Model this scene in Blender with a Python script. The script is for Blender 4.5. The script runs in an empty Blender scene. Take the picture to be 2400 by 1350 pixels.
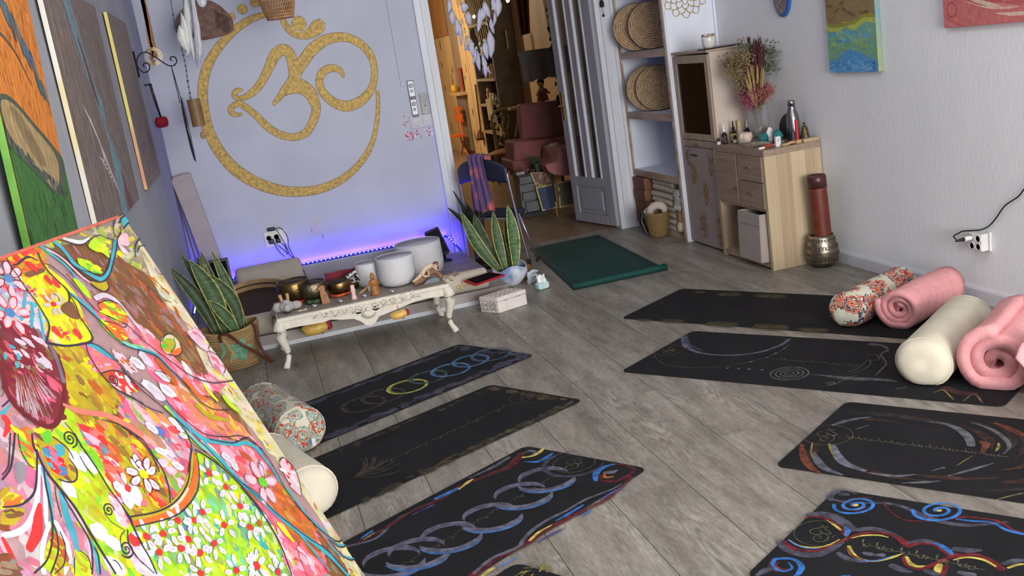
import bpy, bmesh, math, random
from mathutils import Vector as V, Matrix, geometry
sc = bpy.context.scene
COL = sc.collection
rnd = random.Random(7)
PI = math.pi
# ---------------------------------------------------------------- camera
cam_d = bpy.data.cameras.new('camera'); cam = bpy.data.objects.new('camera', cam_d); COL.objects.link(cam)
cam_d.sensor_width = 36.0; cam_d.lens = 34.944; cam_d.clip_start = 0.05; cam_d.clip_end = 60
cam.matrix_world = Matrix(((0.95305, 0.2028, -0.22488, 0), (-0.2636, 0.19013, -0.94571, 0), (-0.14904, 0.96058, 0.23466, 1.64), (0, 0, 0, 1)))
sc.camera = cam
# ---------------------------------------------------------------- sky, lights, exposure
sc.view_settings.view_transform = 'Standard'; sc.view_settings.look = 'None'
sc.view_settings.gamma = 1.0; sc.view_settings.use_curve_mapping = False
sc.view_settings.exposure = 0.0
sc.cycles.use_denoising = True
sc.cycles.max_bounces = 7; sc.cycles.diffuse_bounces = 4; sc.cycles.transparent_max_bounces = 12
sc.cycles.sample_clamp_indirect = 4.0; sc.cycles.caustics_reflective = False; sc.cycles.caustics_refractive = False
W = bpy.data.worlds.new('world'); sc.world = W; W.use_nodes = True
wn = W.node_tree.nodes; bg = wn['Background']; bg.inputs['Color'].default_value = (0.78, 0.88, 1.0, 1); bg.inputs['Strength'].default_value = 1.0
def area(name, loc, rot, sx, sy, power, col, spread=None):
    d = bpy.data.lights.new(name, 'AREA'); d.shape = 'RECTANGLE'; d.size = sx; d.size_y = sy; d.energy = power; d.color = col
    if spread: d.spread = spread
    o = bpy.data.objects.new(name, d); COL.objects.link(o); o.location = loc; o.rotation_euler = rot
    return o
def point(name, loc, power, col, r=0.05):
    d = bpy.data.lights.new(name, 'POINT'); d.energy = power; d.color = col; d.shadow_soft_size = r
    o = bpy.data.objects.new(name, d); COL.objects.link(o); o.location = loc
    return o
area('window_daylight', (1.6, -3.35, 1.55), (math.radians(90), 0, 0), 3.4, 2.3, 560, (1.0, 0.975, 0.95))
area('ceiling_fill_light', (1.5, 3.0, 2.93), (0, 0, 0), 1.2, 1.2, 24, (0.98, 0.98, 1.0))  # unseen fill added under the ceiling to lift mid room and right wall
area('ceiling_fill_light', (1.1, 6.3, 2.93), (0, 0, 0), 1.2, 1.2, 7, (0.95, 0.96, 1.0))  # weaker added fill over the platform, not a lamp of the room
area('back_room_lamp', (1.3, 15.0, 2.6), (0, math.radians(-60), 0), 0.8, 0.8, 105, (1.0, 0.80, 0.56))
area('back_room_lamp', (2.5, 11.3, 2.85), (0, 0, 0), 0.7, 0.7, 5, (1.0, 0.80, 0.56))
# ---------------------------------------------------------------- helpers
def lin(c):
    def f(x):
        x /= 255.0
        return x / 12.92 if x <= 0.04045 else ((x + 0.055) / 1.055) ** 2.4
    return (f(c[0]), f(c[1]), f(c[2]))
def mat(name, col, rough=0.6, metal=0.0, var=0.10, scale=9.0, stretch=(1, 1, 1), bump=0.0, col2=None, lo=0.35, hi=0.65, detail=4.0, spec=0.4, emit=0.0, trans=0.0, alpha=1.0, coat=0.0, bscale=None):
    m = bpy.data.materials.new(name); m.use_nodes = True
    nt = m.node_tree; p = nt.nodes['Principled BSDF']; L = nt.links.new
    a = lin(col)
    b = lin(col2) if col2 else tuple(min(1, x * (1 + var)) for x in a)
    a2 = a if col2 else tuple(x * (1 - var) for x in a)
    tc = nt.nodes.new('ShaderNodeTexCoord'); mp = nt.nodes.new('ShaderNodeMapping'); mp.inputs['Scale'].default_value = stretch
    nz = nt.nodes.new('ShaderNodeTexNoise'); nz.inputs['Scale'].default_value = scale; nz.inputs['Detail'].default_value = detail
    cr = nt.nodes.new('ShaderNodeValToRGB'); e = cr.color_ramp.elements
    e[0].position = lo; e[1].position = hi; e[0].color = (*a2, 1); e[1].color = (*b, 1)
    L(tc.outputs['Object'], mp.inputs[0]); L(mp.outputs[0], nz.inputs['Vector']); L(nz.outputs['Fac'], cr.inputs[0]); L(cr.outputs[0], p.inputs['Base Color'])
    p.inputs['Roughness'].default_value = rough; p.inputs['Metallic'].default_value = metal
    p.inputs['Specular IOR Level'].default_value = spec
    if coat: p.inputs['Coat Weight'].default_value = coat
    if trans: p.inputs['Transmission Weight'].default_value = trans
    if alpha < 1: p.inputs['Alpha'].default_value = alpha
    if emit: L(cr.outputs[0], p.inputs['Emission Color']); p.inputs['Emission Strength'].default_value = emit
    if bump:
        n2 = nz
        if bscale:
            n2 = nt.nodes.new('ShaderNodeTexNoise'); n2.inputs['Scale'].default_value = bscale; n2.inputs['Detail'].default_value = 6; L(mp.outputs[0], n2.inputs['Vector'])
        bp = nt.nodes.new('ShaderNodeBump'); bp.inputs['Strength'].default_value = bump; bp.inputs['Distance'].default_value = 0.01
        L(n2.outputs['Fac'], bp.inputs['Height']); L(bp.outputs[0], p.inputs['Normal'])
    return m
def paint_mat(name, rough=0.5, var=0.25, scale=60.0, bump=0.3, metal=0.0, stretch=(1, 1, 1), dry=0.0, spec=0.35, gain=1.0):
    """brushed paint: colour attribute 'Col', streaky noise, optional dry-brush gaps"""
    m = bpy.data.materials.new(name); m.use_nodes = True
    nt = m.node_tree; p = nt.nodes['Principled BSDF']; L = nt.links.new
    at = nt.nodes.new('ShaderNodeAttribute'); at.attribute_name = 'Col'
    tc = nt.nodes.new('ShaderNodeTexCoord'); mp = nt.nodes.new('ShaderNodeMapping'); mp.inputs['Scale'].default_value = stretch
    nz = nt.nodes.new('ShaderNodeTexNoise'); nz.inputs['Scale'].default_value = scale; nz.inputs['Detail'].default_value = 5
    mr = nt.nodes.new('ShaderNodeMapRange'); mr.inputs['From Min'].default_value = 0.3; mr.inputs['From Max'].default_value = 0.7
    mr.inputs['To Min'].default_value = gain * (1 - var); mr.inputs['To Max'].default_value = gain * (1 + var)
    mx = nt.nodes.new('ShaderNodeVectorMath'); mx.operation = 'SCALE'
    L(tc.outputs['Object'], mp.inputs[0]); L(mp.outputs[0], nz.inputs['Vector']); L(nz.outputs['Fac'], mr.inputs[0])
    L(at.outputs['Color'], mx.inputs[0]); L(mr.outputs[0], mx.inputs['Scale']); L(mx.outputs[0], p.inputs['Base Color'])
    p.inputs['Roughness'].default_value = rough; p.inputs['Metallic'].default_value = metal; p.inputs['Specular IOR Level'].default_value = spec
    if bump:
        bp = nt.nodes.new('ShaderNodeBump'); bp.inputs['Strength'].default_value = bump; bp.inputs['Distance'].default_value = 0.004
        L(nz.outputs['Fac'], bp.inputs['Height']); L(bp.outputs[0], p.inputs['Normal'])
    if dry:
        n2 = nt.nodes.new('ShaderNodeTexNoise'); n2.inputs['Scale'].default_value = scale * 0.8; n2.inputs['Detail'].default_value = 4; L(mp.outputs[0], n2.inputs['Vector'])
        m2 = nt.nodes.new('ShaderNodeMapRange'); m2.inputs['From Min'].default_value = 0.42; m2.inputs['From Max'].default_value = 0.58
        m2.inputs['To Min'].default_value = 1 - dry; m2.inputs['To Max'].default_value = 1.0
        mm = nt.nodes.new('ShaderNodeMath'); mm.operation = 'MULTIPLY'
        L(n2.outputs['Fac'], m2.inputs[0]); L(m2.outputs[0], mm.inputs[0]); L(at.outputs['Alpha'], mm.inputs[1]); L(mm.outputs[0], p.inputs['Alpha'])
    return m
def tag(o, label=None, cat=None, group=None, kind=None):
    if label: o['label'] = label
    if cat: o['category'] = cat
    if group: o['group'] = group
    if kind: o['kind'] = kind
    return o
def thing(name, label, cat, loc=(0, 0, 0), rz=0.0, group=None, rot=None):
    o = bpy.data.objects.new(name, None); COL.objects.link(o); o.empty_display_size = 0.05
    o.location = loc; o.rotation_euler = rot if rot else (0, 0, rz)
    return tag(o, label, cat, group)
def root_of(o):
    while o.parent: o = o.parent
    return o
def dup(root, loc, rz=0.0, label=None, group=None, rot=None, s=None):
    r = root.copy(); COL.objects.link(r); r.location = loc; r.rotation_euler = rot if rot else (0, 0, rz)
    if s: r.scale = (s, s, s)
    if label: r['label'] = label
    if group: r['group'] = group
    for ch in list(root.children):
        k = ch.copy(); COL.objects.link(k); k.parent = r
        for g in list(ch.children):
            d = g.copy(); COL.objects.link(d); d.parent = k
    return r
def smooth_path(P, n=6, closed=False):
    """Catmull-Rom through tuples of any length"""
    P = [tuple(p) for p in P]; m = len(P)
    if m < 3 and not closed: return P
    out = []
    rng = range(m if closed else m - 1)
    for i in rng:
        if closed: a, b, c, d = P[(i - 1) % m], P[i], P[(i + 1) % m], P[(i + 2) % m]
        else: a, b, c, d = P[max(i - 1, 0)], P[i], P[i + 1], P[min(i + 2, m - 1)]
        for k in range(n):
            t = k / n
            out.append(tuple(0.5 * (2 * b[j] + (c[j] - a[j]) * t + (2 * a[j] - 5 * b[j] + 4 * c[j] - d[j]) * t * t + (3 * b[j] - a[j] - 3 * c[j] + d[j]) * t ** 3) for j in range(len(b))))
    if not closed: out.append(P[-1])
    return out
class B:
    """collects geometry for ONE mesh object"""
    def __init__(s): s.v = []; s.f = []
    def add(s, vs, fs, M=None):
        o = len(s.v)
        s.v += [tuple(M @ V(p)) for p in vs] if M else [tuple(p) for p in vs]
        s.f += [tuple(i + o for i in f) for f in fs]
        return s
    def box(s, x0, x1, y0, y1, z0, z1, M=None):
        vs = [(x, y, z) for x in (x0, x1) for y in (y0, y1) for z in (z0, z1)]
        return s.add(vs, [(0, 1, 3, 2), (4, 6, 7, 5), (0, 4, 5, 1), (2, 3, 7, 6), (0, 2, 6, 4), (1, 5, 7, 3)], M)
    def lathe(s, prof, c=(0, 0, 0), n=20, M=None, sx=1.0, sy=1.0, wob=0.0):
        vs = []; fs = []; k = len(prof)
        for i in range(n):
            a = 2 * PI * i / n
            for r, z in prof:
                w = 1 + (wob * math.sin(3 * a + z * 30) if wob else 0)
                vs.append((c[0] + r * w * math.cos(a) * sx, c[1] + r * w * math.sin(a) * sy, c[2] + z))
        for i in range(n):
            j = (i + 1) % n
            for q in range(k - 1): fs.append((i * k + q, j * k + q, j * k + q + 1, i * k + q + 1))
        if prof[0][0] > 1e-6: fs.append(tuple(i * k for i in range(n))[::-1])
        if prof[-1][0] > 1e-6: fs.append(tuple(i * k + k - 1 for i in range(n)))
        return s.add(vs, fs, M)
    def tube(s, path, r, n=6, closed=False, caps=True):
        P = [V(p) for p in path]; m = len(P); R = r if isinstance(r, (list, tuple)) else [r] * m
        vs = []; fs = []; ref = None
        for i in range(m):
            if closed: t = P[(i + 1) % m] - P[i - 1]
            else: t = P[min(i + 1, m - 1)] - P[max(i - 1, 0)]
            if t.length < 1e-9: t = V((0, 0, 1))
            t.normalize()
            if ref is None:
                ref = V((0, 0, 1)) if abs(t.z) < 0.9 else V((1, 0, 0))
            a = t.cross(ref)
            if a.length < 1e-6: a = t.cross(V((0, 1, 0.1)))
            a.normalize(); b = t.cross(a)
            for q in range(n):
                g = 2 * PI * q / n
                vs.append(tuple(P[i] + (a * math.cos(g) + b * math.sin(g)) * R[i]))
        for i in range(m if closed else m - 1):
            j = (i + 1) % m
            for q in range(n):
                w = (q + 1) % n
                fs.append((i * n + q, i * n + w, j * n + w, j * n + q))
        if caps and not closed:
            fs.append(tuple(range(n))[::-1]); fs.append(tuple((m - 1) * n + q for q in range(n)))
        return s.add(vs, fs)
    def cyl(s, p0, p1, r0, r1=None, n=12):
        return s.tube([p0, p1], [r0, r0 if r1 is None else r1], n)
    def ell(s, c, r, n=12, M=None, bumpy=0.0, seed=0):
        rr = random.Random(seed); vs = []; fs = []; h = max(4, n // 2)
        if not isinstance(r, (tuple, list)): r = (r, r, r)
        vs.append((c[0], c[1], c[2] - r[2]))
        for i in range(1, h):
            b = -PI / 2 + PI * i / h
            for q in range(n):
                a = 2 * PI * q / n; k = 1 + bumpy * (rr.random() - 0.5)
                vs.append((c[0] + r[0] * math.cos(b) * math.cos(a) * k, c[1] + r[1] * math.cos(b) * math.sin(a) * k, c[2] + r[2] * math.sin(b) * k))
        vs.append((c[0], c[1], c[2] + r[2])); T = len(vs) - 1
        for q in range(n): fs.append((0, 1 + (q + 1) % n, 1 + q)); fs.append((T, T - n + q, T - n + (q + 1) % n))
        for i in range(h - 2):
            for q in range(n):
                a = 1 + i * n + q; b = 1 + i * n + (q + 1) % n
                fs.append((a, b, b + n, a + n))
        return s.add(vs, fs, M)
    def grid(s, fn, nu, nv, cu=False, cv=False):
        vs = [fn(i / (nu if cu else nu - 1), j / (nv if cv else nv - 1)) for i in range(nu) for j in range(nv)]
        fs = []
        for i in range(nu if cu else nu - 1):
            for j in range(nv if cv else nv - 1):
                a = i * nv + j; b = ((i + 1) % nu) * nv + j; c = ((i + 1) % nu) * nv + (j + 1) % nv; d = i * nv + (j + 1) % nv
                fs.append((a, b, c, d))
        return s.add(vs, fs)
    def slab(s, poly, z0, z1, fn=None):
        """extruded 2-D outline; fn maps (u, v, w) to a point"""
        fn = fn or (lambda u, v, w: (u, v, w)); n = len(poly)
        tri = geometry.tessellate_polygon([[V((p[0], p[1], 0)) for p in poly]])
        vs = [fn(p[0], p[1], z1) for p in poly] + [fn(p[0], p[1], z0) for p in poly]
        fs = [tuple(t) for t in tri] + [tuple(n + i for i in reversed(t)) for t in tri] + [(i, n + i, n + (i + 1) % n, (i + 1) % n) for i in range(n)]
        return s.add(vs, fs)
    def build(s, name, m, parent=None, smooth=False, bevel=0.0, sub=0, world=True, solid=0.0, seg=2):
        me = bpy.data.meshes.new(name)
        vs = s.v
        if parent is not None and world:
            l = root_of(parent).location; vs = [(p[0] - l.x, p[1] - l.y, p[2] - l.z) for p in vs]
        me.from_pydata(vs, [], s.f)
        bm = bmesh.new(); bm.from_mesh(me); bmesh.ops.recalc_face_normals(bm, faces=bm.faces); bm.to_mesh(me); bm.free()
        if m: me.materials.append(m)
        if smooth: me.polygons.foreach_set('use_smooth', [True] * len(me.polygons))
        o = bpy.data.objects.new(name, me); COL.objects.link(o)
        if parent is not None: o.parent = parent
        if solid: md = o.modifiers.new('s', 'SOLIDIFY'); md.thickness = solid; md.offset = 0
        if bevel:
            md = o.modifiers.new('b', 'BEVEL'); md.width = bevel; md.segments = seg; md.limit_method = 'ANGLE'
            if not smooth: me.polygons.foreach_set('use_smooth', [True] * len(me.polygons)); 
            w = o.modifiers.new('w', 'WEIGHTED_NORMAL'); w.keep_sharp = False
        if sub: md = o.modifiers.new('u', 'SUBSURF'); md.levels = sub; md.render_levels = sub
        return o
def solo(name, b, m, label, cat, loc=None, group=None, kind=None, **kw):
    """a thing that is one mesh: origin moved to its base"""
    if loc is None:
        xs = [p[0] for p in b.v]; ys = [p[1] for p in b.v]; zs = [p[2] for p in b.v]
        loc = ((min(xs) + max(xs)) / 2, (min(ys) + max(ys)) / 2, min(zs))
    b.v = [(p[0] - loc[0], p[1] - loc[1], p[2] - loc[2]) for p in b.v]
    o = b.build(name, m, **kw); o.location = loc
    return tag(o, label, cat, group, kind)
def struct(name, b, m, parent=None, **kw):
    o = b.build(name, m, parent, world=False, **kw)
    if parent is None: o['kind'] = 'structure'
    return o
class Paint:
    """flat brush marks on a surface; each mark lies a hair above the one before"""
    def __init__(s, step=4e-6, base=0.0004): s.v = []; s.f = []; s.c = []; s.z = base; s.st = step
    def _put(s, vs, fs, col, a=1.0):
        o = len(s.v); s.z += s.st
        s.v += [(p[0], p[1], s.z) for p in vs]; s.f += [tuple(i + o for i in f) for f in fs]
        if isinstance(col, list): s.c += [(*lin(k), a) for k in col]
        else: s.c += [(*lin(col), a)] * len(vs)
    def line(s, col, pts, w=None, n=5, taper=0.0, closed=False, a=1.0, wk=1.0):
        P = [p if len(p) > 2 else (p[0], p[1], w) for p in pts]
        P = smooth_path(P, n, closed); m = len(P); vs = []; fs = []
        for i, p in enumerate(P):
            q0 = P[i - 1] if (i or closed) else P[0]; q1 = P[(i + 1) % m] if (i < m - 1 or closed) else P[-1]
            tx, ty = q1[0] - q0[0], q1[1] - q0[1]; L = math.hypot(tx, ty) or 1
            h = p[2] * 0.5 * wk
            if taper and not closed:
                t = i / (m - 1); h *= min(1, min(t, 1 - t) / taper * 0.9 + 0.1)
            nx, ny = -ty / L * h, tx / L * h
            if not closed and i == 0: vs += [(p[0] + nx * .6 - tx / L * h * .6, p[1] + ny * .6 - ty / L * h * .6), (p[0] - nx * .6 - tx / L * h * .6, p[1] - ny * .6 - ty / L * h * .6)]
            vs += [(p[0] + nx, p[1] + ny), (p[0] - nx, p[1] - ny)]
            if not closed and i == m - 1: vs += [(p[0] + nx * .6 + tx / L * h * .6, p[1] + ny * .6 + ty / L * h * .6), (p[0] - nx * .6 + tx / L * h * .6, p[1] - ny * .6 + ty / L * h * .6)]
        k = len(vs) // 2
        for i in range(k if closed else k - 1):
            j = (i + 1) % k; fs.append((2 * i, 2 * i + 1, 2 * j + 1, 2 * j))
        s._put(vs, fs, col, a)
    def poly(s, col, pts, n=4, a=1.0):
        P = smooth_path([p[:2] for p in pts], n, True) if n > 1 else [p[:2] for p in pts]
        tri = geometry.tessellate_polygon([[V((p[0], p[1], 0)) for p in P]])
        s._put(P, [tuple(t) for t in tri], col, a)
    def dab(s, col, x, y, rx, ry, ang=0.0, n=10, a=1.0, wob=0.15, rr=rnd):
        ca, sa = math.cos(ang), math.sin(ang); vs = []
        for i in range(n):
            t = 2 * PI * i / n; k = 1 + wob * (rr.random() - 0.5) * 2
            px, py = rx * k * math.cos(t), ry * k * math.sin(t)
            vs.append((x + px * ca - py * sa, y + px * sa + py * ca))
        s._put(vs, [tuple(range(n))], col, a)
    def build(s, name, m, fn, parent=None, kind='stuff', world=True):
        me = bpy.data.meshes.new(name); vs = [fn(*p) for p in s.v]
        if parent is not None and world:
            l = root_of(parent).location; vs = [(p[0] - l.x, p[1] - l.y, p[2] - l.z) for p in vs]
        me.from_pydata(vs, [], s.f); me.materials.append(m)
        at = me.color_attributes.new('Col', 'FLOAT_COLOR', 'POINT')
        at.data.foreach_set('color', [x for q in s.c for x in q])
        o = bpy.data.objects.new(name, me); COL.objects.link(o)
        if parent is not None: o.parent = parent
        if kind: o['kind'] = kind
        return o
OM = [[(-.40, .16, .02), (-.46, .19, .03), (-.48, .12, .04), (-.40, .10, .045), (-.28, .16, .05), (-.16, .36, .065), (-.05, .50, .075), (.04, .46, .08), (.06, .30, .07), (.02, .14, .06), (-.09, .02, .03)],
      [(.06, .22, .06), (.20, .16, .08), (.29, .02, .06), (.27, -.16, .055), (.14, -.28, .05), (-.02, -.26, .045), (-.20, -.12, .04), (-.36, .02, .035), (-.48, -.02, .03), (-.44, -.10, .02)],
      [(.06, .30, .06), (.16, .46, .075), (.36, .58, .065), (.60, .54, .05), (.73, .38, .045), (.70, .18, .05), (.54, .06, .065), (.36, .12, .05), (.33, .26, .045), (.43, .33, .04), (.52, .28, .015)]]
# ================================================================ MATERIALS of the shell
M_wall_back = mat('led_tinted_white_plaster', (182, 186, 200), .85, var=.04, scale=3, bump=.08, bscale=90)  # whitish plaster with the blue LED spill mixed into its colour
M_wall_left = mat('grey_plaster', (150, 152, 160), .85, var=.08, scale=1.6, bump=.15, bscale=40)
M_wall_right = mat('cool_white_plaster', (228, 230, 233), .8, var=.03, scale=2.2, stretch=(1, 1, .4), bump=.12, bscale=60)
M_white = mat('white_paint', (205, 207, 214), .5, var=.05, scale=12, bump=.1)
M_trimw = mat('white_gloss_paint', (202, 205, 212), .4, var=.06, scale=25, stretch=(1, 1, .06), bump=.15)
M_ceil = mat('ceiling_paint', (215, 215, 215), .9, var=.03)
M_limed = mat('limed_wood', (150, 122, 96), .6, col2=(186, 168, 148), scale=14, stretch=(1, .15, 1), bump=.1)
def floor_mat():
    m = bpy.data.materials.new('weathered_grey_wood_laminate'); m.use_nodes = True
    nt = m.node_tree; p = nt.nodes['Principled BSDF']; L = nt.links.new; N = nt.nodes.new
    tc = N('ShaderNodeTexCoord'); oi = N('ShaderNodeObjectInfo'); sc3 = N('ShaderNodeVectorMath'); sc3.operation = 'ADD'
    mu = N('ShaderNodeMath'); mu.operation = 'MULTIPLY'; mu.inputs[1].default_value = 37.0; L(oi.outputs['Random'], mu.inputs[0])
    L(tc.outputs['Object'], sc3.inputs[0]); L(mu.outputs[0], sc3.inputs[1])
    mp = N('ShaderNodeMapping'); mp.inputs['Scale'].default_value = (5.0, 0.9, 1); L(sc3.outputs[0], mp.inputs[0])
    w = N('ShaderNodeTexNoise'); w.inputs['Scale'].default_value = 1.3; w.inputs['Detail'].default_value = 3; L(mp.outputs[0], w.inputs['Vector'])
    # wavy wood figure: rings from warped noise
    mm = N('ShaderNodeMath'); mm.operation = 'MULTIPLY'; mm.inputs[1].default_value = 16.0; L(w.outputs['Fac'], mm.inputs[0])
    sn = N('ShaderNodeMath'); sn.operation = 'SINE'; m6 = N('ShaderNodeMath'); m6.operation = 'MULTIPLY'; m6.inputs[1].default_value = 6.283; L(mm.outputs[0], m6.inputs[0]); L(m6.outputs[0], sn.inputs[0])
    mr = N('ShaderNodeMapRange'); mr.inputs['From Min'].default_value = -1; mr.inputs['From Max'].default_value = 1; L(sn.outputs[0], mr.inputs[0])
    b = N('ShaderNodeTexNoise'); b.inputs['Scale'].default_value = 2.2; b.inputs['Detail'].default_value = 6; b.inputs['Roughness'].default_value = .65; L(mp.outputs[0], b.inputs['Vector'])
    f = N('ShaderNodeTexNoise'); f.inputs['Scale'].default_value = 26; f.inputs['Detail'].default_value = 8; f.inputs['Roughness'].default_value = .7; L(mp.outputs[0], f.inputs['Vector'])
    r1 = N('ShaderNodeValToRGB'); e = r1.color_ramp.elements; e[0].position = .3; e[1].position = .7
    e[0].color = (*lin((108, 101, 92)), 1); e[1].color = (*lin((158, 152, 142)), 1); L(b.outputs['Fac'], r1.inputs[0])
    r2 = N('ShaderNodeMapRange'); r2.inputs['From Min'].default_value = .35; r2.inputs['From Max'].default_value = .65; r2.inputs['To Min'].default_value = .74; r2.inputs['To Max'].default_value = 1.22; L(f.outputs['Fac'], r2.inputs[0])
    # figure shows only in patches
    pt = N('ShaderNodeTexNoise'); pt.inputs['Scale'].default_value = 1.1; L(mp.outputs[0], pt.inputs['Vector'])
    pr = N('ShaderNodeMapRange'); pr.inputs['From Min'].default_value = .5; pr.inputs['From Max'].default_value = .66; pr.inputs['To Max'].default_value = .34; L(pt.outputs['Fac'], pr.inputs[0])
    fg = N('ShaderNodeMath'); fg.operation = 'SUBTRACT'; fg.inputs[0].default_value = .55; L(mr.outputs[0], fg.inputs[1])
    fg2 = N('ShaderNodeMath'); fg2.operation = 'MULTIPLY'; L(fg.outputs[0], fg2.inputs[0]); L(pr.outputs[0], fg2.inputs[1])
    ad = N('ShaderNodeMath'); ad.operation = 'ADD'; L(r2.outputs[0], ad.inputs[0]); L(fg2.outputs[0], ad.inputs[1])
    # small dark knots
    vo = N('ShaderNodeTexVoronoi'); vo.inputs['Scale'].default_value = 1.6; vo.inputs['Randomness'].default_value = 1.0; L(mp.outputs[0], vo.inputs['Vector'])
    kr = N('ShaderNodeMapRange'); kr.inputs['From Min'].default_value = .03; kr.inputs['From Max'].default_value = .10; kr.inputs['To Min'].default_value = .55; kr.inputs['To Max'].default_value = 1.0; L(vo.outputs['Distance'], kr.inputs[0])
    kk = N('ShaderNodeMath'); kk.operation = 'MULTIPLY'; L(ad.outputs[0], kk.inputs[0]); L(kr.outputs[0], kk.inputs[1])
    # board-to-board tone
    tr = N('ShaderNodeMapRange'); tr.inputs['To Min'].default_value = .92; tr.inputs['To Max'].default_value = 1.08; L(oi.outputs['Random'], tr.inputs[0])
    k2 = N('ShaderNodeMath'); k2.operation = 'MULTIPLY'; L(kk.outputs[0], k2.inputs[0]); L(tr.outputs[0], k2.inputs[1])
    vm = N('ShaderNodeVectorMath'); vm.operation = 'SCALE'; L(r1.outputs[0], vm.inputs[0]); L(k2.outputs[0], vm.inputs['Scale']); L(vm.outputs[0], p.inputs['Base Color'])
    bp = N('ShaderNodeBump'); bp.inputs['Strength'].default_value = .12; bp.inputs['Distance'].default_value = .003; L(f.outputs['Fac'], bp.inputs['Height']); L(bp.outputs[0], p.inputs['Normal'])
    p.inputs['Roughness'].default_value = .42; p.inputs['Specular IOR Level'].default_value = .35
    return m
M_floor = floor_mat()
# ================================================================ SETTING
XL, XR, YB, YR, ZC = -0.58, 3.46, 7.85, -3.5, 3.0
fl = struct('floor', B().box(XL - .1, XR + .1, YR - .1, 7.97, -.06, -.016), mat('floor_joint', (70, 64, 58), .9))
PW = 0.29; PL = 1.46
meshes = {}
k = 0
for i in range(-1, 15):
    x0 = max(XL, -0.742 + i * PW); x1 = min(XR, -0.742 + (i + 1) * PW)
    if x1 - x0 < .02: continue
    off = [0, .62, 1.15, .35, .9][i % 5]
    y = YR - off
    while y < YB + .1:
        y0 = max(y, YR); y1 = min(y + PL, YB + .12)
        if y1 - y0 > .02:
            key = (round(x1 - x0, 3), round(y1 - y0, 3))
            if key not in meshes:
                g = .0012
                bb = B().box(g, x1 - x0 - g, g, y1 - y0 - g, -.016, 0); o = bb.build('plank', M_floor, world=False); meshes[key] = o.data
            else:
                o = bpy.data.objects.new('plank', meshes[key]); COL.objects.link(o)
            o.location = (x0, y0, 0); o.parent = fl
        y += PL
b = B(); b.box(XL - .1, 1.50, YB, YB + .12, 0, ZC); b.box(2.95, XR + .1, YB, YB + .12, 0, ZC); b.box(1.50, 2.95, YB, YB + .12, 2.62, ZC)
wall_back = struct('wall_back', b, M_wall_back)
struct('wall_left', B().box(XL - .1, XL, YR - .1, YB + .12, 0, ZC), M_wall_left)
struct('wall_right', B().box(XR, XR + .1, YR - .1, YB + .12, 0, ZC), M_wall_right)
b = B(); b.box(XL - .1, -.15, YR - .1, YR, 0, ZC); b.box(3.35, XR + .1, YR - .1, YR, 0, ZC); b.box(-.15, 3.35, YR - .1, YR, 0, .35); b.box(-.15, 3.35, YR - .1, YR, 2.75, ZC)
struct('wall_rear', b, M_wall_right)
w1 = struct('window_1', B().box(-.15, 3.35, YR - .09, YR - .02, .35, .42).box(-.15, 3.35, YR - .09, YR - .02, 2.68, 2.75).box(-.15, -.08, YR - .09, YR - .02, .42, 2.68).box(3.28, 3.35, YR - .09, YR - .02, .42, 2.68).box(1.56, 1.64, YR - .09, YR - .02, .42, 2.68), M_white)
struct('ceiling', B().box(XL - .1, XR + .1, YR - .1, YB + .12, ZC, ZC + .1), M_ceil)
b = B(); b.slab([(0, 0), (.014, 0), (.014, .066), (.008, .078), (0, .078)], YR, 5.58, lambda u, v, w: (XR - u, w, v)); struct('baseboard_right', b, M_white)
b = B(); b.slab([(0, 0), (.03, 0), (.03, .215), (.026, .225), (0, .225)], XL, 1.44, lambda u, v, w: (w, YB - u, v)); struct('baseboard_back', b, mat('baseboard_paint', (178, 176, 186), .6, var=.05))
plat = struct('trim_1', B().box(XL, 1.49, 6.372, 7.82, 0, .09), mat('platform_grey_laminate', (134, 124, 120), .55, col2=(156, 147, 143), scale=8, stretch=(.3, 3, 1)))
struct('trim_2', B().box(XL, 1.492, 6.362, 6.372, 0, .028), mat('white_edge_strip', (190, 194, 200), .45))
def casing(x0, x1, flip):
    w = x1 - x0; prof = [(0, 0), (0, .03), (.18, .03), (.2, .018), (.45, .018), (.47, .026), (.72, .026), (.75, .012), (1, .012), (1, 0)]
    b = B(); b.slab([((x1 - u * w) if flip else (x0 + u * w), YB - d) for u, d in prof], 0, 2.7, lambda u, v, q: (u, v, q)); return b
struct('trim_3', casing(1.435, 1.552, False).box(1.50, 1.552, YB, YB + .12, 0, 2.62), M_trimw)
struct('trim_4', casing(2.893, 3.048, True).box(2.893, 2.95, YB, YB + .12, 0, 2.62), M_trimw)
struct('trim_5', B().box(1.435, 3.048, YB - .03, YB + .12, 2.62, 2.72), M_trimw)
tag(B().box(1.235, 1.262, YB - .012, YB, 1.46, ZC).build('trim_6', M_wall_back), kind='structure')
M_tape = mat('led_tape', (20, 10, 160), .4, emit=.6); M_bead = mat('led_bead', (120, 130, 255), .4, emit=7.0)
led = thing('led_strip', 'blue glowing LED light strip running along the skirting of the om wall', 'light strip', (.5, YB - .03, .225))
path = [(XL + .02, YB - .02, .232), (1.385, YB - .02, .236), (1.41, YB - .05, .21), (1.484, YB - .07, .10)]
B().tube(path, .006, 6).build('tape', M_tape, led)
bd = []
x = -.58
while x < 1.38: bd.append((x, YB - .03, .240)); x += .034
for t in range(30): bd.append((XL + .018, YB - .06 - .034 * t, .242))
B().tube([(XL + .012, YB - .02, .234), (XL + .012, 6.78, .236)], .006, 6).build('tape', M_tape, led)
for t in range(7): bd.append((1.40 + .082 * t / 6, YB - .06, .225 - .12 * t / 6))
bm_ = B().ell((0, 0, 0), .0052, 8).build('bead', M_bead, led, world=False)
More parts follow.
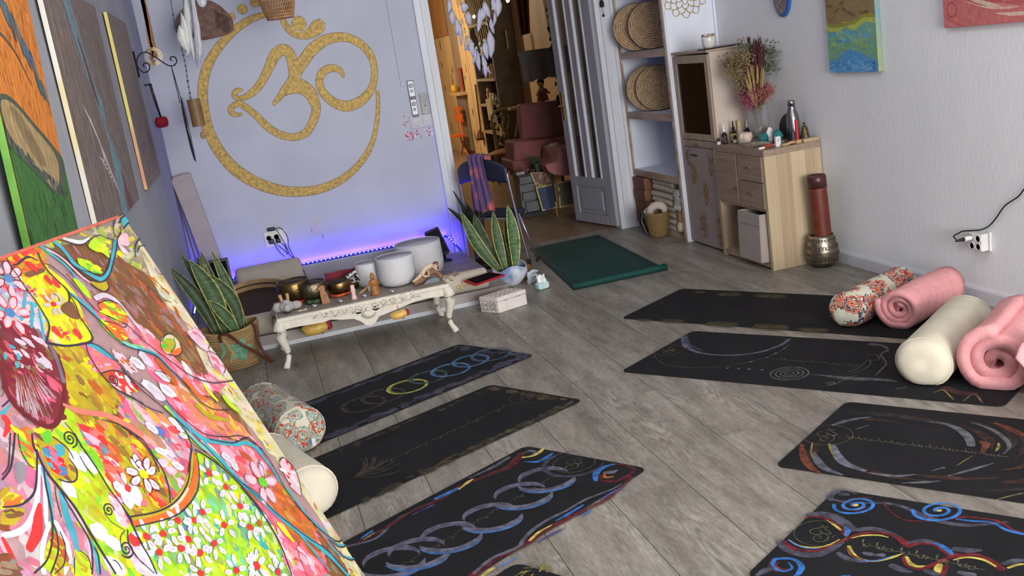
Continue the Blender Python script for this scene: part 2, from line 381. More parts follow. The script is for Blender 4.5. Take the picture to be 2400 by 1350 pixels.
for i, p in enumerate(bd):
    o = bm_ if i == 0 else bpy.data.objects.new('bead', bm_.data)
    if i: COL.objects.link(o)
    o.parent = led; o.location = (p[0] - led.location.x, p[1] - led.location.y, p[2] - led.location.z)
BL = (.035, .012, 1.0)
for x0, x1, pw in ((XL + .03, .10, 3.4), (.10, .75, 4.6), (.75, 1.39, 4.6)):
    area('led_glow', ((x0 + x1) / 2, YB - .022, .246), (math.radians(158), 0, 0), x1 - x0, .010, pw, BL)
area('led_glow', (XL + .022, 7.3, .246), (0, math.radians(202), 0), .010, 1.0, 1.2, BL)
area('led_glow', (1.43, YB - .10, .19), (math.radians(120), math.radians(50), 0), .10, .012, .8, BL)
# ---------------------------------------------------------------- glazed door leaf, swung into the back room
M_leaf = mat('door_grey_white_paint', (152, 153, 158), .4, var=.06, scale=20, stretch=(1, 1, .1), bump=.1)
M_glass = bpy.data.materials.new('shade_tinted_door_glass'); M_glass.use_nodes = True
_n = M_glass.node_tree; _p = _n.nodes['Principled BSDF']; _p.inputs['Base Color'].default_value = (.10, .085, .075, 1); _p.inputs['Roughness'].default_value = .04  # dark brown put into the panes so the dim room reads dark
_p.inputs['Alpha'].default_value = .42; _p.inputs['Specular IOR Level'].default_value = .5
H0 = V((2.885, 7.885)); H1 = V((2.742, 8.536)); dv = (H1 - H0).normalized(); nv = V((-dv.y, dv.x))
def leaf_pt(s, q, z): p = H0 + dv * s + nv * q; return (p.x, p.y, z)
def leaf_box(b, s0, s1, q0, q1, z0, z1):
    vs = [leaf_pt(s, q, z) for s in (s0, s1) for q in (q0, q1) for z in (z0, z1)]
    b.add(vs, [(0, 1, 3, 2), (4, 6, 7, 5), (0, 4, 5, 1), (2, 3, 7, 6), (0, 2, 6, 4), (1, 5, 7, 3)])
b = B()
for s0, s1 in ((0, .13), (.58, .675)): leaf_box(b, s0, s1, -.02, .02, .02, 2.56)
leaf_box(b, .30, .385, -.02, .02, .42, 2.56); leaf_box(b, .13, .58, -.02, .02, .02, .10); leaf_box(b, .13, .58, -.02, .02, .345, .43); leaf_box(b, .13, .58, -.02, .02, 2.44, 2.56)
door = struct('door_1', b, M_leaf, bevel=.004)
b = B()
for s in (.13, .30, .385, .58):
    d = .018 if s in (.13, .385) else -.018
    leaf_box(b, min(s, s + d), max(s, s + d), -.026, .026, .43, 2.44)
struct('glazing_bead', b, M_white, door)
for s0, s1 in ((.13, .30), (.385, .58)):
    b = B(); leaf_box(b, s0, s1, -.003, .003, .43, 2.44); struct('pane', b, M_glass, door)
b = B(); leaf_box(b, .13, .58, -.010, .010, .10, .345); leaf_box(b, .175, .535, -.018, .018, .14, .305); struct('door_panel', b, M_leaf, door, bevel=.006)
b = B(); leaf_box(b, .615, .645, .02, .026, .93, 1.18); struct('lock_plate', mat('brass', (196, 160, 92), .35, metal=.9) and b, mat('brass_plate', (196, 160, 92), .35, metal=.9), door)
b = B(); b.tube([leaf_pt(.63, .02, 1.06), leaf_pt(.63, .06, 1.06), leaf_pt(.60, .07, 1.06), leaf_pt(.53, .07, 1.05)], .008, 8); b.tube([leaf_pt(.63, -.02, 1.06), leaf_pt(.63, -.06, 1.06), leaf_pt(.53, -.07, 1.05)], .008, 8)
struct('door_handle', b, mat('brass_handle', (190, 152, 84), .3, metal=.9), door)
# ---------------------------------------------------------------- shell of the back room
M_bwall = mat('back_room_plaster', (164, 138, 104), .8, var=.06, scale=2)
struct('floor_2', B().box(.3, 3.7, 7.97, 18.1, -.06, 0), mat('warm_wood_floor', (120, 98, 74), .4, col2=(140, 116, 90), scale=5, stretch=(5, .6, 1)))
struct('wall_corridor', B().box(3.55, 3.7, 7.97, 18.1, 0, ZC), M_bwall)
struct('wall_far', B().box(.2, 3.7, 18.0, 18.1, 0, ZC), M_bwall)
struct('wall_hall', B().box(.2, .3, 7.97, 18.1, 0, ZC), M_bwall)
struct('ceiling_2', B().box(.2, 3.7, 7.97, 18.1, ZC, ZC + .1), M_bwall)
# ================================================================ BIG PAINTING in the foreground (leans back on an easel)
PC = V((-.243, 1.925, 1.45)); PU = V((.4194, .9078, 0)); PE = V((.355, -.164, -.921)).normalized(); PN = PU.cross(PE) * -1
if PN.x < 0: PN = -PN
def pc(u, v, w): q = PC + PU * u + PE * v + PN * w; return (q.x, q.y, q.z)
CW, CH = .74, 1.24
foot = pc(-CW / 2, CH, 0)
big = thing('canvas_painting', 'large bright abstract painting of a woman in a flowered dress, leaning in the foreground', 'painting', (foot[0], foot[1], 0))
M_cside = mat('raw_canvas_edge', (214, 196, 152), .7, col2=(196, 150, 96), scale=20)
M_cpaint = paint_mat('acrylic_paint', rough=.5, var=.16, scale=45, bump=.5)
M_big = paint_mat('thick_acrylic_paint', rough=.55, var=.16, scale=45, bump=.5, gain=.56)
b = B(); b.slab([(-CW, 0), (-.012, 0), (0, .012), (0, CH), (-CW, CH)], -.028, 0, pc); b.build('canvas', M_cside, big)
X = {'T': (70, 170, 190), 't': (120, 200, 190), 'K': (52, 46, 64), 'P': (58, 40, 84), 'Y': (240, 232, 30), 'y': (190, 168, 30), 'G': (184, 224, 30), 'g': (110, 200, 50), 'R': (232, 52, 52), 'O': (232, 110, 40), 'o': (190, 96, 40), 'B': (128, 84, 50), 'b': (150, 136, 112), 'W': (228, 228, 234), 'w': (216, 200, 216), 'k': (238, 112, 136), 'l': (242, 190, 202), 'M': (130, 30, 46), 's': (150, 142, 152), 'm': (182, 136, 152), 'c': (216, 206, 170), 'd': (80, 134, 190), 'S': (232, 130, 110)}
P = Paint(step=8e-7, base=.0006)
def inside(p, poly):
    r = False; j = len(poly) - 1
    for i in range(len(poly)):
        a, b2 = poly[i], poly[j]
        if (a[1] > p[1]) != (b2[1] > p[1]) and p[0] < (b2[0] - a[0]) * (p[1] - a[1]) / (b2[1] - a[1]) + a[0]: r = not r
        j = i
    return r
def speck(poly, keys, n, r0, r1, ang, asp=.4, aj=.5, base=None):
    xs = [p[0] for p in poly]; ys = [p[1] for p in poly]; q = 0; g = 0
    while q < n and g < n * 20:
        g += 1
        x = rnd.uniform(min(xs), max(xs)); y = rnd.uniform(min(ys), max(ys))
        if not inside((x, y), poly): continue
        if not (-CW + .004 < x < -.004 and .004 < y < CH - .004): continue
        r = rnd.uniform(r0, r1); k = rnd.choice(keys); f = rnd.uniform(.25, .95) if base else 1; col = tuple(max(0, min(255, int(v * f + (X[base][i] if base else 0) * (1 - f)) + rnd.randint(-12, 12))) for i, v in enumerate(X[k]))
        P.dab(col, x, y, r, r * asp, ang + rnd.uniform(-aj, aj), 9, wob=.35); q += 1
def zone(key, pts, sp=None):
    P.poly(X[key], pts, 3)
    if sp: speck(pts, *sp, base=key)
def spiral(key, cx, cy, r, turns, w, rot=0.0, sgn=1):
    pts = []
    for i in range(int(turns * 12) + 1):
        a = i / 12 * 2 * PI * sgn + rot; q = r * i / (turns * 12)
        pts.append((cx + q * math.cos(a), cy + q * math.sin(a), w))
    P.line(X[key], pts, n=2)
def flower(cx, cy, r, cen='R', pet='W', n=6, rot=0.0, out=None):
    for i in range(n):
        a = rot + 2 * PI * i / n + rnd.uniform(-.2, .2); q = r * rnd.uniform(.85, 1.15)
        x, y = cx + math.cos(a) * q, cy + math.sin(a) * q
        if out: P.dab(X[out], x, y, r * .60, r * .36, a)
        P.dab(X[pet], x, y, r * .52, r * .28, a); P.dab(X['w'], x + math.cos(a) * r * .08, y + math.sin(a) * r * .08, r * .26, r * .11, a)
    P.dab(X[cen], cx, cy, r * .42, r * .34, rot)
DA = 1.35   # main stroke direction in the picture
P.poly((176, 140, 140), [(-CW + .002, .002), (-.014, .002), (-.002, .014), (-.002, CH - .002), (-CW + .002, CH - .002)], 1)
zone('b', [(-.346,.007),(-.212,-0),(.002,0),(-.006,.051),(-.026,.121),(-.106,.076),(-.134,.03),(-.258,.018)], ('cbGcYs', 120, .006, .02, .2))
zone('B', [(-.233,.015),(-.134,.03),(-.09,.069),(-.036,.13),(-.051,.195),(-.038,.306),(-.054,.443),(-.06,.537),(-.056,.644),(-.035,.791),(-.101,.747),(-.097,.608),(-.102,.479),(-.133,.383),(-.14,.288),(-.147,.196),(-.176,.126),(-.219,.06)], ('BBBoBbBm', 520, .005, .02, DA, .3))
zone('c', [(-.006,.051),(-.006,.139),(-.002,.277),(.002,.401),(.006,.566),(-0,.722),(-.009,.814),(-.04,.794),(-.021,.678),(-.03,.535),(-.049,.421),(-.057,.322),(-.027,.227),(-.048,.167)], ('cccybYwo', 260, .004, .014, DA, .35))
zone('m', [(-.229,.062),(-.198,.093),(-.18,.146),(-.134,.217),(-.113,.265),(-.174,.252),(-.208,.18),(-.238,.132)], ('mmbBBk', 120, .006, .018, DA, .3))
zone('k', [(-.236,.138),(-.168,.167),(-.134,.217),(-.122,.273),(-.081,.324),(-.018,.362),(-.109,.347),(-.14,.288),(-.173,.219),(-.221,.17)], ('kklwSW', 150, .006, .02, DA, .4))
zone('k', [(-.186,.231),(-.149,.296),(-.159,.37),(-.125,.444),(-.059,.501),(-.065,.596),(-.059,.674),(-.101,.747),(-.195,.684),(-.154,.604),(-.17,.513),(-.194,.432),(-.201,.34)], ('kkllRSoW', 330, .006, .022, DA, .4))
zone('S', [(-.171,.298),(-.105,.36),(-.068,.436),(-.049,.494),(-.106,.448),(-.159,.387)], ('SkyYol', 110, .006, .018, DA, .35))
zone('o', [(-.089,.522),(-.055,.571),(-.061,.666),(-.091,.722),(-.126,.664),(-.124,.574)], ('OOoSy', 110, .008, .02, DA, .3))
zone('G', [(-.444,.436),(-.396,.45),(-.338,.458),(-.271,.447),(-.219,.42),(-.182,.456),(-.166,.527),(-.163,.611),(-.198,.688),(-.491,.493),(-.471,.454)], ('GGgTYdbWt', 420, .006, .018, DA + .3, .5))
zone('y', [(-.42,.238),(-.378,.269),(-.332,.311),(-.314,.361),(-.319,.411),(-.349,.452),(-.393,.447),(-.434,.427),(-.438,.376),(-.433,.302)], ('yBYGRkBO', 260, .006, .02, DA, .4))
zone('k', [(-.314,.258),(-.271,.308),(-.226,.361),(-.229,.404),(-.277,.444),(-.335,.455),(-.311,.404),(-.31,.358),(-.331,.296)], ('RRkWwYsdgW', 260, .006, .02, DA, .4))
zone('R', [(-.416,.271),(-.388,.3),(-.398,.359),(-.419,.406),(-.436,.387),(-.435,.325)], ('RRkWSTO', 120, .006, .018, DA, .4))
zone('y', [(-.357,.153),(-.298,.176),(-.302,.202),(-.299,.244),(-.306,.272),(-.333,.29),(-.372,.263),(-.411,.24),(-.393,.209)], ('yyYoyB', 150, .006, .022, DA, .4))
zone('Y', [(-.336,.036),(-.27,.03),(-.266,.041),(-.247,.088),(-.277,.17),(-.296,.174),(-.366,.145),(-.35,.114),(-.342,.078)], ('YYYyGOc', 110, .006, .018, DA + .3, .4))
zone('O', [(-.337,.007),(-.262,.007),(-.267,.039),(-.337,.042),(-.339,.026)], ('OOYRy', 60, .005, .014, 0, .5))
zone('w', [(-.358,.02),(-.339,.041),(-.344,.082),(-.369,.146),(-.381,.113),(-.421,.089)], ('WlRTwkd', 150, .006, .016, .6, .5))
zone('m', [(-.507,.183),(-.5,.214),(-.493,.244),(-.513,.316),(-.53,.398),(-.533,.466),(-.676,.37)], ('klmmlwS', 240, .008, .028, DA + .2, .5))
zone('G', [(-.488,.246),(-.413,.241),(-.423,.292),(-.433,.384),(-.447,.439),(-.48,.476),(-.483,.499),(-.533,.466),(-.524,.392),(-.513,.316)], ('GYYyGgc', 220, .006, .02, DA, .4))
zone('M', [(-.428,.097),(-.394,.099),(-.367,.132),(-.372,.179),(-.401,.221),(-.437,.247),(-.462,.252),(-.479,.237),(-.494,.207),(-.493,.181),(-.477,.151)], ('MMMBkM', 160, .006, .02, DA, .4))
e0, e1, e2 = [V(q) for q in [(-.433,.102),(-.36,.128),(-.48,.154)]]
def e3(x, y): q = e0 + (e1 - e0) * (x / 400) + (e2 - e0) * (y / 400); return (q.x, q.y)
for i in range(150):
    k = rnd.random(); f = rnd.uniform(.1, .7); g = f + rnd.uniform(.15, .32); x1, y1 = 130 + 420 * k, 600 + 330 * math.sin(PI * min(1, k * .75 + .12)) - 180 * max(0, k - .6); x0, y0 = 110 + 120 * k, 300 + 40 * (1 - k)
    col = rnd.choice(['W', 'w', 'w', 'W'] if g > .62 else ['B', 'o', 'B', 'w', 'l'])
    P.line(X[col], [(*e3(x0 + (x1 - x0) * f, y0 + (y1 - y0) * f), .003), (*e3(x0 + (x1 - x0) * g, y0 + (y1 - y0) * g), .006)], taper=.3)
for i in range(60):
    x, y = rnd.uniform(100, 480), rnd.uniform(60, 400); P.dab(X[rnd.choice('BwlbM')], *e3(x, y), rnd.uniform(.005, .012), .004, rnd.uniform(.8, 1.6)) if (x - 250) ** 2 + (y - 250) ** 2 < 40000 else 0
P.line((110, 24, 36), [(-.477,.151),(-.493,.181),(-.494,.207),(-.48,.237),(-.462,.252),(-.436,.247),(-.4,.221),(-.371,.179),(-.367,.132)], .008)
P.line((120, 112, 128), [(-.37,.122),(-.368,.161),(-.388,.207)], .007)
for q in [(-.434,.128,0),(-.456,.135,0),(-.435,.144,0),(-.447,.153,0)]: P.dab(X['T'], q[0], q[1], .006, .003, rnd.uniform(0, 3))
for key, pts in (
    ('T', [(-.219,.003,.0074),(-.21,.017,.0082),(-.207,.031,.0082),(-.205,.052,.0086),(-.192,.07,.0086),(-.179,.086,.0083),(-.164,.093,.0083),(-.139,.087,.0084),(-.111,.07,.0082),(-.088,.055,.0079),(-.07,.04,.0071)]),
    ('T', [(-.252,.006,.0044),(-.243,.02,.0055),(-.231,.039,.0055),(-.224,.057,.0055),(-.222,.075,.0044)]), ('l', [(-.243,.014,.0037),(-.225,.033,.0044),(-.215,.057,.0044),(-.207,.078,.0045),(-.198,.09,.003)]),
    ('T', [(-.259,.09,.0047),(-.251,.104,.0073),(-.242,.119,.0073),(-.237,.137,.0073),(-.234,.152,.0073)]), ('g', [(-.234,.152,.0066),(-.233,.168,.0066),(-.224,.19,.0073),(-.211,.207,.0081),(-.183,.224,.0082)]),
    ('w', [(-.211,.117,.0093),(-.187,.118,.0094),(-.17,.132,.0087),(-.164,.151,.0076),(-.161,.173,.0068),(-.157,.2,.0061)]), ('W', [(-.193,.005,.0038),(-.174,.016,.0076),(-.154,.023,.0076),(-.13,.021,.0039)]),
    ('t', [(-.221,.2,.0066),(-.2,.216,.0082),(-.178,.233,.0083)]), ('T', [(-.193,.222,.0056),(-.178,.233,.0083),(-.16,.248,.0076),(-.154,.268,.0068),(-.148,.288,.0053),(-.141,.308,.0031)]), ('y', [(-.141,.308,.0031),(-.137,.336,.0046),(-.129,.361,.0046),(-.11,.385,.0019)]),
    ('y', [(-.146,.356,.0095),(-.136,.38,.0115),(-.117,.398,.0097),(-.089,.415,.0039)]), ('O', [(-.133,.307,.0077),(-.128,.329,.0096),(-.122,.349,.0077),(-.109,.361,.0039)]), ('Y', [(-.092,.335,.0059),(-.092,.355,.0078),(-.086,.374,.0047)]), ('G', [(-.063,.375,.0079),(-.059,.393,.0119),(-.048,.418,.006)]),
    ('T', [(-.214,.317,.0018),(-.214,.338,.0063),(-.206,.363,.0082),(-.197,.386,.0093),(-.182,.411,.0094),(-.147,.435,.0088),(-.114,.455,.0086),(-.08,.47,.0079),(-.061,.5,.0072)]),
    ('G', [(-.221,.326,.0074),(-.217,.353,.0055),(-.216,.39,.0044),(-.203,.422,.0037)]), ('t', [(-.217,.347,.003),(-.21,.384,.0052),(-.201,.414,.0075),(-.185,.439,.0087),(-.178,.463,.0095),(-.171,.486,.0095)]),
    ('c', [(-.195,.409,.0056),(-.18,.429,.0075),(-.174,.449,.0038)]), ('S', [(-.336,.308,.007),(-.326,.326,.0098),(-.318,.348,.0099),(-.318,.37,.0071),(-.322,.392,.0028)]), ('o', [(-.167,.254,.0094),(-.163,.275,.0132),(-.16,.298,.0133),(-.158,.309,.0057)]),
    ('S', [(-.416,.235,.005),(-.4,.253,.0095),(-.377,.268,.0096),(-.353,.283,.0104),(-.333,.305,.0105),(-.309,.34,.0088)]),
    ('O', [(-.441,.432,.0134),(-.41,.445,.0136),(-.377,.457,.0138),(-.345,.463,.014),(-.312,.464,.0135),(-.278,.456,.0126),(-.248,.439,.0102),(-.228,.416,.0044)]), ('y', [(-.437,.427,.0067),(-.394,.444,.0075),(-.356,.453,.0087),(-.32,.453,.0096),(-.284,.445,.0097),(-.252,.429,.0091),(-.23,.413,.0037)]), ('c', [(-.355,.457,.0035),(-.323,.458,.0053),(-.292,.453,.0043)]),
    ('T', [(-.187,.402,.0056),(-.187,.422,.0075),(-.178,.452,.0095),(-.171,.482,.0095),(-.164,.513,.0096),(-.142,.559,.0109)]),
    ('T', [(-.1,.459,.0046),(-.074,.48,.0056),(-.064,.521,.0061),(-.064,.563,.0062),(-.057,.603,.0057),(-.054,.647,.0058),(-.036,.695,.0049),(-.03,.725,.0044),(-.002,.748,.0035)]),
    ('T', [(-.167,.51,.0045),(-.155,.532,.0082),(-.143,.57,.0092),(-.126,.61,.0093),(-.106,.652,.0094),(-.081,.698,.0105),(-.063,.741,.0097),(-.052,.786,.0088)]), ('T', [(-.108,.654,.0047),(-.103,.687,.0057),(-.099,.718,.0048),(-.095,.749,.0029)]), ('Y', [(-.144,.61,.0069),(-.14,.632,.0116),(-.136,.656,.0046)]), ('T', [(-.048,.711,.0019),(-.037,.747,.0034),(-.004,.779,.0035)]),
    ('W', [(-.642,.333,.0075),(-.619,.341,.0091),(-.595,.34,.0093),(-.563,.323,.0084),(-.524,.286,.0073)]), ('W', [(-.522,.296,.0064),(-.543,.321,.0073),(-.567,.348,.0069),(-.576,.36,.0047)]), ('W', [(-.624,.403,.0076),(-.613,.387,.0077),(-.597,.373,.0077),(-.575,.361,.0062),(-.56,.36,.0063),(-.562,.379,.0079),(-.568,.399,.0088),(-.577,.411,.0078),(-.598,.421,.0062)]),
    ('T', [(-.522,.292,.0032),(-.531,.314,.0079),(-.545,.335,.0069),(-.564,.359,.0056)]), ('g', [(-.564,.359,.0056),(-.576,.377,.0056),(-.584,.389,.0031)]), ('T', [(-.52,.334,.008),(-.537,.366,.0111),(-.545,.388,.0111),(-.556,.409,.0063)]), ('l', [(-.519,.338,.0042),(-.519,.368,.0045),(-.529,.406,.0045),(-.561,.445,.0032)]), ('T', [(-.526,.411,.0026),(-.533,.43,.0064),(-.549,.453,.0064)]), ('l', [(-.527,.439,.0026),(-.532,.464,.0042)]),
    ('R', [(-.563,.33,.0063),(-.578,.342,.014),(-.595,.357,.017),(-.62,.367,.0122)]), ('R', [(-.644,.335,.0045),(-.648,.357,.0075),(-.655,.382,.006)]), ('T', [(-.501,.197,.0016),(-.518,.201,.0057),(-.525,.201,.0048)]), ('R', [(-.524,.207,.0096),(-.526,.219,.0095),(-.544,.229,.0047)]), ('P', [(-.498,.191,.0026),(-.516,.194,.0026)]),
    ('T', [(-.343,.062,.0035),(-.362,.08,.0059),(-.386,.099,.0041)]), ('T', [(-.347,.083,.0035),(-.359,.097,.0069),(-.378,.115,.0041)]), ('T', [(-.341,.094,.0028),(-.355,.117,.0042),(-.371,.139,.0041)])):
    P.line(X[key], pts, n=5)
for key, pts, sp in (
    ('B', [(-.298,.108),(-.284,.103),(-.269,.105),(-.268,.116),(-.274,.134),(-.286,.131),(-.295,.121)], None), ('B', [(-.317,.036),(-.279,.04),(-.282,.046),(-.319,.044)], None), ('G', [(-.192,.046),(-.175,.052),(-.161,.069),(-.155,.085),(-.175,.077),(-.191,.062)], ('GgY', 20, .004, .01, .6)),
    ('G', [(-.231,.073),(-.22,.08),(-.216,.099),(-.222,.115),(-.23,.101)], None), ('G', [(-.146,.033),(-.122,.025),(-.105,.046),(-.115,.065),(-.124,.052),(-.137,.046)], ('GY', 14, .004, .009, .6)), ('O', [(-.215,.128),(-.191,.128),(-.172,.14),(-.166,.159),(-.174,.172),(-.196,.169),(-.213,.149)], ('OyYg', 24, .005, .012, .8)), ('O', [(-.229,.155),(-.205,.166),(-.195,.186),(-.199,.199),(-.218,.19),(-.229,.174)], ('OYo', 16, .005, .012, .8)),
    ('y', [(-.197,.089),(-.161,.1),(-.165,.109),(-.181,.112),(-.195,.102)], None), ('T', [(-.017,.009),(.006,.006),(.005,.018),(-.023,.026)], None), ('l', [(-.046,.035),(-.028,.037),(-.041,.056),(-.055,.056),(-.067,.045)], None), ('w', [(-.069,.047),(-.061,.055),(-.058,.071),(-.072,.065)], None),
    ('l', [(-.046,.241),(-.041,.263),(-.032,.289),(-.019,.29),(-.009,.268),(-.008,.25)], ('wlk', 14, .005, .014, DA)), ('l', [(-.018,.292),(-.007,.31),(-.004,.332),(-.023,.342),(-.034,.332),(-.033,.307)], ('wlk', 10, .005, .014, DA)), ('c', [(-.119,.228),(-.097,.228),(-.085,.24),(-.086,.257),(-.103,.269),(-.12,.264),(-.135,.252),(-.133,.237)], None), ('O', [(-.123,.257),(-.088,.259),(-.095,.267),(-.116,.267)], None), ('y', [(-.127,.235),(-.107,.233),(-.094,.241),(-.103,.253),(-.125,.256),(-.135,.245)], ('yg', 8, .004, .01, 0)),
    ('Y', [(-.579,.372),(-.568,.375),(-.572,.397),(-.587,.409),(-.611,.412),(-.616,.402),(-.602,.383)], ('YGyo', 24, .006, .016, 1.4, .35)), ('O', [(-.522,.236),(-.499,.236),(-.516,.266),(-.533,.287),(-.538,.277),(-.535,.26)], ('OYyg', 20, .006, .016, 1.3, .3)), ('Y', [(-.602,.288),(-.589,.297),(-.582,.314),(-.602,.311),(-.615,.303)], ('YOy', 12, .006, .014, .2)), ('y', [(-.619,.308),(-.589,.322),(-.607,.33),(-.636,.326)], ('yB', 10, .006, .014, .2)), ('B', [(-.659,.351),(-.655,.369),(-.658,.383),(-.676,.37)], ('Bb', 14, .006, .014, .5)), ('G', [(-.568,.416),(-.552,.413),(-.548,.426),(-.564,.445),(-.585,.431)], ('GYy', 12, .006, .014, 1.4, .3)), ('s', [(-.555,.267),(-.542,.275),(-.556,.29),(-.571,.292),(-.569,.28)], None),
    ('y', [(-.496,.252),(-.471,.264),(-.46,.287),(-.468,.319),(-.485,.333),(-.503,.326),(-.515,.309),(-.511,.283)], ('yBy', 24, .005, .012, DA)), ('R', [(-.5,.271),(-.484,.277),(-.484,.307),(-.493,.321),(-.506,.31),(-.507,.286)], ('RkTWd', 24, .004, .01, DA, .6)), ('T', [(-.478,.276),(-.465,.283),(-.473,.295),(-.482,.29)], None), ('g', [(-.488,.254),(-.469,.256),(-.476,.268),(-.489,.269)], None),
    ('W', [(-.482,.459),(-.464,.461),(-.453,.475),(-.461,.512),(-.487,.495),(-.488,.475)], ('Wwl', 20, .006, .016, DA)), ('R', [(-.464,.443),(-.447,.445),(-.452,.463),(-.467,.459)], None), ('l', [(-.443,.377),(-.435,.391),(-.444,.425),(-.455,.433),(-.464,.42),(-.457,.395)], ('lkW', 16, .004, .012, DA)),
    ('k', [(-.302,.178),(-.283,.187),(-.268,.213),(-.259,.234),(-.307,.225),(-.311,.204)], ('kklS', 24, .006, .016, .5)), ('T', [(-.298,.174),(-.278,.183),(-.263,.203),(-.258,.218),(-.273,.207),(-.288,.186)], None), ('o', [(-.306,.227),(-.281,.231),(-.257,.249),(-.258,.277),(-.282,.273),(-.304,.253)], ('RWlGR', 22, .005, .013, DA)), ('w', [(-.254,.206),(-.237,.219),(-.228,.253),(-.249,.242)], ('lWo', 12, .004, .01, DA)),
    ('l', [(-.031,.536),(-.004,.546),(-.011,.583),(-.034,.611),(-.044,.582)], ('lRRW', 18, .005, .013, DA)), ('l', [(-.153,.613),(-.157,.643),(-.188,.695),(-.199,.688),(-.18,.647)], ('lwk', 12, .006, .016, DA)), ('k', [(-.12,.666),(-.12,.699),(-.14,.727),(-.158,.715),(-.145,.683)], ('klm', 10, .006, .016, DA))):
    P.poly(X[key], pts, 4)
    if sp: speck(pts, *sp)
for x, y, a, rx, ry, key in [(*q[:2], k2[0], k2[1], k2[2], k2[3]) for q, k2 in zip([(-.217,.241),(-.192,.244),(-.223,.292),(-.179,.283),(-.192,.307),(-.221,.302),(-.226,.355),(-.222,.37),(-.226,.383),(-.295,.379),(-.281,.391),(-.282,.415),(-.309,.394),(-.301,.413),(-.277,.328),(-.282,.341),(-.361,.375),(-.16,.461),(-.154,.482),(-.153,.472)], [(1.0, .022, .012, 'W'), (1.2, .022, .012, 'w'), (1.1, .034, .014, 'W'), (.9, .024, .010, 'W'), (1.0, .026, .012, 'W'), (1.1, .024, .012, 'w'), (1.2, .016, .008, 'W'), (1.0, .014, .007, 'W'), (.9, .014, .006, 'W'), (.8, .018, .008, 'W'), (1.1, .015, .006, 'W'), (.9, .018, .009, 'W'), (.4, .016, .010, 'w'), (.7, .016, .010, 'l'), (1.2, .020, .009, 'l'), (1.1, .018, .009, 'W'), (1.3, .022, .008, 'W'), (1.1, .018, .009, 'W'), (1.4, .014, .009, 'W'), (.5, .012, .008, 'w')])]:
    P.dab(X[key], x, y, rx * .78, ry * .8, a, 12); P.dab(X['w'], x, y, rx * .45, ry * .3, a, 9)
for q in [(-.46,.313),(-.504,.337),(-.505,.41),(-.496,.435),(-.422,.402),(-.404,.404),(-.42,.382),(-.396,.403),(-.444,.323),(-.517,.462)]: P.dab(X['W'], q[0], q[1], rnd.uniform(.015, .022), rnd.uniform(.008, .012), DA + rnd.uniform(-.3, .5), 12)
for q in [(-.226,.459,.0002),(-.208,.497,.0002),(-.357,.478,.0002),(-.324,.498,.0002),(-.298,.497,.0001),(-.401,.477,.0002),(-.387,.513,.0002),(-.317,.547,.0002),(-.27,.539,.0002),(-.433,.463,.0002),(-.431,.493,.0002),(-.311,.605,.0002),(-.26,.626,.0002),(-.383,.563,.0002),(-.206,.538,.0002),(-.362,.511,.0001),(-.358,.54,.0001),(-.407,.39,.0002),(-.217,.575,.0001)]: flower(q[0], q[1], .0175, n=rnd.choice((5, 6)), rot=rnd.uniform(0, 1))
flower(*[(-.361,.389)][0], .022, 'Y', 'W', 7, .3, 'M'); flower(*[(-.113,.539)][0], .030, 'g', 'l', 6, .5, 'm'); flower(*[(-.189,.584)][0], .018, 'o', 'W'); flower(*[(-.261,.629)][0], .020, 'R', 'W'); flower(*[(-.224,.666)][0], .018, 'R', 'W'); flower(*[(-.358,.035)][0], .022, 'd', 'l', 6, 0, 'M'); flower(*[(-.397,.083)][0], .022, 'd', 'l', 6, .4, 'R'); flower(*[(-.307,.097)][0], .013, 'R', 'w', 6, .2); P.poly(X['B'], [(-.298,.108),(-.284,.103),(-.269,.105),(-.268,.116),(-.274,.134),(-.286,.131),(-.295,.121)]); flower(*[(-.33,.066)][0], .008, 'R', 'R', 4); flower(*[(-.325,.145)][0], .009, 'R', 'R', 4)
for q in [(-.316,.008),(-.296,.006),(-.298,.032),(-.284,.059),(-.273,.07),(-.301,.154),(-.338,.137)]: P.dab(X['R'], q[0], q[1], .011, .006, DA, 9, wob=.3)
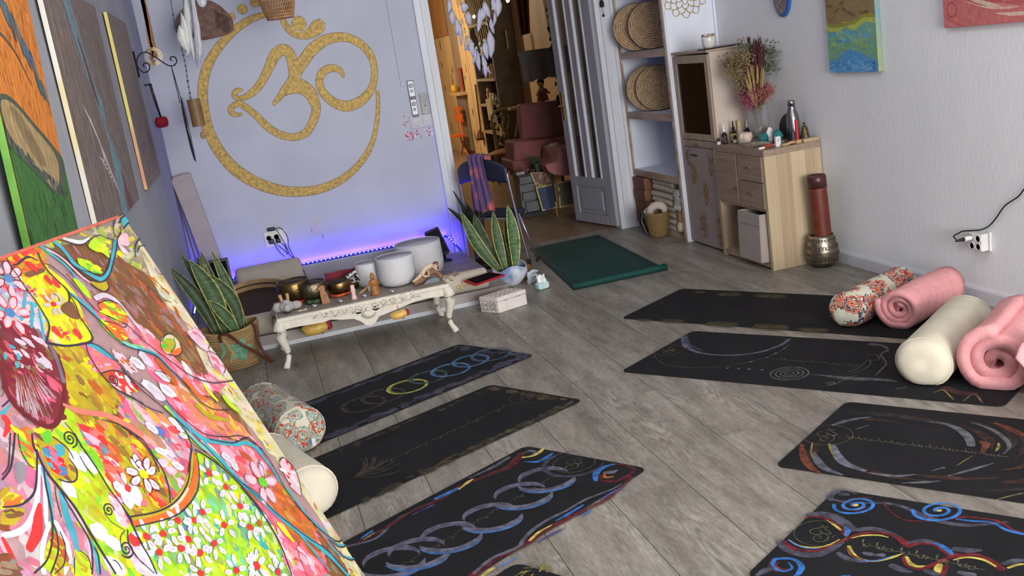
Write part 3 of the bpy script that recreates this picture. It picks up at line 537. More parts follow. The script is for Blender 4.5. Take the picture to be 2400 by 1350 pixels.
for pts, wk in (
    ([(-.334,.001,.0016),(-.338,.019,.0016),(-.338,.037,.0016),(-.339,.059,.0016),(-.337,.082,.0017),(-.339,.108,.0019),(-.343,.123,.0021),(-.357,.135,.0021),(-.372,.145,.0021)], 1), ([(-.267,.014,.002),(-.272,.03,.0018),(-.272,.049,.0018),(-.266,.068,.0018),(-.26,.085,.0022),(-.264,.096,.0025),(-.274,.105,.0018)], 1),
    ([(-.263,.096,.0014),(-.263,.11,.0014),(-.271,.131,.0016),(-.272,.148,.0018),(-.272,.162,.0022),(-.277,.172,.0025),(-.287,.174,.0025),(-.306,.171,.0025),(-.337,.163,.0024),(-.368,.146,.0021)], 1), ([(-.335,.019,.0012),(-.322,.02,.0021),(-.305,.016,.0025),(-.29,.016,.0022),(-.28,.025,.0011)], 1),
    ([(-.245,.008,.0011),(-.231,.021,.0011),(-.214,.048,.0013),(-.203,.075,.0015),(-.191,.089,.0017),(-.171,.097,.0017),(-.144,.092,.0019),(-.112,.074,.0017),(-.084,.056,.0018),(-.065,.041,.0016)], 1), ([(-.216,.041,.0011),(-.206,.06,.0011),(-.187,.073,.0011),(-.162,.085,.0013),(-.139,.081,.0015),(-.111,.064,.0014)], 1), ([(-.2,.092,.0015),(-.192,.105,.0015),(-.179,.114,.0015),(-.165,.111,.0015),(-.16,.101,.0011)], 1),
    ([(-.268,.034,.0013),(-.258,.043,.0013),(-.244,.069,.0013),(-.236,.101,.0013),(-.228,.134,.0013),(-.204,.158,.0013),(-.182,.18,.0013),(-.168,.21,.0013)], 1), ([(-.261,.091,.0014),(-.25,.115,.0015),(-.24,.14,.0015),(-.234,.158,.0013),(-.226,.191,.0013),(-.214,.21,.0013)], 1), ([(-.219,0,.0011),(-.197,.01,.0013),(-.179,.021,.0015),(-.155,.027,.0015),(-.129,.023,.0012),(-.103,.022,.0012),(-.089,.031,.0012),(-.072,.04,.0012)], 1),
    ([(-.06,.038,.0014),(-.062,.027,.0014),(-.046,.013,.0016),(-.028,.004,.0018),(-.001,0,.0018)], 1), ([(-.06,.038,.0014),(-.041,.03,.0016),(-.034,.02,.0014)], 1), ([(-.03,.015,.0018),(-.014,.007,.002),(.007,.005,.0018)], 1), ([(-.027,.026,.0018),(-.011,.021,.002),(.006,.019,.0016)], 1), ([(-.047,.081,.0016),(-.033,.067,.0018),(-.017,.058,.0018),(.003,.053,.0016)], 1), ([(-.034,.075,.0014),(-.016,.067,.0014),(.001,.071,.0012),(.003,.081,.001)], 1), ([(-.014,.114,.0012),(-.015,.125,.0012),(-.007,.13,.001)], 1), ([(-.07,.138,.001),(-.054,.154,.0012),(-.048,.171,.0012),(-.033,.182,.001)], 1),
    ([(-.296,.082,.0009),(-.288,.088,.0009),(-.291,.097,.0009)], 1), ([(-.227,.156,.0011),(-.207,.167,.0011),(-.192,.181,.0011),(-.179,.177,.0011)], 1), ([(-.215,.127,.0009),(-.191,.128,.0011),(-.169,.141,.0011),(-.165,.161,.0009)], 1), ([(-.127,.233,.001),(-.107,.227,.0014),(-.088,.23,.0012)], 1), ([(-.13,.257,.0012),(-.113,.268,.0014),(-.092,.266,.0014),(-.085,.253,.0012)], 1), ([(-.09,.238,.0008),(-.101,.252,.001),(-.123,.257,.001)], 1),
    ([(-.223,.202,.0011),(-.203,.219,.0015),(-.177,.236,.0017),(-.161,.252,.0017),(-.154,.274,.0017),(-.143,.303,.0015),(-.137,.336,.0013),(-.129,.361,.0013),(-.108,.384,.0014),(-.068,.402,.0012)], 1), ([(-.18,.192,.0011),(-.159,.234,.0013),(-.136,.271,.0013),(-.121,.297,.0015),(-.102,.32,.0016),(-.071,.342,.0018),(-.044,.353,.0016),(.002,.366,.0012)], 1),
    ([(-.212,.318,.0011),(-.201,.352,.0013),(-.188,.384,.0013),(-.17,.408,.0013),(-.128,.433,.0014),(-.087,.451,.0014),(-.065,.482,.0014)], 1), ([(-.172,.416,.0013),(-.142,.437,.0015),(-.117,.451,.0016),(-.078,.462,.0014),(-.056,.496,.0012)], 1), ([(-.26,.236,.0011),(-.256,.262,.0014),(-.246,.288,.0015),(-.232,.317,.0015),(-.22,.344,.0017),(-.213,.374,.0017),(-.224,.405,.0018),(-.242,.417,.002),(-.269,.434,.002)], 1), ([(-.292,.266,.0012),(-.276,.286,.0014),(-.261,.31,.0014),(-.236,.333,.0011)], 1), ([(-.34,.311,.0012),(-.329,.329,.0016),(-.32,.355,.0018),(-.321,.382,.0018),(-.328,.402,.0016)], 1), ([(-.219,.348,.0011),(-.215,.388,.0013),(-.204,.423,.0015),(-.192,.451,.0017),(-.185,.477,.0017)], 1),
    ([(-.19,.268,.0009),(-.174,.279,.0011),(-.171,.295,.0011),(-.174,.301,.0009)], 1), ([(-.046,.241,.0012),(-.043,.271,.0012),(-.025,.294,.001)], 1), ([(-.019,.289,.0012),(-.002,.282,.0014),(-.002,.261,.0014)], 1), ([(-.019,.293,.001),(-.004,.311,.0012),(-.005,.335,.0014),(-.021,.342,.0012)], 1),
    ([(-.438,.424,.0015),(-.393,.443,.0017),(-.353,.453,.0019),(-.317,.453,.002),(-.28,.443,.0018),(-.247,.421,.0018),(-.227,.408,.0015)], 1), ([(-.441,.44,.0013),(-.405,.454,.0015),(-.372,.466,.0016),(-.337,.473,.0016),(-.297,.471,.0016),(-.268,.462,.0016),(-.241,.441,.0015),(-.223,.418,.0011)], 1), ([(-.333,.327,.0014),(-.317,.347,.0016),(-.317,.378,.0018),(-.319,.406,.0018),(-.331,.431,.0018),(-.348,.45,.0016)], 1), ([(-.222,.413,.0018),(-.205,.436,.0024),(-.188,.467,.0024),(-.177,.497,.0023),(-.169,.53,.0021),(-.164,.575,.0021)], 1), ([(-.202,.39,.0011),(-.196,.41,.0013),(-.186,.446,.0013),(-.179,.476,.0013),(-.166,.511,.0013),(-.145,.561,.0014)], 1), ([(-.362,.367,.0012),(-.352,.367,.0012),(-.346,.377,.001)], 1), ([(-.439,.403,.0017),(-.443,.431,.0023),(-.451,.462,.0023),(-.454,.486,.002),(-.461,.512,.0018)], 1), ([(-.458,.437,.001),(-.472,.45,.0012),(-.475,.471,.0012),(-.47,.491,.0012),(-.465,.509,.001)], 1),
    ([(-.094,.455,.0016),(-.072,.462,.0019),(-.061,.487,.0019),(-.055,.523,.0014),(-.063,.566,.0014),(-.066,.609,.0014),(-.056,.649,.0014),(-.045,.684,.0015),(-.025,.722,.002),(-.008,.734,.0022),(.007,.733,.0017)], 1), ([(-.036,.712,.0012),(-.026,.736,.002),(-.008,.747,.002),(.002,.745,.0015)], 1), ([(-.043,.708,.0012),(-.032,.752,.0017),(-.017,.774,.0022),(-.001,.78,.0017)], 1), ([(-.175,.516,.0018),(-.168,.561,.0023),(-.168,.604,.0025),(-.176,.644,.0025),(-.197,.69,.0025)], 1), ([(-.167,.51,.0011),(-.147,.542,.0014),(-.135,.588,.0014),(-.115,.63,.0016),(-.09,.679,.0014),(-.064,.721,.0014),(-.051,.781,.0015)], 1), ([(-.031,.536,.0012),(-.011,.538,.0015),(-.002,.571,.0015),(-.017,.597,.0017),(-.032,.612,.0015)], 1), ([(-.09,.508,.0012),(-.086,.521,.0012),(-.1,.535,.0009)], 1),
    ([(-.526,.233,.0019),(-.548,.253,.002),(-.569,.269,.002),(-.59,.275,.0019)], 1), ([(-.533,.23,.0019),(-.556,.253,.0019),(-.571,.266,.0017),(-.586,.27,.0015)], .8), ([(-.511,.268,.0019),(-.538,.296,.0021),(-.56,.313,.0022),(-.585,.316,.0022),(-.602,.311,.0017),(-.616,.304,.0014)], 1), ([(-.519,.292,.0013),(-.534,.312,.0019),(-.548,.335,.0021),(-.564,.359,.002),(-.586,.38,.0019),(-.61,.393,.0017),(-.637,.395,.0017)], 1), ([(-.564,.359,.0014),(-.571,.377,.0016),(-.587,.395,.0017),(-.616,.409,.0015)], 1), ([(-.523,.322,.0011),(-.535,.339,.0013),(-.546,.361,.0013)], .8), ([(-.514,.271,.0026),(-.52,.299,.0029),(-.518,.331,.0029),(-.516,.364,.0029),(-.52,.401,.0027),(-.523,.433,.0026),(-.526,.469,.0024)], 1), ([(-.52,.334,.0014),(-.524,.367,.0016),(-.529,.409,.0019),(-.544,.432,.0019),(-.561,.447,.0016)], 1), ([(-.529,.422,.0014),(-.533,.435,.0018),(-.549,.455,.0016)], 1), ([(-.563,.375,.0013),(-.57,.394,.0014),(-.589,.411,.0014),(-.611,.413,.0012)], .8), ([(-.57,.415,.0013),(-.585,.431,.0012)], .8), ([(-.554,.412,.0011),(-.549,.427,.0013),(-.557,.441,.0013)], .8),
    ([(-.522,.236,.0011),(-.534,.254,.0013),(-.539,.276,.0013),(-.533,.287,.0011)], .8), ([(-.501,.246,.0019),(-.512,.261,.0026),(-.514,.274,.0026)], 1), ([(-.472,.265,.0011),(-.462,.29,.0013),(-.464,.307,.0011)], 1), ([(-.471,.303,.0011),(-.471,.321,.0015),(-.483,.333,.0016),(-.497,.33,.0016),(-.51,.318,.0013)], 1), ([(-.433,.279,.0018),(-.436,.299,.002),(-.437,.337,.0018),(-.44,.371,.0017),(-.439,.397,.0015),(-.439,.426,.0018)], 1), ([(-.439,.426,.002),(-.447,.444,.002),(-.45,.466,.0017)], 1), ([(-.451,.31,.001),(-.453,.327,.0012),(-.452,.346,.001)], 1), ([(-.515,.453,.0011),(-.511,.459,.0013),(-.512,.471,.0011)], 1), ([(-.458,.435,.0012),(-.471,.451,.0012),(-.474,.474,.0012),(-.472,.488,.001)], 1),
    ([(-.298,.174,.0014),(-.306,.19,.0016),(-.309,.218,.0018),(-.305,.243,.0018),(-.296,.263,.0016),(-.265,.301,.0016)], 1), ([(-.297,.173,.0012),(-.278,.183,.0013),(-.264,.206,.0013),(-.259,.228,.0013),(-.254,.252,.0013),(-.242,.28,.0011)], 1), ([(-.308,.225,.0012),(-.282,.23,.0014),(-.263,.243,.0014),(-.253,.263,.0013),(-.258,.277,.0011)], 1), ([(-.369,.147,.0021),(-.337,.163,.0024),(-.284,.177,.0021)], 1), ([(-.367,.285,.0012),(-.345,.303,.0014),(-.33,.322,.0014),(-.316,.347,.0012)], 1), ([(-.436,.258,.0012),(-.434,.282,.0013),(-.438,.302,.0012)], .8)):
    P.line(X['K'], pts, wk=wk * 1.45)
for q, r, t, ro in (([(-.466,.396)][0], .011, 2.0, .5), ([(-.482,.455)][0], .014, 2.2, 2.0), ([(-.447,.281)][0], .014, 2.3, .4), ([(-.294,.244)][0], .010, 2.3, .2)): spiral('K', q[0], q[1], r, t, .0022, ro)
P.line(X['K'], [(-.468,.387,.0008),(-.476,.397,.0011),(-.474,.414,.0011),(-.462,.434,.001)]); P.line(X['K'], [(-.462,.434,.001),(-.477,.436,.0013),(-.489,.449,.0013),(-.49,.463,.0013),(-.48,.466,.001)])
P.line((214, 104, 84), [(-CW + .01, .003, .004), (-.3, .003, .005), (-.02, .003, .005)], n=8)
def pc_in(u, v, w): return pc(min(-.0005, max(-CW + .0005, u)), min(CH - .0005, max(.0005, v)), w)
P.build('paint_strokes', M_big, pc_in, big)
M_eas = mat('beech_easel', (170, 132, 88), .55, var=.12, scale=12, stretch=(3, 3, .3))
eb = pc(-CW / 2, 0, -.05); 
for u in (-CW + .2, -.2): B().tube([pc(u, .25, -.048), pc(u, CH + .295, -.048)], .016, 8).build('easel_leg', M_eas, big)
B().tube([pc(-CW / 2, .3, -.05), (-.56, 1.95, .016)], .014, 8).build('easel_prop', M_eas, big)
B().slab([(-CW + .1, CH), (-.1, CH), (-.1, CH + .022), (-CW + .1, CH + .022)], -.075, .03, pc).build('easel_ledge', M_eas, big)
# ================================================================ YOGA MATS
M_mat = mat('black_rubber_mat', (27, 27, 30), .8, var=.18, scale=5, bump=.25, bscale=300, spec=.16)
M_mpaint = paint_mat('mat_paint', rough=.6, var=.25, scale=35, bump=.15, dry=.4)
def mat_outline(w, l, r=.035, n=5):
    out = []
    for cx, cy, a0 in ((l - r, w - r, 0), (r, w - r, 90), (r, r, 180), (l - r, r, 270)):
        for i in range(n + 1):
            a = math.radians(a0 + 90 * i / n); out.append((cx + r * math.cos(a), cy + r * math.sin(a)))
    return out
def yoga_mat(A, Bp, ang, L, label):
    """A, Bp: the two corners of the end that shows; ang: direction the mat runs from there"""
    A = V(A); Bp = V(Bp); d = V((math.cos(math.radians(ang)), math.sin(math.radians(ang)))); e = Bp - A; w = e.length; e = e / w
    t = thing('yoga_mat', label, 'yoga mat', (A.x, A.y, 0), group='painted yoga mats laid out in two rows')
    b = B()
    def fn(u, v, z):
        lift = 0
        p = A + d * u + e * v; return (p.x, p.y, z)
    b.slab(mat_outline(w, L), .0005, .005, fn); b.build('mat_body', M_mat, t, bevel=.0015)
    return t
def om_on(P, col, cx, cy, s, ang, ring=True, w=.5, flip=1):
    ca, sa = math.cos(ang), math.sin(ang)
    def tr(u, v): return (cx + (u * ca - v * sa * flip) * s, cy + (u * sa + v * ca * flip) * s)
    for st in OM: P.line(col, [(*tr(u - .1, v - .15), max(.05, ww) * s * w) for u, v, ww in st], n=4)
    P.line(col, [(*tr(.02 + .12 * math.cos(a), .62 + .10 * math.sin(a)), .05 * s * w) for a in [PI * 1.1 + i * PI * .8 / 5 for i in range(6)]], n=2)
    if ring: P.line(col, [(*tr(1.0 * math.cos(a), 1.0 * math.sin(a)), .05 * s * w) for a in [i * 2 * PI / 24 for i in range(24)]], n=1, closed=True)
def script_line(P, col, p0, p1, h, words):
    """cursive handwriting between two points: one looping stroke per word"""
    p0, p1 = V(p0), V(p1); L = (p1 - p0).length; d = (p1 - p0) / L; e = V((-d.y, d.x)); r = random.Random(3); x = 0; tot = sum(words) + len(words)
    for wd in words:
        pts = []; n = wd * 4
        for i in range(n + 1):
            u = (x + wd * i / n) / tot * L; v = h * (.5 * math.sin(i * 1.9) + .25 * math.sin(i * .83 + 1) + (0.9 if i in (1, 2) else 0)); q = p0 + d * (u + .35 * h * math.cos(i * 1.9)) + e * v
            pts.append((q.x, q.y, .0028))
        P.line(col, pts, n=2)
        x += wd + 1; q = p0 + d * ((x - .7) / tot * L); P.line(col, [(q.x, q.y, .003), (q.x + d.x * .018, q.y + d.y * .018, .003)], n=1)
def flat(u, v, w): return (u, v, .0052 + w)
def ring(P, col, cx, cy, r, w, a0=0, a1=360, asp=1.0, ang=0.0, taper=.25):
    n = max(6, int(abs(a1 - a0) / 15)); ca, sa = math.cos(ang), math.sin(ang); pts = []
    for i in range(n + 1):
        a = math.radians(a0 + (a1 - a0) * i / n); x, y = r * math.cos(a), r * asp * math.sin(a); pts.append((cx + x * ca - y * sa, cy + x * sa + y * ca, w))
    P.line(col, pts, n=2, taper=0 if abs(a1 - a0) >= 359 else taper)
GREY, BLUE, RED, YEL = (96, 96, 112), (52, 118, 196), (88, 24, 30), (206, 188, 90)
L1 = yoga_mat((.945, 5.529), (1.259, 5.013), -155, 1.78, 'black yoga mat with a chain of thin coloured rings, nearest the altar table')
P = Paint(base=.0003)
def cloud_edge(P, A, Bp, n, cols, r0, r1, inward, a=1.0):
    A, Bp = V(A), V(Bp); d = Bp - A; L = d.length; d /= L; nn = V((-d.y, d.x)) * inward
    for i in range(n):
        t = rnd.random() ** 1.0; q = A + d * (L * t) + nn * rnd.uniform(.012, .05); r = rnd.uniform(r0, r1)
        P.dab(rnd.choice(cols), q.x, q.y, r, r * rnd.uniform(.4, .7), math.atan2(d.y, d.x) + rnd.uniform(-.4, .4), 9, wob=.3, a=a)
CL = [(70, 70, 88), (62, 62, 80), (84, 84, 104), (54, 54, 72)]
cloud_edge(P, (1.235, 5.01), (.1, 4.48), 75, CL, .02, .05, -1, .8); cloud_edge(P, (.92, 5.49), (.0, 5.07), 60, CL, .015, .04, 1, .7); cloud_edge(P, (.94, 5.5), (1.24, 5.02), 22, CL, .02, .04, -1, .7)
rc = [([(.295,4.851)][0], (62, 46, 44), .12), ([(.405,4.905)][0], (62, 50, 48), .12), ([(.543,4.966)][0], (176, 180, 84), .115), ([(.67,5.045)][0], (58, 82, 84), .11), ([(.801,5.08)][0], (80, 126, 170), .115), ([(.931,5.158)][0], (74, 122, 168), .11), ([(1.057,5.186)][0], (66, 92, 128), .12)]
for q, col, r in rc:
    ring(P, col, q[0], q[1], r * .9, .017); ring(P, tuple(int(v * .7) for v in col), q[0], q[1], r * .78, .008, 20, 250)
om_on(P, (84, 88, 96), *rc[-1][0], .055, math.radians(-150), True, .6, 1)
P.build('painted_motif', M_mpaint, flat, L1)
L2 = yoga_mat((.93, 4.70), (1.25, 4.19), -155.5, 1.80, 'black yoga mat with dim gold blossoms along its edges, second in the left row')
P = Paint(base=.0003); GB = [(74, 64, 46), (62, 54, 42), (88, 74, 50), (54, 48, 40)]
cloud_edge(P, (1.21, 4.17), (.15, 3.66), 90, GB, .012, .035, -1, .8); cloud_edge(P, (.90, 4.66), (.0, 4.26), 40, GB, .01, .025, 1, .6); cloud_edge(P, (.95, 4.66), (1.22, 4.22), 26, GB + [(92, 70, 44)], .015, .04, -1, .8)
q = [(1.037,4.399)][0]; om_on(P, (104, 92, 66), q[0], q[1], .085, math.radians(-150), True, .55, 1)
script_line(P, (104, 104, 92), [(.944,4.356)][0], [(.195,3.979)][0], .012, (2, 4, 2, 4, 2, 3, 2, 4))
for i in range(14):
    a = [(.145,3.95)][0]; g = math.radians(rnd.uniform(-60, 60) + 25); P.line((66, 58, 46), [(a[0], a[1], .004), (a[0] + .1 * math.cos(g), a[1] + .1 * math.sin(g), .012), (a[0] + .2 * math.cos(g + .3), a[1] + .2 * math.sin(g + .3), .003)], a=.8)
P.build('painted_motif', M_mpaint, flat, L2)
L3 = yoga_mat((.864, 3.833), (1.213, 3.335), -151.5, 1.80, 'black yoga mat with grey crescent moons and red, blue and yellow side waves')
P = Paint(base=.0003)
for col, pts in (
    (GREY, [(.05,3.343,.0158),(.155,3.347,.0141),(.235,3.439,.0144),(.313,3.49,.0127),(.403,3.519,.0092)]), (RED, [(.077,3.349,.014),(.19,3.403,.0196),(.313,3.49,.0146),(.434,3.534,.0221),(.528,3.601,.0169),(.648,3.636,.0228),(.747,3.669,.0346),(.827,3.761,.0394)]), (BLUE, [(.106,3.377,.0088),(.15,3.412,.0143)]), (YEL, [(.11,3.359,.0035),(.155,3.393,.0071)]), (BLUE, [(.415,3.546,.0185),(.485,3.573,.0242),(.518,3.589,.0094)]), (YEL, [(.514,3.573,.0075),(.561,3.617,.017),(.588,3.637,.0057)]), (GREY, [(.577,3.654,.0095),(.695,3.704,.0213),(.771,3.757,.0177)]), ((66, 60, 120), [(.308,3.46,.0072),(.398,3.496,.0128)]),
    (BLUE, [(.815,3.675,.0061),(.861,3.644,.0182),(.911,3.667,.0199),(.939,3.689,.0108)]), (YEL, [(.82,3.721,.0154),(.857,3.712,.0154),(.893,3.729,.0202),(.919,3.754,.0125)]), (GREY, [(.827,3.758,.0062),(.861,3.768,.0203),(.88,3.747,.0156),(.859,3.719,.0108)]), ((36, 30, 36), [(.845,3.754,.0062),(.868,3.75,.0062)]),
    (BLUE, [(1.003,3.342,.0143),(1.024,3.401,.0262),(1.068,3.44,.0221),(1.117,3.442,.0103)]), (RED, [(1.032,3.381,.0145),(1.026,3.327,.0143),(1.067,3.299,.0171),(1.127,3.318,.0187),(1.164,3.352,.0145),(1.151,3.407,.0103),(1.12,3.436,.0089)]), ((180, 96, 50), [(1.057,3.394,.0073),(1.044,3.351,.0144),(1.072,3.34,.0101)]), (GREY, [(1.062,3.391,.0218),(1.081,3.379,.0291),(1.106,3.384,.0117)]), (RED, [(1.131,3.3,.0172),(1.059,3.234,.0211),(.968,3.172,.0234),(.866,3.133,.0244),(.768,3.096,.0267),(.682,3.055,.0289),(.63,3.018,.0325),(.551,2.989,.0282),(.479,2.957,.0317),(.412,2.904,.0375)]),
    (GREY, [(1.077,3.265,.0057),(1.028,3.241,.0098),(.918,3.217,.0125),(.825,3.172,.0136),(.739,3.138,.0161),(.673,3.095,.0172),(.63,3.052,.017),(.603,3.012,.0168),(.554,2.998,.0167),(.494,2.98,.0153),(.421,2.919,.0125)]), (BLUE, [(.77,3.119,.0067),(.827,3.145,.0162),(.894,3.18,.0096)]), ((70, 74, 150), [(.967,3.185,.0069),(1.01,3.211,.0139),(1.064,3.231,.007)]), (BLUE, [(.858,3.101,.0054),(.888,3.12,.0108),(.909,3.132,.0041)]), (YEL, [(.646,3.031,.0104),(.692,3.072,.0119),(.747,3.097,.0053)]), ((60, 58, 120), [(.667,3.007,.0052),(.721,3.031,.0131),(.78,3.053,.0066)]), (BLUE, [(.501,2.913,.0063),(.54,2.931,.0126),(.584,2.947,.0051)]), (YEL, [(.442,2.887,.0125),(.472,2.91,.0163),(.493,2.918,.0075)])):
    P.line(col, pts, n=5, a=.95)
for q, s in ((([(.184,3.143)][0]), .6), (([(.275,3.158)][0]), .75), (([(.402,3.212)][0]), 1.0), (([(.571,3.278)][0]), 1.0), (([(.719,3.386)][0]), .9), (([(.839,3.471)][0]), .9)):
    g = math.radians(-28)
    ring(P, GREY, q[0], q[1], .105, .034, 40, 190, .9, g); ring(P, (86, 86, 110), q[0], q[1], .10, .014, 30, 200, .9, g); ring(P, (104, 104, 124), q[0], q[1], .115, .040, 215, 370, .9, g); ring(P, (60, 110, 170), q[0], q[1], .128, .014, 225, 350, .9, g)
q = [(.983,3.544)][0]; ring(P, (60, 60, 78), q[0], q[1], .12, .02, 60, 330); om_on(P, (108, 96, 72), q[0], q[1], .085, math.radians(-150), True, .55, 1)
script_line(P, (96, 88, 72), [(.882,3.481)][0], [(.167,3.072)][0], .013, (2, 4, 2, 4, 2, 3, 2, 4, 3))
P.build('painted_motif', M_mpaint, flat, L3)
L4 = yoga_mat((.565, 2.915), (.90, 2.43), -151, 1.80, 'black yoga mat with a gold flower, only its corner showing at the bottom edge')
P = Paint(base=.0003)
for i in range(26):
    q = [(.605,2.818)][0]; a = rnd.uniform(0, 6.28); r = rnd.uniform(.01, .05); P.line((132, 124, 62), [(q[0] + r * math.cos(a), q[1] + r * math.sin(a), .004), (q[0] + (r + .02) * math.cos(a + .5), q[1] + (r + .02) * math.sin(a + .5), .006)], n=3)
P.line((132, 124, 62), [(.665,2.778,.0024),(.692,2.787,.0037),(.688,2.804,.0025)])
P.build('painted_motif', M_mpaint, flat, L4)
R1 = yoga_mat((1.89, 5.32), (2.43, 5.652), -55, 1.73, 'black yoga mat with faint olive gold lotus leaves, under the patterned right bolster')
P = Paint(base=.0003); OL = (76, 70, 46)
for q, r in (([(2.474,5.48)][0], .05), ([(2.582,5.303)][0], .09), ([(2.738,5.089)][0], .10), ([(2.093,5.05)][0], .08), ([(2.267,4.799)][0], .10), ([(2.441,4.567)][0], .11), ([(2.576,4.371)][0], .09), ([(1.979,5.18)][0], .05)):
    P.dab(OL, q[0], q[1], r, r * .45, math.radians(-55), 14, a=.7)
    for i in range(7): a = math.radians(-55) + (i - 3) * .12; P.line((96, 88, 58), [(q[0] - r * .7 * math.cos(a), q[1] - r * .7 * math.sin(a) * .8, .003), (q[0] + r * .8 * math.cos(a), q[1] + r * .8 * math.sin(a) * .8, .003)], a=.7)
q = [(2.183,5.436)][0]; om_on(P, (70, 66, 54), q[0], q[1], .07, math.radians(-148), True, .5, 1); script_line(P, (58, 58, 56), [(2.28,5.264)][0], [(2.691,4.607)][0], .012, (3, 4, 2, 4, 3))
P.build('painted_motif', M_mpaint, flat, R1)
R2 = yoga_mat((1.54, 4.445), (2.10, 4.80), -52.5, 1.74, 'black yoga mat with a grey moon arc and a feather charm, under the cream bolster')
P = Paint(base=.0003)
for col, pts, a in (((92, 98, 116), [(2.017,4.727,.0365),(1.962,4.587,.0308),(1.968,4.439,.0208),(2.057,4.312,.0159),(2.185,4.252,.0182),(2.32,4.271,.0208),(2.414,4.331,.0165)], .9), ((70, 76, 90), [(2.05,4.775,.0123),(1.988,4.601,.0119),(1.994,4.452,.0093)], .9), ((96, 92, 84), [(1.769,4.559,.0035),(1.752,4.421,.0045),(1.806,4.295,.0045),(1.898,4.219,.0044),(1.986,4.176,.0044),(2.105,4.156,.0045),(2.249,4.18,.0045),(2.372,4.261,.0046)], .9),
    ((84, 88, 92), [(2.205,3.846,.0064),(2.231,3.816,.0085),(2.261,3.78,.0127),(2.297,3.714,.0315),(2.356,3.647,.0377),(2.414,3.592,.0271),(2.456,3.531,.0083)], .8), ((120, 122, 120), [(2.231,3.816,.0032),(2.336,3.68,.0042),(2.452,3.526,.0031)], .9), ((110, 106, 92), [(2.216,3.67,.0041),(2.256,3.665,.0052),(2.325,3.691,.0042),(2.377,3.691,.0032)], .9), ((110, 106, 92), [(2.211,3.688,.0041),(2.245,3.687,.0052),(2.233,3.656,.0041),(2.205,3.665,.0041)], .9),
    ((92, 80, 92), [(2.659,4.007,.0344),(2.685,3.95,.0205),(2.666,3.884,.0157),(2.608,3.855,.0111),(2.557,3.744,.0109),(2.488,3.685,.0085),(2.433,3.645,.0053)], .8), ((96, 88, 78), [(2.555,3.884,.0044),(2.591,3.87,.0056),(2.561,3.801,.0044),(2.52,3.821,.0044)], .9), ((96, 88, 78), [(2.368,3.755,.0043),(2.415,3.759,.0054),(2.527,3.83,.0044),(2.474,3.754,.0043),(2.373,3.723,.0042)], .9), ((126, 112, 62), [(2.494,3.335,.0061),(2.538,3.338,.0101),(2.523,3.288,.008),(2.503,3.232,.0079)], .9), ((110, 96, 64), [(2.521,3.194,.0059),(2.599,3.229,.01),(2.564,3.139,.0079)], .9), ((96, 60, 60), [(2.561,3.357,.0306),(2.566,3.279,.0403),(2.604,3.225,.0301)], .5), ((96, 100, 110), [(2.402,3.457,.0061),(2.446,3.448,.0082)], .9)):
    P.line(col, pts, n=5, a=a)
q = [(2.157,3.899)][0]
for r in (.085, .062, .04, .02): ring(P, (96, 100, 98), q[0], q[1], r, .007)
for p in [(1.97,4.144),(2.008,4.105),(2.042,4.066),(2.083,4.019),(2.102,4.152),(2.188,4.156),(2.251,4.185),(2.319,4.22)]: P.dab((120, 122, 126), p[0], p[1], .008, .006, 0)
q = [(1.862,4.584)][0]; om_on(P, (124, 98, 60), q[0], q[1], .08, math.radians(-148), True, .6, 1); script_line(P, (96, 84, 62), [(2.179,4.157)][0], [(2.469,3.759)][0], .016, (3, 5, 2, 4, 3))
P.build('painted_motif', M_mpaint, flat, R2)
R3 = yoga_mat((1.617, 3.09), (2.165, 3.465), -53, 1.78, 'black yoga mat with a large rust brown swirl and grey arcs around a dark circle')
P = Paint(base=.0003); cx, cy = [(2.09,2.972)][0]; BR = [(58, 40, 36), (66, 42, 36), (50, 42, 40), (72, 46, 38), (48, 44, 44)]; ax = math.radians(-53)
for i in range(90):
    r = rnd.uniform(.25, .62); a0 = rnd.uniform(0, 360); P_pts = []
    n = 7; da = rnd.uniform(25, 60)
    ok = True
    for j in range(n):
        a = math.radians(a0 + da * j / (n - 1)); rr = r + .012 * j; x, y = rr * 1.15 * math.cos(a), rr * .78 * math.sin(a)
        px, py = cx + x * math.cos(ax) - y * math.sin(ax), cy + x * math.sin(ax) + y * math.cos(ax); P_pts.append((px, py, rnd.uniform(.015, .04)))
        rel = V((px - 1.617, py - 3.09)); s = rel.x * math.cos(ax) + rel.y * math.sin(ax); t = rel.x * -math.sin(ax) + rel.y * math.cos(ax)
        if not (.02 < s < 1.74 and .03 < t < .62): ok = False
    if ok: P.line(rnd.choice(BR), P_pts, n=2, taper=.4, a=.8)
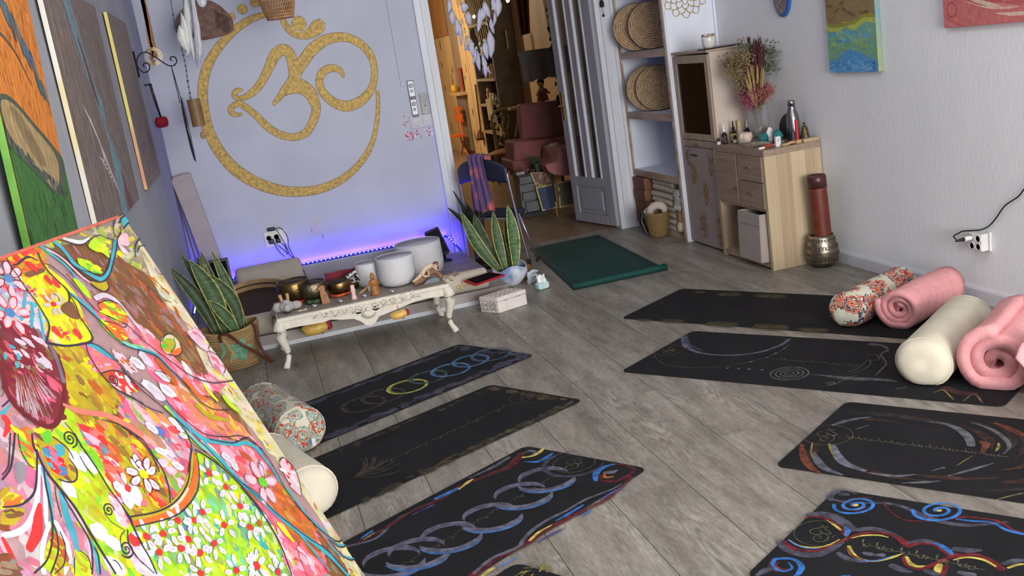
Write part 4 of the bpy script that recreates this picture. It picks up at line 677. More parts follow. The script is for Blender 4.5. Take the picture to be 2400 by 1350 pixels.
for col, pts in (((104, 106, 116), [(1.985,3.283,.0133),(2.044,3.29,.0224),(2.101,3.283,.015),(2.147,3.269,.0045)]), ((100, 104, 114), [(2.032,3.199,.0044),(2.091,3.205,.0059)]), ((112, 112, 128), [(1.882,3.125,.0213),(1.842,3.028,.0347),(1.831,2.951,.0314),(1.853,2.876,.0135)]), ((96, 98, 112), [(1.79,3.107,.0112),(1.764,3.039,.0303),(1.751,2.965,.0271),(1.77,2.892,.0107)]), ((100, 102, 112), [(1.855,2.855,.0067),(1.888,2.81,.016),(1.93,2.777,.0147),(1.974,2.763,.0054)]), ((98, 102, 108), [(2.29,3.102,.0045),(2.324,3.052,.0178),(2.33,2.984,.0293),(2.308,2.907,.0332),(2.27,2.846,.0284)]), ((92, 96, 104), [(2.034,2.755,.0054),(2.083,2.754,.0122)]), ((98, 100, 110), [(2.053,2.695,.0053),(2.137,2.692,.0149),(2.232,2.693,.0069)]), ((94, 98, 104), [(1.897,2.732,.0053),(1.954,2.701,.0158),(2.007,2.678,.0066)]), ((100, 98, 98), [(2.405,3.017,.0045),(2.419,2.919,.0147),(2.399,2.827,.0187),(2.363,2.766,.0142),(2.311,2.733,.0042)]), ((150, 134, 74), [(2.358,2.813,.0057),(2.335,2.786,.0113),(2.305,2.765,.0042)]), ((140, 128, 66), [(1.879,3.143,.0114),(1.853,3.093,.0098),(1.831,3.036,.0055)]), ((140, 128, 66), [(1.832,3.184,.0057),(1.782,3.113,.007),(1.759,3.057,.0041)]), ((110, 56, 40), [(1.792,3.196,.0143),(1.737,3.086,.0305),(1.712,2.991,.0244),(1.718,2.947,.0067)]), ((110, 60, 42), [(2.318,2.855,.0215),(2.317,2.827,.0285),(2.262,2.781,.014)]), ((104, 54, 38), [(2.468,2.962,.0074),(2.472,2.897,.0295),(2.47,2.821,.0218)]), ((120, 110, 70), [(2.06,2.48,.0039),(2.116,2.478,.0078),(2.158,2.473,.0052)]), ((132, 112, 66), [(2.122,2.741,.0027),(2.172,2.761,.0055),(2.218,2.776,.0028)])):
    P.line(col, pts, n=5, a=.95)
q = [(1.918,3.217)][0]; om_on(P, (116, 104, 80), q[0], q[1], .095, math.radians(-148), True, .5, 1); script_line(P, (104, 98, 78), [(1.96,3.163)][0], [(2.3,2.713)][0], .016, (2, 4, 2, 4, 3, 2, 4, 3, 4))
P.build('painted_motif', M_mpaint, flat, R3)
R4 = yoga_mat((1.165, 2.475), (1.695, 2.812), -53, 1.78, 'black yoga mat with linked red and yellow rings and blue spirals, lower right')
P = Paint(base=.0003)
GR2 = (76, 76, 90)
for col, pts in (
    (GR2, [(1.636,2.751,.0192),(1.648,2.779,.0257),(1.692,2.798,.0234),(1.718,2.781,.0156),(1.727,2.74,.0052)]), (GR2, [(1.641,2.76,.0102),(1.664,2.716,.0127),(1.723,2.672,.014),(1.774,2.634,.0152),(1.803,2.576,.0164),(1.816,2.498,.0224),(1.845,2.434,.0209),(1.889,2.391,.0184),(1.956,2.364,.0148),(1.994,2.351,.0087)]), ((104, 30, 34), [(1.772,2.653,.0051),(1.751,2.61,.005),(1.746,2.526,.0062),(1.789,2.483,.0062),(1.845,2.459,.0087),(1.903,2.444,.01),(1.95,2.404,.01),(1.975,2.363,.0124),(1.973,2.304,.0086),(1.99,2.285,.0061)]), (BLUE, [(1.881,2.442,.0062),(1.913,2.407,.0111),(1.953,2.372,.0087),(1.957,2.314,.0135),(1.979,2.272,.0146)]), ((104, 40, 36), [(1.667,2.72,.0051),(1.71,2.721,.0064),(1.756,2.697,.0038)]), ((112, 34, 38), [(1.669,2.73,.0051),(1.646,2.687,.0063),(1.659,2.646,.005),(1.703,2.651,.0038)]), ((70, 74, 84), [(1.686,2.772,.0258),(1.702,2.756,.0193)]),
    (GR2, [(1.513,2.704,.0187),(1.551,2.691,.0312),(1.577,2.653,.0348),(1.584,2.595,.0368),(1.581,2.545,.0303)]), ((112, 26, 34), [(1.496,2.687,.0087),(1.53,2.682,.0099),(1.554,2.64,.0123),(1.554,2.571,.0158),(1.544,2.527,.018)]), (YEL, [(1.548,2.638,.0037),(1.55,2.595,.0098),(1.549,2.564,.0085)]), (BLUE, [(1.57,2.572,.0122),(1.562,2.546,.0182),(1.544,2.527,.012)]), (GR2, [(1.354,2.602,.0298),(1.346,2.548,.0294),(1.368,2.497,.0292),(1.409,2.472,.0292),(1.461,2.479,.0235),(1.511,2.498,.0178)]), ((112, 26, 34), [(1.365,2.596,.0143),(1.364,2.546,.0153),(1.392,2.506,.0141),(1.431,2.492,.0129),(1.485,2.503,.0142),(1.53,2.505,.0179)]), (YEL, [(1.381,2.591,.0048),(1.388,2.547,.0071),(1.424,2.511,.0083),(1.467,2.504,.0071),(1.513,2.516,.0036)]), (BLUE, [(1.38,2.596,.0048),(1.383,2.555,.0059),(1.401,2.52,.0059),(1.435,2.499,.0035)]),
    (GR2, [(1.595,2.536,.0243),(1.634,2.522,.0243),(1.66,2.476,.0242),(1.669,2.421,.0179)]), ((112, 26, 34), [(1.542,2.508,.012),(1.59,2.514,.0133),(1.643,2.486,.0133),(1.666,2.443,.018),(1.663,2.387,.0296)]), (YEL, [(1.549,2.504,.0048),(1.589,2.499,.0084),(1.627,2.477,.0084),(1.643,2.452,.0036)]), (GR2, [(1.464,2.449,.0175),(1.47,2.408,.0232),(1.495,2.376,.0173),(1.528,2.356,.0081)]), (YEL, [(1.514,2.467,.0118),(1.498,2.429,.0175),(1.5,2.39,.0093),(1.528,2.356,.0081),(1.584,2.35,.0116),(1.619,2.352,.0047)]), (BLUE, [(1.499,2.382,.0058),(1.533,2.357,.0081),(1.583,2.355,.0047)]), ((112, 26, 34), [(1.503,2.464,.0083),(1.493,2.413,.0081),(1.506,2.378,.0058)]), ((88, 86, 100), [(1.528,2.411,.0152),(1.541,2.394,.0233)]), ((88, 86, 100), [(1.548,2.385,.0117),(1.568,2.373,.0233)]),
    (GR2, [(1.671,2.391,.0178),(1.714,2.385,.0239),(1.74,2.35,.0179)]), ((112, 26, 34), [(1.658,2.38,.0237),(1.694,2.377,.0143),(1.728,2.347,.0119),(1.731,2.29,.0211),(1.747,2.263,.0293)]), (BLUE, [(1.729,2.361,.0048),(1.741,2.34,.0143),(1.741,2.303,.0177),(1.736,2.278,.0082)]), (YEL, [(1.617,2.331,.014),(1.605,2.302,.0173),(1.611,2.274,.0138),(1.635,2.262,.0046)]), ((112, 26, 34), [(1.61,2.335,.0116),(1.592,2.292,.0115),(1.604,2.259,.0103),(1.65,2.258,.0173),(1.7,2.264,.0232)]), (GR2, [(1.554,2.314,.023),(1.563,2.283,.0263),(1.58,2.256,.0114)]),
    ((112, 26, 34), [(1.714,2.269,.0175),(1.755,2.262,.0141),(1.793,2.24,.0153),(1.802,2.195,.021),(1.794,2.148,.0253)]), (YEL, [(1.719,2.252,.0058),(1.76,2.245,.0093),(1.788,2.212,.0105),(1.792,2.167,.0081)]), (GR2, [(1.759,2.301,.0236),(1.786,2.276,.0295),(1.817,2.257,.0118)]), (YEL, [(1.671,2.25,.0173),(1.65,2.232,.0229),(1.644,2.21,.0114)]), (BLUE, [(1.638,2.214,.008),(1.641,2.199,.0091)]), ((112, 26, 34), [(1.685,2.238,.0138),(1.643,2.202,.017)]), (GR2, [(1.82,2.167,.0174),(1.851,2.166,.0233),(1.878,2.159,.0176)]), (YEL, [(1.814,2.145,.0081),(1.842,2.146,.0116),(1.862,2.142,.0081)]), (GR2, [(1.619,2.242,.0228),(1.631,2.21,.0227)]), ((92, 90, 104), [(1.689,2.192,.0171),(1.709,2.16,.0285)]),
    (BLUE, [(1.263,2.485,.0138),(1.282,2.51,.0151),(1.31,2.503,.0139),(1.334,2.48,.0127),(1.331,2.436,.0195),(1.304,2.407,.017),(1.286,2.4,.0079)]), (BLUE, [(1.261,2.486,.0115),(1.261,2.458,.0114),(1.276,2.437,.0091),(1.303,2.443,.0091),(1.31,2.475,.0046)]), ((112, 34, 36), [(1.284,2.49,.0069),(1.27,2.481,.008),(1.275,2.45,.0068),(1.294,2.444,.0046)]), ((104, 30, 34), [(1.275,2.514,.0046),(1.248,2.484,.0057),(1.254,2.445,.0057)]), (GR2, [(1.193,2.458,.0113),(1.227,2.47,.0251),(1.255,2.471,.0172)]), (BLUE, [(1.402,2.333,.0079),(1.424,2.325,.0056)])):
    P.line(col, pts, n=5, a=.95)
for q, r in (([(1.681,2.679)][0], .075), ([(1.874,2.513)][0], .085)):
    pts = []
    for i in range(26): a = i * .52; rr = r * (1 - i / 29); pts.append((q[0] + rr * math.cos(a + 2.4), q[1] + rr * .8 * math.sin(a + 2.4), .012))
    P.line(BLUE, pts, n=2); P.dab((220, 190, 120), q[0], q[1], .010, .008)
q = [(1.474,2.595)][0]; om_on(P, (104, 100, 70), q[0] + .012, q[1] - .016, .082, math.radians(-148), True, .6, 1); script_line(P, (108, 104, 78), [(1.55,2.464)][0], [(1.751,2.173)][0], .02, (2, 4, 2, 3, 3, 4))
P.build('painted_motif', M_mpaint, flat, R4)
M_green = mat('dark_green_mat', (12, 62, 58), .7, var=.12, scale=4, bump=.2, bscale=300, spec=.3)
gm = thing('yoga_mat', 'plain dark green yoga mat with its near end curling up, by the doorway', 'yoga mat', (2.05, 6.2, 0))
def gfn(u, v):
    y = 7.78 - u * 1.66; x0 = 2.05 - .17 * u; x1 = 2.655 - .085 * u; z = .003; x = x0 + (x1 - x0) * v
    if u > .955:
        t = (u - .955) / .045; a = t * 4.2; y = 7.78 - .955 * 1.66 - .021 * math.sin(a); z = .003 + .021 * (1 - math.cos(a))
    return (x, y, z)
b = B(); b.grid(gfn, 90, 8); b.build('mat_body', M_green, gm, smooth=True, solid=.005)
# ================================================================ BOLSTERS AND BLANKETS
def flower_cloth(name, base, c1, c2, c3, sc_):
    m = bpy.data.materials.new(name); m.use_nodes = True; nt = m.node_tree; p = nt.nodes['Principled BSDF']; L = nt.links.new; N = nt.nodes.new
    tc = N('ShaderNodeTexCoord'); nz = N('ShaderNodeTexNoise'); nz.inputs['Scale'].default_value = sc_ * 3; wm = N('ShaderNodeMixRGB'); wm.blend_type = 'ADD'; wm.inputs[0].default_value = .02
    L(tc.outputs['Object'], nz.inputs[0]); L(tc.outputs['Object'], wm.inputs[1]); L(nz.outputs['Color'], wm.inputs[2])
    vo = N('ShaderNodeTexVoronoi'); vo.inputs['Scale'].default_value = sc_; vo.inputs['Randomness'].default_value = .75; L(wm.outputs[0], vo.inputs['Vector'])
    sm = N('ShaderNodeTexVoronoi'); sm.inputs['Scale'].default_value = sc_ * 5.5; L(wm.outputs[0], sm.inputs['Vector'])
    ad = N('ShaderNodeMath'); ad.operation = 'MULTIPLY_ADD'; ad.inputs[1].default_value = .20; L(sm.outputs['Distance'], ad.inputs[0]); L(vo.outputs['Distance'], ad.inputs[2])
    def ramp(a, b_, cc):
        r = N('ShaderNodeValToRGB'); r.color_ramp.interpolation = 'CONSTANT'; e = r.color_ramp.elements
        e[0].position = 0; e[0].color = (*lin(cc), 1); e[1].position = .20; e[1].color = (*lin(base), 1)
        for ps, cl in ((.24, a), (.35, base), (.38, b_), (.48, base), (.51, cc), (.60, base), (.63, a), (.71, base)):
            q = e.new(ps); q.color = (*lin(cl), 1)
        L(ad.outputs[0], r.inputs[0]); return r
    ra, rb = ramp(c1, c2, c3), ramp(c2, c3, c1)
    sp = N('ShaderNodeSeparateColor'); L(vo.outputs['Color'], sp.inputs[0]); gt = N('ShaderNodeMath'); gt.operation = 'GREATER_THAN'; gt.inputs[1].default_value = .5; L(sp.outputs[0], gt.inputs[0])
    mx = N('ShaderNodeMixRGB'); L(gt.outputs[0], mx.inputs[0]); L(ra.outputs[0], mx.inputs[1]); L(rb.outputs[0], mx.inputs[2]); L(mx.outputs[0], p.inputs['Base Color'])
    p.inputs['Roughness'].default_value = .85; return m
M_cream = mat('cream_cotton', (206, 198, 178), .85, var=.05, scale=14, bump=.12, bscale=400)
def bolster(p0, p1, r, m, label, rv=None, ends=.75, name='bolster', dome=.14, sag=.0, seam=None, group=None):
    """round cushion with softly domed ends lying on a mat"""
    p0, p1 = V((*p0, 0)), V((*p1, 0)); ax = (p1 - p0); Lh = ax.length; ax.normalize(); sd = V((-ax.y, ax.x, 0)); rv = rv or r * .92
    t = thing(name, label, 'bolster', ((p0.x + p1.x) / 2, (p0.y + p1.y) / 2, .008), group=group); b = B(); n = 40; prof = [(-.0, 0), (.0, .35), (.004, .62), (.014, .82), (.03, .93), (.055, .99), (.09, 1.0)]
    st = [(x, k) for x, k in prof] + [(Lh * q, 1.0 + .012 * math.sin(q * 9)) for q in (.3, .4, .5, .6, .7)] + [(Lh - x, k) for x, k in prof[::-1]]
    vs = []; fs = []
    for i, (x, k) in enumerate(st):
        x2 = x
        for j in range(n):
            a = 2 * PI * j / n; wr = 1 + (.010 * math.sin(j * 7 + i) if 2 <= i <= 5 or len(st) - 6 <= i <= len(st) - 3 else 0) + .006 * math.sin(3 * a + x * 14)
            y = r * k * math.cos(a) * wr; z = rv * k * math.sin(a) * wr; z = max(z, -rv * .86)
            q = p0 + ax * x2 + sd * y; vs.append((q.x, q.y, .008 + rv * .86 + z))
    k = len(st)
    for i in range(k - 1):
        for j in range(n): fs.append((i * n + j, i * n + (j + 1) % n, (i + 1) * n + (j + 1) % n, (i + 1) * n + j))
    b.add(vs, fs); b.f.append(tuple(range(n))); b.f.append(tuple((k - 1) * n + j for j in range(n)))
    b.build('cover', m, t, smooth=True)
    for xx in (.045, Lh - .045):
        pt = []
        for j in range(28):
            a = 2 * PI * j / 28; q = p0 + ax * xx + sd * (r * .985 * math.cos(a)); pt.append((q.x, q.y, .008 + rv * .86 + max(rv * .985 * math.sin(a), -rv * .86)))
        B().tube(pt, .0035, 5, closed=True).build('piping', m, t, smooth=True)
    return t
M_fl1 = flower_cloth('green_red_mandala_cloth', (196, 192, 172), (116, 132, 112), (166, 72, 54), (130, 150, 152), 12.0)
M_fl2 = flower_cloth('orange_navy_mandala_cloth', (204, 204, 184), (196, 92, 58), (58, 58, 80), (150, 44, 40), 11.0)
t = bolster((-.02, 4.35), (-.206, 4.94), .122, M_fl1, 'bolster in green and red mandala print, half hidden behind the big painting')
b = B(); q = (.015,4.309,.05); b.box(q[0] - .008, q[0] + .008, q[1] - .004, q[1] + .002, .05, .085); b.build('care_label', M_white, t)
bolster((-.03, 3.63), (-.21, 4.20), .118, M_cream, 'plain cream bolster half hidden behind the right edge of the big painting')
bolster((2.70, 4.30), (3.26, 4.555), .100, M_fl2, 'bolster in orange and navy mandala print beside a pink blanket roll')
t = bolster((2.49, 3.41), (3.075, 3.83), .118, M_cream, 'plain cream bolster with a crease, between the two pink blanket rolls')
M_pink = mat('pink_fleece', (226, 158, 160), .95, var=.06, scale=30, bump=.35, bscale=260)
def blanket(p0, p1, r, label, turns=3.2, seed=1, flare=0.0, z0=.008, squash=.92, thick=.012):
    rr = random.Random(seed); p0, p1 = V((*p0, 0)), V((*p1, 0)); ax = p1 - p0; Lh = ax.length; ax.normalize(); sd = V((-ax.y, ax.x, 0))
    t = thing('blanket_roll', label, 'blanket', ((p0.x + p1.x) / 2, (p0.y + p1.y) / 2, z0)); NT = int(turns * 26)
    cz = z0 + r * squash
    def fn(u, v):
        i = v * (NT - 1); a = 2 * PI * i / 26 - .6; k = i / (NT - 1); rad = r * (.10 + .90 * k ** .9) + .004 * math.sin(a * 3 + u * 7 + seed) * k
        rad *= 1 + flare * (1 - u) ** 3
        x = -.03 * (1 - k) * 0 + u * Lh + (.022 * (1 - k) + .006 * math.sin(a * 2 + seed)) * (1 - 2 * u)
        y = rad * math.cos(a); z = rad * math.sin(a) * squash; z = max(z, -r * squash + thick * .5)
        q = p0 + ax * x + sd * y; return (q.x, q.y, cz + z + .0)
    b = B(); b.grid(fn, 12, NT); b.build('rolled_cloth', M_pink, t, smooth=True, solid=thick)
    return t, ax, sd, Lh, cz
blanket((2.885, 4.11), (3.33, 4.31), .108, 'tight pink fleece blanket roll beside the patterned bolster', seed=1, thick=.030)
t, ax, sd, Lh, cz = blanket((2.685, 3.20), (3.10, 3.50), .128, 'loose pink fleece blanket roll with a trailing flap, at the right edge', seed=5, turns=2.4, flare=.10, thick=.050)
b = B()   # flap spilling over the mat
def flap(u, v):
    q = V((2.625 + .30 * v, 3.095 + .16 * v - .0, 0)) + sd * (-.06 - .17 * u) + ax * (-.05 + .02 * math.sin(v * 9)); z = .03 + .22 * (1 - u) ** 1.6 * (.5 + .5 * math.sin(PI * (v * .7 + .2))) + .012 * math.sin(v * 14 + u * 5) + .008
    return (q.x, q.y, max(z, .012))
b.grid(flap, 14, 18); b.build('blanket_flap', M_pink, t, smooth=True, solid=.014)
# ================================================================ ALTAR: bench and what stands on it
M_shabby = mat('chipped_cream_paint', (212, 206, 192), .55, var=.05, scale=18, bump=.12)
M_shabt = mat('worn_table_top', (134, 124, 114), .55, col2=(160, 150, 138), scale=9, stretch=(.5, 2, 1))
BZ = .312; BY0, BY1 = 5.80, 6.27
tb = thing('altar_table', 'low cream shabby chic table with carved apron and curved legs, set out as an altar', 'table', (.47, 6.03, 0))
b = B().box(-.045, .995, BY0, BY1, .285, .309); b.build('table_edge', M_shabby, tb, bevel=.004)
B().box(-.035, .985, BY0 + .012, BY1 - .01, .306, BZ).build('table_top', M_shabt, tb)
ap = [(-.02,.299),(-.023,.236),(.021,.241),(.077,.24),(.147,.236),(.218,.233),(.263,.241),(.325,.226),(.396,.216),(.435,.191),(.459,.163),(.486,.151),(.518,.166),(.546,.198),(.6,.208),(.677,.223),(.731,.233),(.746,.237),(.769,.241),(.853,.246),(.912,.241),(.966,.237),(.977,.3)]
B().slab(ap, BY0 + .008, BY0 + .022, lambda u, v, w: (u, w, v)).build('apron', M_shabby, tb)
B().slab([(p[0], max(p[1], .215)) for p in ap], BY1 - .03, BY1 - .015, lambda u, v, w: (u, w, v)).build('apron', M_shabby, tb)
for x in (-.03, .975): B().box(x, x + .012, BY0 + .03, BY1 - .03, .225, .286).build('apron', M_shabby, tb)
def leg_bm(sx, sy):
    b = B(); x0 = -.022 if sx < 0 else .972; y0 = BY0 + .03 if sy < 0 else BY1 - .03; d = V((sx * .75, sy * .6, 0))
    pr = [(0.0, .285, .030), (.018, .255, .036), (.026, .22, .034), (.016, .17, .027), (-.002, .12, .021), (-.008, .08, .017), (.004, .045, .016), (.020, .022, .019), (.026, .008, .021), (.022, .0005, .017)]
    pr = smooth_path(pr, 3); b.tube([(x0 + d.x * o, y0 + d.y * o, z) for o, z, r in pr], [r for o, z, r in pr], 10); return b
for sx in (-1, 1):
    for sy in (-1, 1):
        lg = leg_bm(sx, sy).build('leg', M_shabby, tb, smooth=True)
        if sy < 0:
            x0 = -.022 if sx < 0 else .972; b = B(); pts = []
            for i in range(16): a = i * .55; r = .019 * (1 - i / 18); pts.append((x0 + sx * .014 + r * math.cos(a), BY0 - .012 + .004 * i / 16, .225 + r * math.sin(a)))
            b.tube(pts, .003, 5); pts = [(x0 + sx * .01, BY0 - .004, .275), (x0 + sx * .022, BY0 - .012, .255), (x0 + sx * .012, BY0 - .014, .243)]; b.tube(smooth_path(pts, 4), .004, 5); b.build('carved_scroll', M_shabby, lg, smooth=True)
b = B(); yy = BY0 + .004; cx, cz = [(.489,.243)][0][:2]
for i in range(7):
    a = math.radians(-90 + (i - 3) * 19); b.tube([(cx, yy, cz + .012), (cx + .028 * math.cos(a), yy - .010, cz + .012 + .03 * math.sin(a)), (cx + .05 * math.cos(a), yy - .006, cz + .012 + .052 * math.sin(a))], [.005, .011, .007], 6)
b.ell((cx, yy - .004, cz + .014), (.018, .012, .016), 10)
for sg in (-1, 1):
    for k, (ox, oz, r0) in enumerate(((.045, .022, .026), (.10, .030, .022), (.155, .026, .020), (.215, .034, .022), (.275, .042, .014))):
        pts = []
        for i in range(18): a = i * .42 + (PI if sg < 0 else 0) * 0; r = r0 * (1 - i / 20); pts.append((cx + sg * (ox + r * math.cos(a)), yy - .004, cz + oz + (k * .004 if sg > 0 else 0) + r * math.sin(a)))
        b.tube(pts, [.0055 - .0002 * i for i in range(18)], 5)
        b.tube([(cx + sg * (ox - .01), yy - .003, cz + oz - .012), (cx + sg * (ox + .02), yy - .009, cz + oz - .004), (cx + sg * (ox + .05), yy - .003, cz + oz - .014)], [.003, .008, .003], 5)
b.build('carved_garland', M_shabby, tb, smooth=True)
M_dark = mat('dark_parts_and_shade', (52, 46, 44), .8)
b = B()
for px in (-.058, .048): b.ell((cx + px, yy + .002, cz + .010), (.022, .004, .015), 10)
b.build('garland_shade_pad', M_dark, tb)  # flattened dark pads stand for the shade inside the apron holes
b = B()
for x, w in ((.235, .014), (.275, .010), (.62, .008)): b.box(x, x + w, BY0 - .0006, BY0 + .001, .285, .2885)
b.build('paint_chip', M_dark, tb)
M_brass = mat('aged_bronze', (128, 104, 66), .36, metal=1.0, var=.3, scale=14, bump=.25, bscale=60)
M_brass2 = mat('hammered_dark_bronze', (122, 112, 92), .38, metal=1.0, var=.3, scale=20, bump=.5, bscale=70)
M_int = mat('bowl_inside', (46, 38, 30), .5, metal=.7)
def bowl(x, y, r, h, z, m, label, mi=None, name='singing_bowl', group=None, thick=.006, tilt=None):
    t = thing(name, label, 'bowl', (x, y, z), group=group, rot=tilt)
    pr = [(.0, 0), (r * .45, .0), (r * .74, h * .10), (r * .93, h * .30), (r * 1.02, h * .58), (r * .99, h * .85), (r * .96, h), (r * .96 - thick, h), (r * .98 - thick, h * .6), (r * .88 - thick, h * .32), (r * .5, h * .08 + thick), (0, h * .05 + thick)]
    b = B().lathe(pr, n=32); b.build('shell', m, t, smooth=True, world=False)
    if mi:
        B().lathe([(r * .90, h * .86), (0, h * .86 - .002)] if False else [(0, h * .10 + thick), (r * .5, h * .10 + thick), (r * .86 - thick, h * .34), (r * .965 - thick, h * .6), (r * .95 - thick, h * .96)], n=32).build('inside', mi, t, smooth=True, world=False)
    return t
def cloth_ring(parent, r, col, seed, tw=.011):
    rr = random.Random(seed); pts = []
    for i in range(30): a = i * 2 * PI / 30; q = r + rr.uniform(-.006, .006); pts.append((q * math.cos(a), q * math.sin(a), tw * .9 + rr.uniform(0, .004)))
    B().tube(pts, [tw * rr.uniform(.7, 1.05) for _ in pts], 6, closed=True).build('cloth_ring', mat('ring_cloth', col, .8, var=.4, scale=60), parent, smooth=True, world=False)
t = bowl(.095, 6.135, .102, .125, BZ + .018, M_brass, 'largest golden bronze singing bowl, at the left end of the altar table', M_int); cloth_ring(t, .062, (176, 62, 30), 1); [setattr(c, 'location', (0, 0, -.018)) for c in t.children if c.name.startswith('cloth')]
t = bowl(.205, 6.035, .085, .105, BZ + .026, M_brass2, 'grey hammered singing bowl on a green cloth ring', M_int); cloth_ring(t, .052, (62, 82, 48), 2, .014); [setattr(c, 'location', (0, 0, -.024)) for c in t.children if c.name.startswith('cloth')]
t = bowl(.365, 6.10, .078, .075, BZ + .016, M_brass, 'shallow bronze singing bowl on an orange cloth ring', M_int); cloth_ring(t, .062, (190, 84, 44), 3, .010); [setattr(c, 'location', (0, 0, -.016)) for c in t.children if c.name.startswith('cloth')]
t = bowl(.455, 6.20, .050, .095, BZ, M_brass, 'smallest bronze singing bowl, in front of a dark red cloth', M_int)
b = B(); b.grid(lambda u, v: (.30 + .20 * v, 6.258 - .012 * math.sin(v * 9), BZ + .004 + .115 * u), 6, 14); solo('folded_cloth', b, mat('dark_red_cloth', (112, 34, 50), .85), 'dark red cloth standing folded behind the small bowls', 'cloth', solid=.01)
M_quartz = mat('frosted_quartz', (202, 202, 206), .6, var=.03, scale=40, bump=.08, bscale=220)
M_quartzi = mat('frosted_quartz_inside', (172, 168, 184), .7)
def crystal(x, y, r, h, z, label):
    t = thing('crystal_bowl', label, 'bowl', (x, y, z), group='white crystal singing bowls')
    pr = [(0, 0), (r * .55, .0), (r * .80, h * .06), (r * .94, h * .18), (r * 1.0, h * .38), (r * .985, h * .8), (r * .97, h), (r * .93, h), (r * .93, h * .5), (r * .86, h * .2), (r * .6, h * .08), (0, h * .07)]
    B().lathe(pr, n=40).build('shell', M_quartz, t, smooth=True, world=False)
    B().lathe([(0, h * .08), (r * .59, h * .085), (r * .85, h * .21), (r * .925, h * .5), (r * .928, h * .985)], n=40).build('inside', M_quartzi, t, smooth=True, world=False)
    B().lathe([(r * .5, -.0), (r * .62, 0), (r * .62, .012), (r * .5, .012)], n=28).build('rubber_ring', mat('black_rubber', (16, 16, 18), .6), t, world=False)
    return t
crystal(.565, 6.175, .080, .155, BZ, 'smallest frosted white crystal bowl, behind the brown carved figure')
crystal(.725, 6.06, .120, .185, BZ, 'medium frosted white crystal bowl in the middle of the altar table')
crystal(1.03, 7.05, .170, .265, .112, 'largest frosted white crystal bowl, on the platform behind the table')
b = B(); b.grid(lambda u, v: (.86 + .30 * v, 6.88 + .30 * u, .098 + .012 * math.sin(PI * u) + .003 * math.sin(v * 12 + u * 7)), 8, 14); solo('red_cloth', b, mat('wine_red_cloth', (104, 28, 42), .85), 'wine red cloth under the largest crystal bowl', 'cloth', solid=.012)
M_alu = mat('aluminium_cup', (200, 200, 205), .3, metal=.9); M_wax = mat('white_wax', (228, 226, 220), .5)
def tealight(x, y, label):
    t = thing('tealight', label, 'candle', (x, y, BZ), group='tealights along the front of the altar table')
    B().lathe([(0, 0), (.017, 0), (.019, .013), (.018, .013), (.017, .002)], n=16).build('cup', M_alu, t, world=False, smooth=True)
    B().lathe([(0, .002), (.0165, .002), (.0165, .010), (0, .0095)], n=16).build('wax', M_wax, t, world=False); B().cyl((0, 0, .010), (0, 0, .016), .0012, n=5).build('wick', M_dark, t, world=False)
for p, l in (((.190, 5.915), 'tealight left of the flat wooden figure'), ((.345, 5.895), 'tealight between the flat wooden figure and the pink stone figure'), ((.493, 5.905), 'tealight left of the brown carved figure'), ((.658, 5.87), 'tealight in front of the medium crystal bowl')): tealight(*p, l)
M_soap = mat('grey_soapstone', (164, 160, 158), .65, var=.1, scale=25, bump=.15)
t = thing('stone_burner', 'pale grey stone incense burner with wooden pegs at the left end of the table', 'burner', (.03, 5.93, BZ)); b = B()
b.ell((0, 0, .034), (.048, .038, .034), 16); b.ell((-.05, .012, .034), (.034, .02, .03), 12); b.ell((.054, .012, .03), (.038, .022, .026), 12); b.ell((0, -.03, .03), (.024, .02, .026), 12); b.lathe([(.022, .05), (.024, .07), (.016, .074)], n=14); b.build('body', M_soap, t, smooth=True, world=False)
M_peg = mat('pale_wood', (186, 150, 108), .6)
for x, y, a in ((-.018, .012, -.2), (.014, .016, .05)): B().cyl((x, y, .05), (x + a * .05, y, .108), .009, .010, 8).build('peg', M_peg, t, world=False)
B().ell((0, -.04, .006), (.022, .012, .006), 10).build('mouth', M_dark, t, world=False)
b = B(); rr = random.Random(4)
for i in range(9): b.ell((rr.uniform(-.025, .025), rr.uniform(-.012, .012), .004), (rr.uniform(.005, .009), rr.uniform(.004, .007), .004), 6, bumpy=.4, seed=i)
o = solo('shell_chips', b, mat('pale_shell', (216, 196, 178), .5), 'little pile of pale shell chips beside the stone burner', 'shells', kind='stuff'); o.location = (.115, 5.88, BZ)
M_fig = mat('carved_boxwood', (148, 94, 50), .5, var=.2, scale=30, bump=.3)
b = B(); b.slab([(-.026, 0), (.026, 0), (.022, .05), (.014, .085), (.020, .092), (.018, .108), (.006, .116), (-.010, .114), (-.024, .106), (-.026, .094), (-.018, .086), (-.022, .05)], -.008, .008, lambda u, v, w: (u, w, v)); o = solo('wooden_figure', b, M_fig, 'flat pale brown wooden figure standing beside the grey bowl', 'figurine', loc=(0, 0, 0), bevel=.003); o.location = (.262, 5.93, BZ); o.rotation_euler = (-.12, -.10, 0)
b = B(); b.lathe([(0, 0), (.018, 0), (.017, .012), (.012, .03), (.013, .045), (.016, .058), (.012, .07), (.014, .078), (.010, .088), (0, .092)], n=14, sx=1, sy=.7, wob=.05); o = solo('pink_figure', b, mat('rose_quartz', (224, 184, 180), .45), 'small pink stone figure on the table', 'figurine', loc=(0, 0, 0), smooth=True); o.location = (.428, 5.895, BZ)
b = B(); rr = random.Random(8)
for i in range(7): x = -.03 + i * .01; b.tube([(x, .0, .085 + .004 * i), (x + .006, -.012, .075), (x + .012, -.010, .05), (x + .010, .0, .035)], .0045, 5)
o = solo('striped_ribbon', b, mat('black_white_stripe', (20, 20, 30), .7, col2=(220, 220, 224), lo=.48, hi=.52, scale=55), 'black and white striped ribbon hung over the bowl edge', 'ribbon', loc=(0, 0, 0)); o.location = (.452, 6.125, BZ + .02)
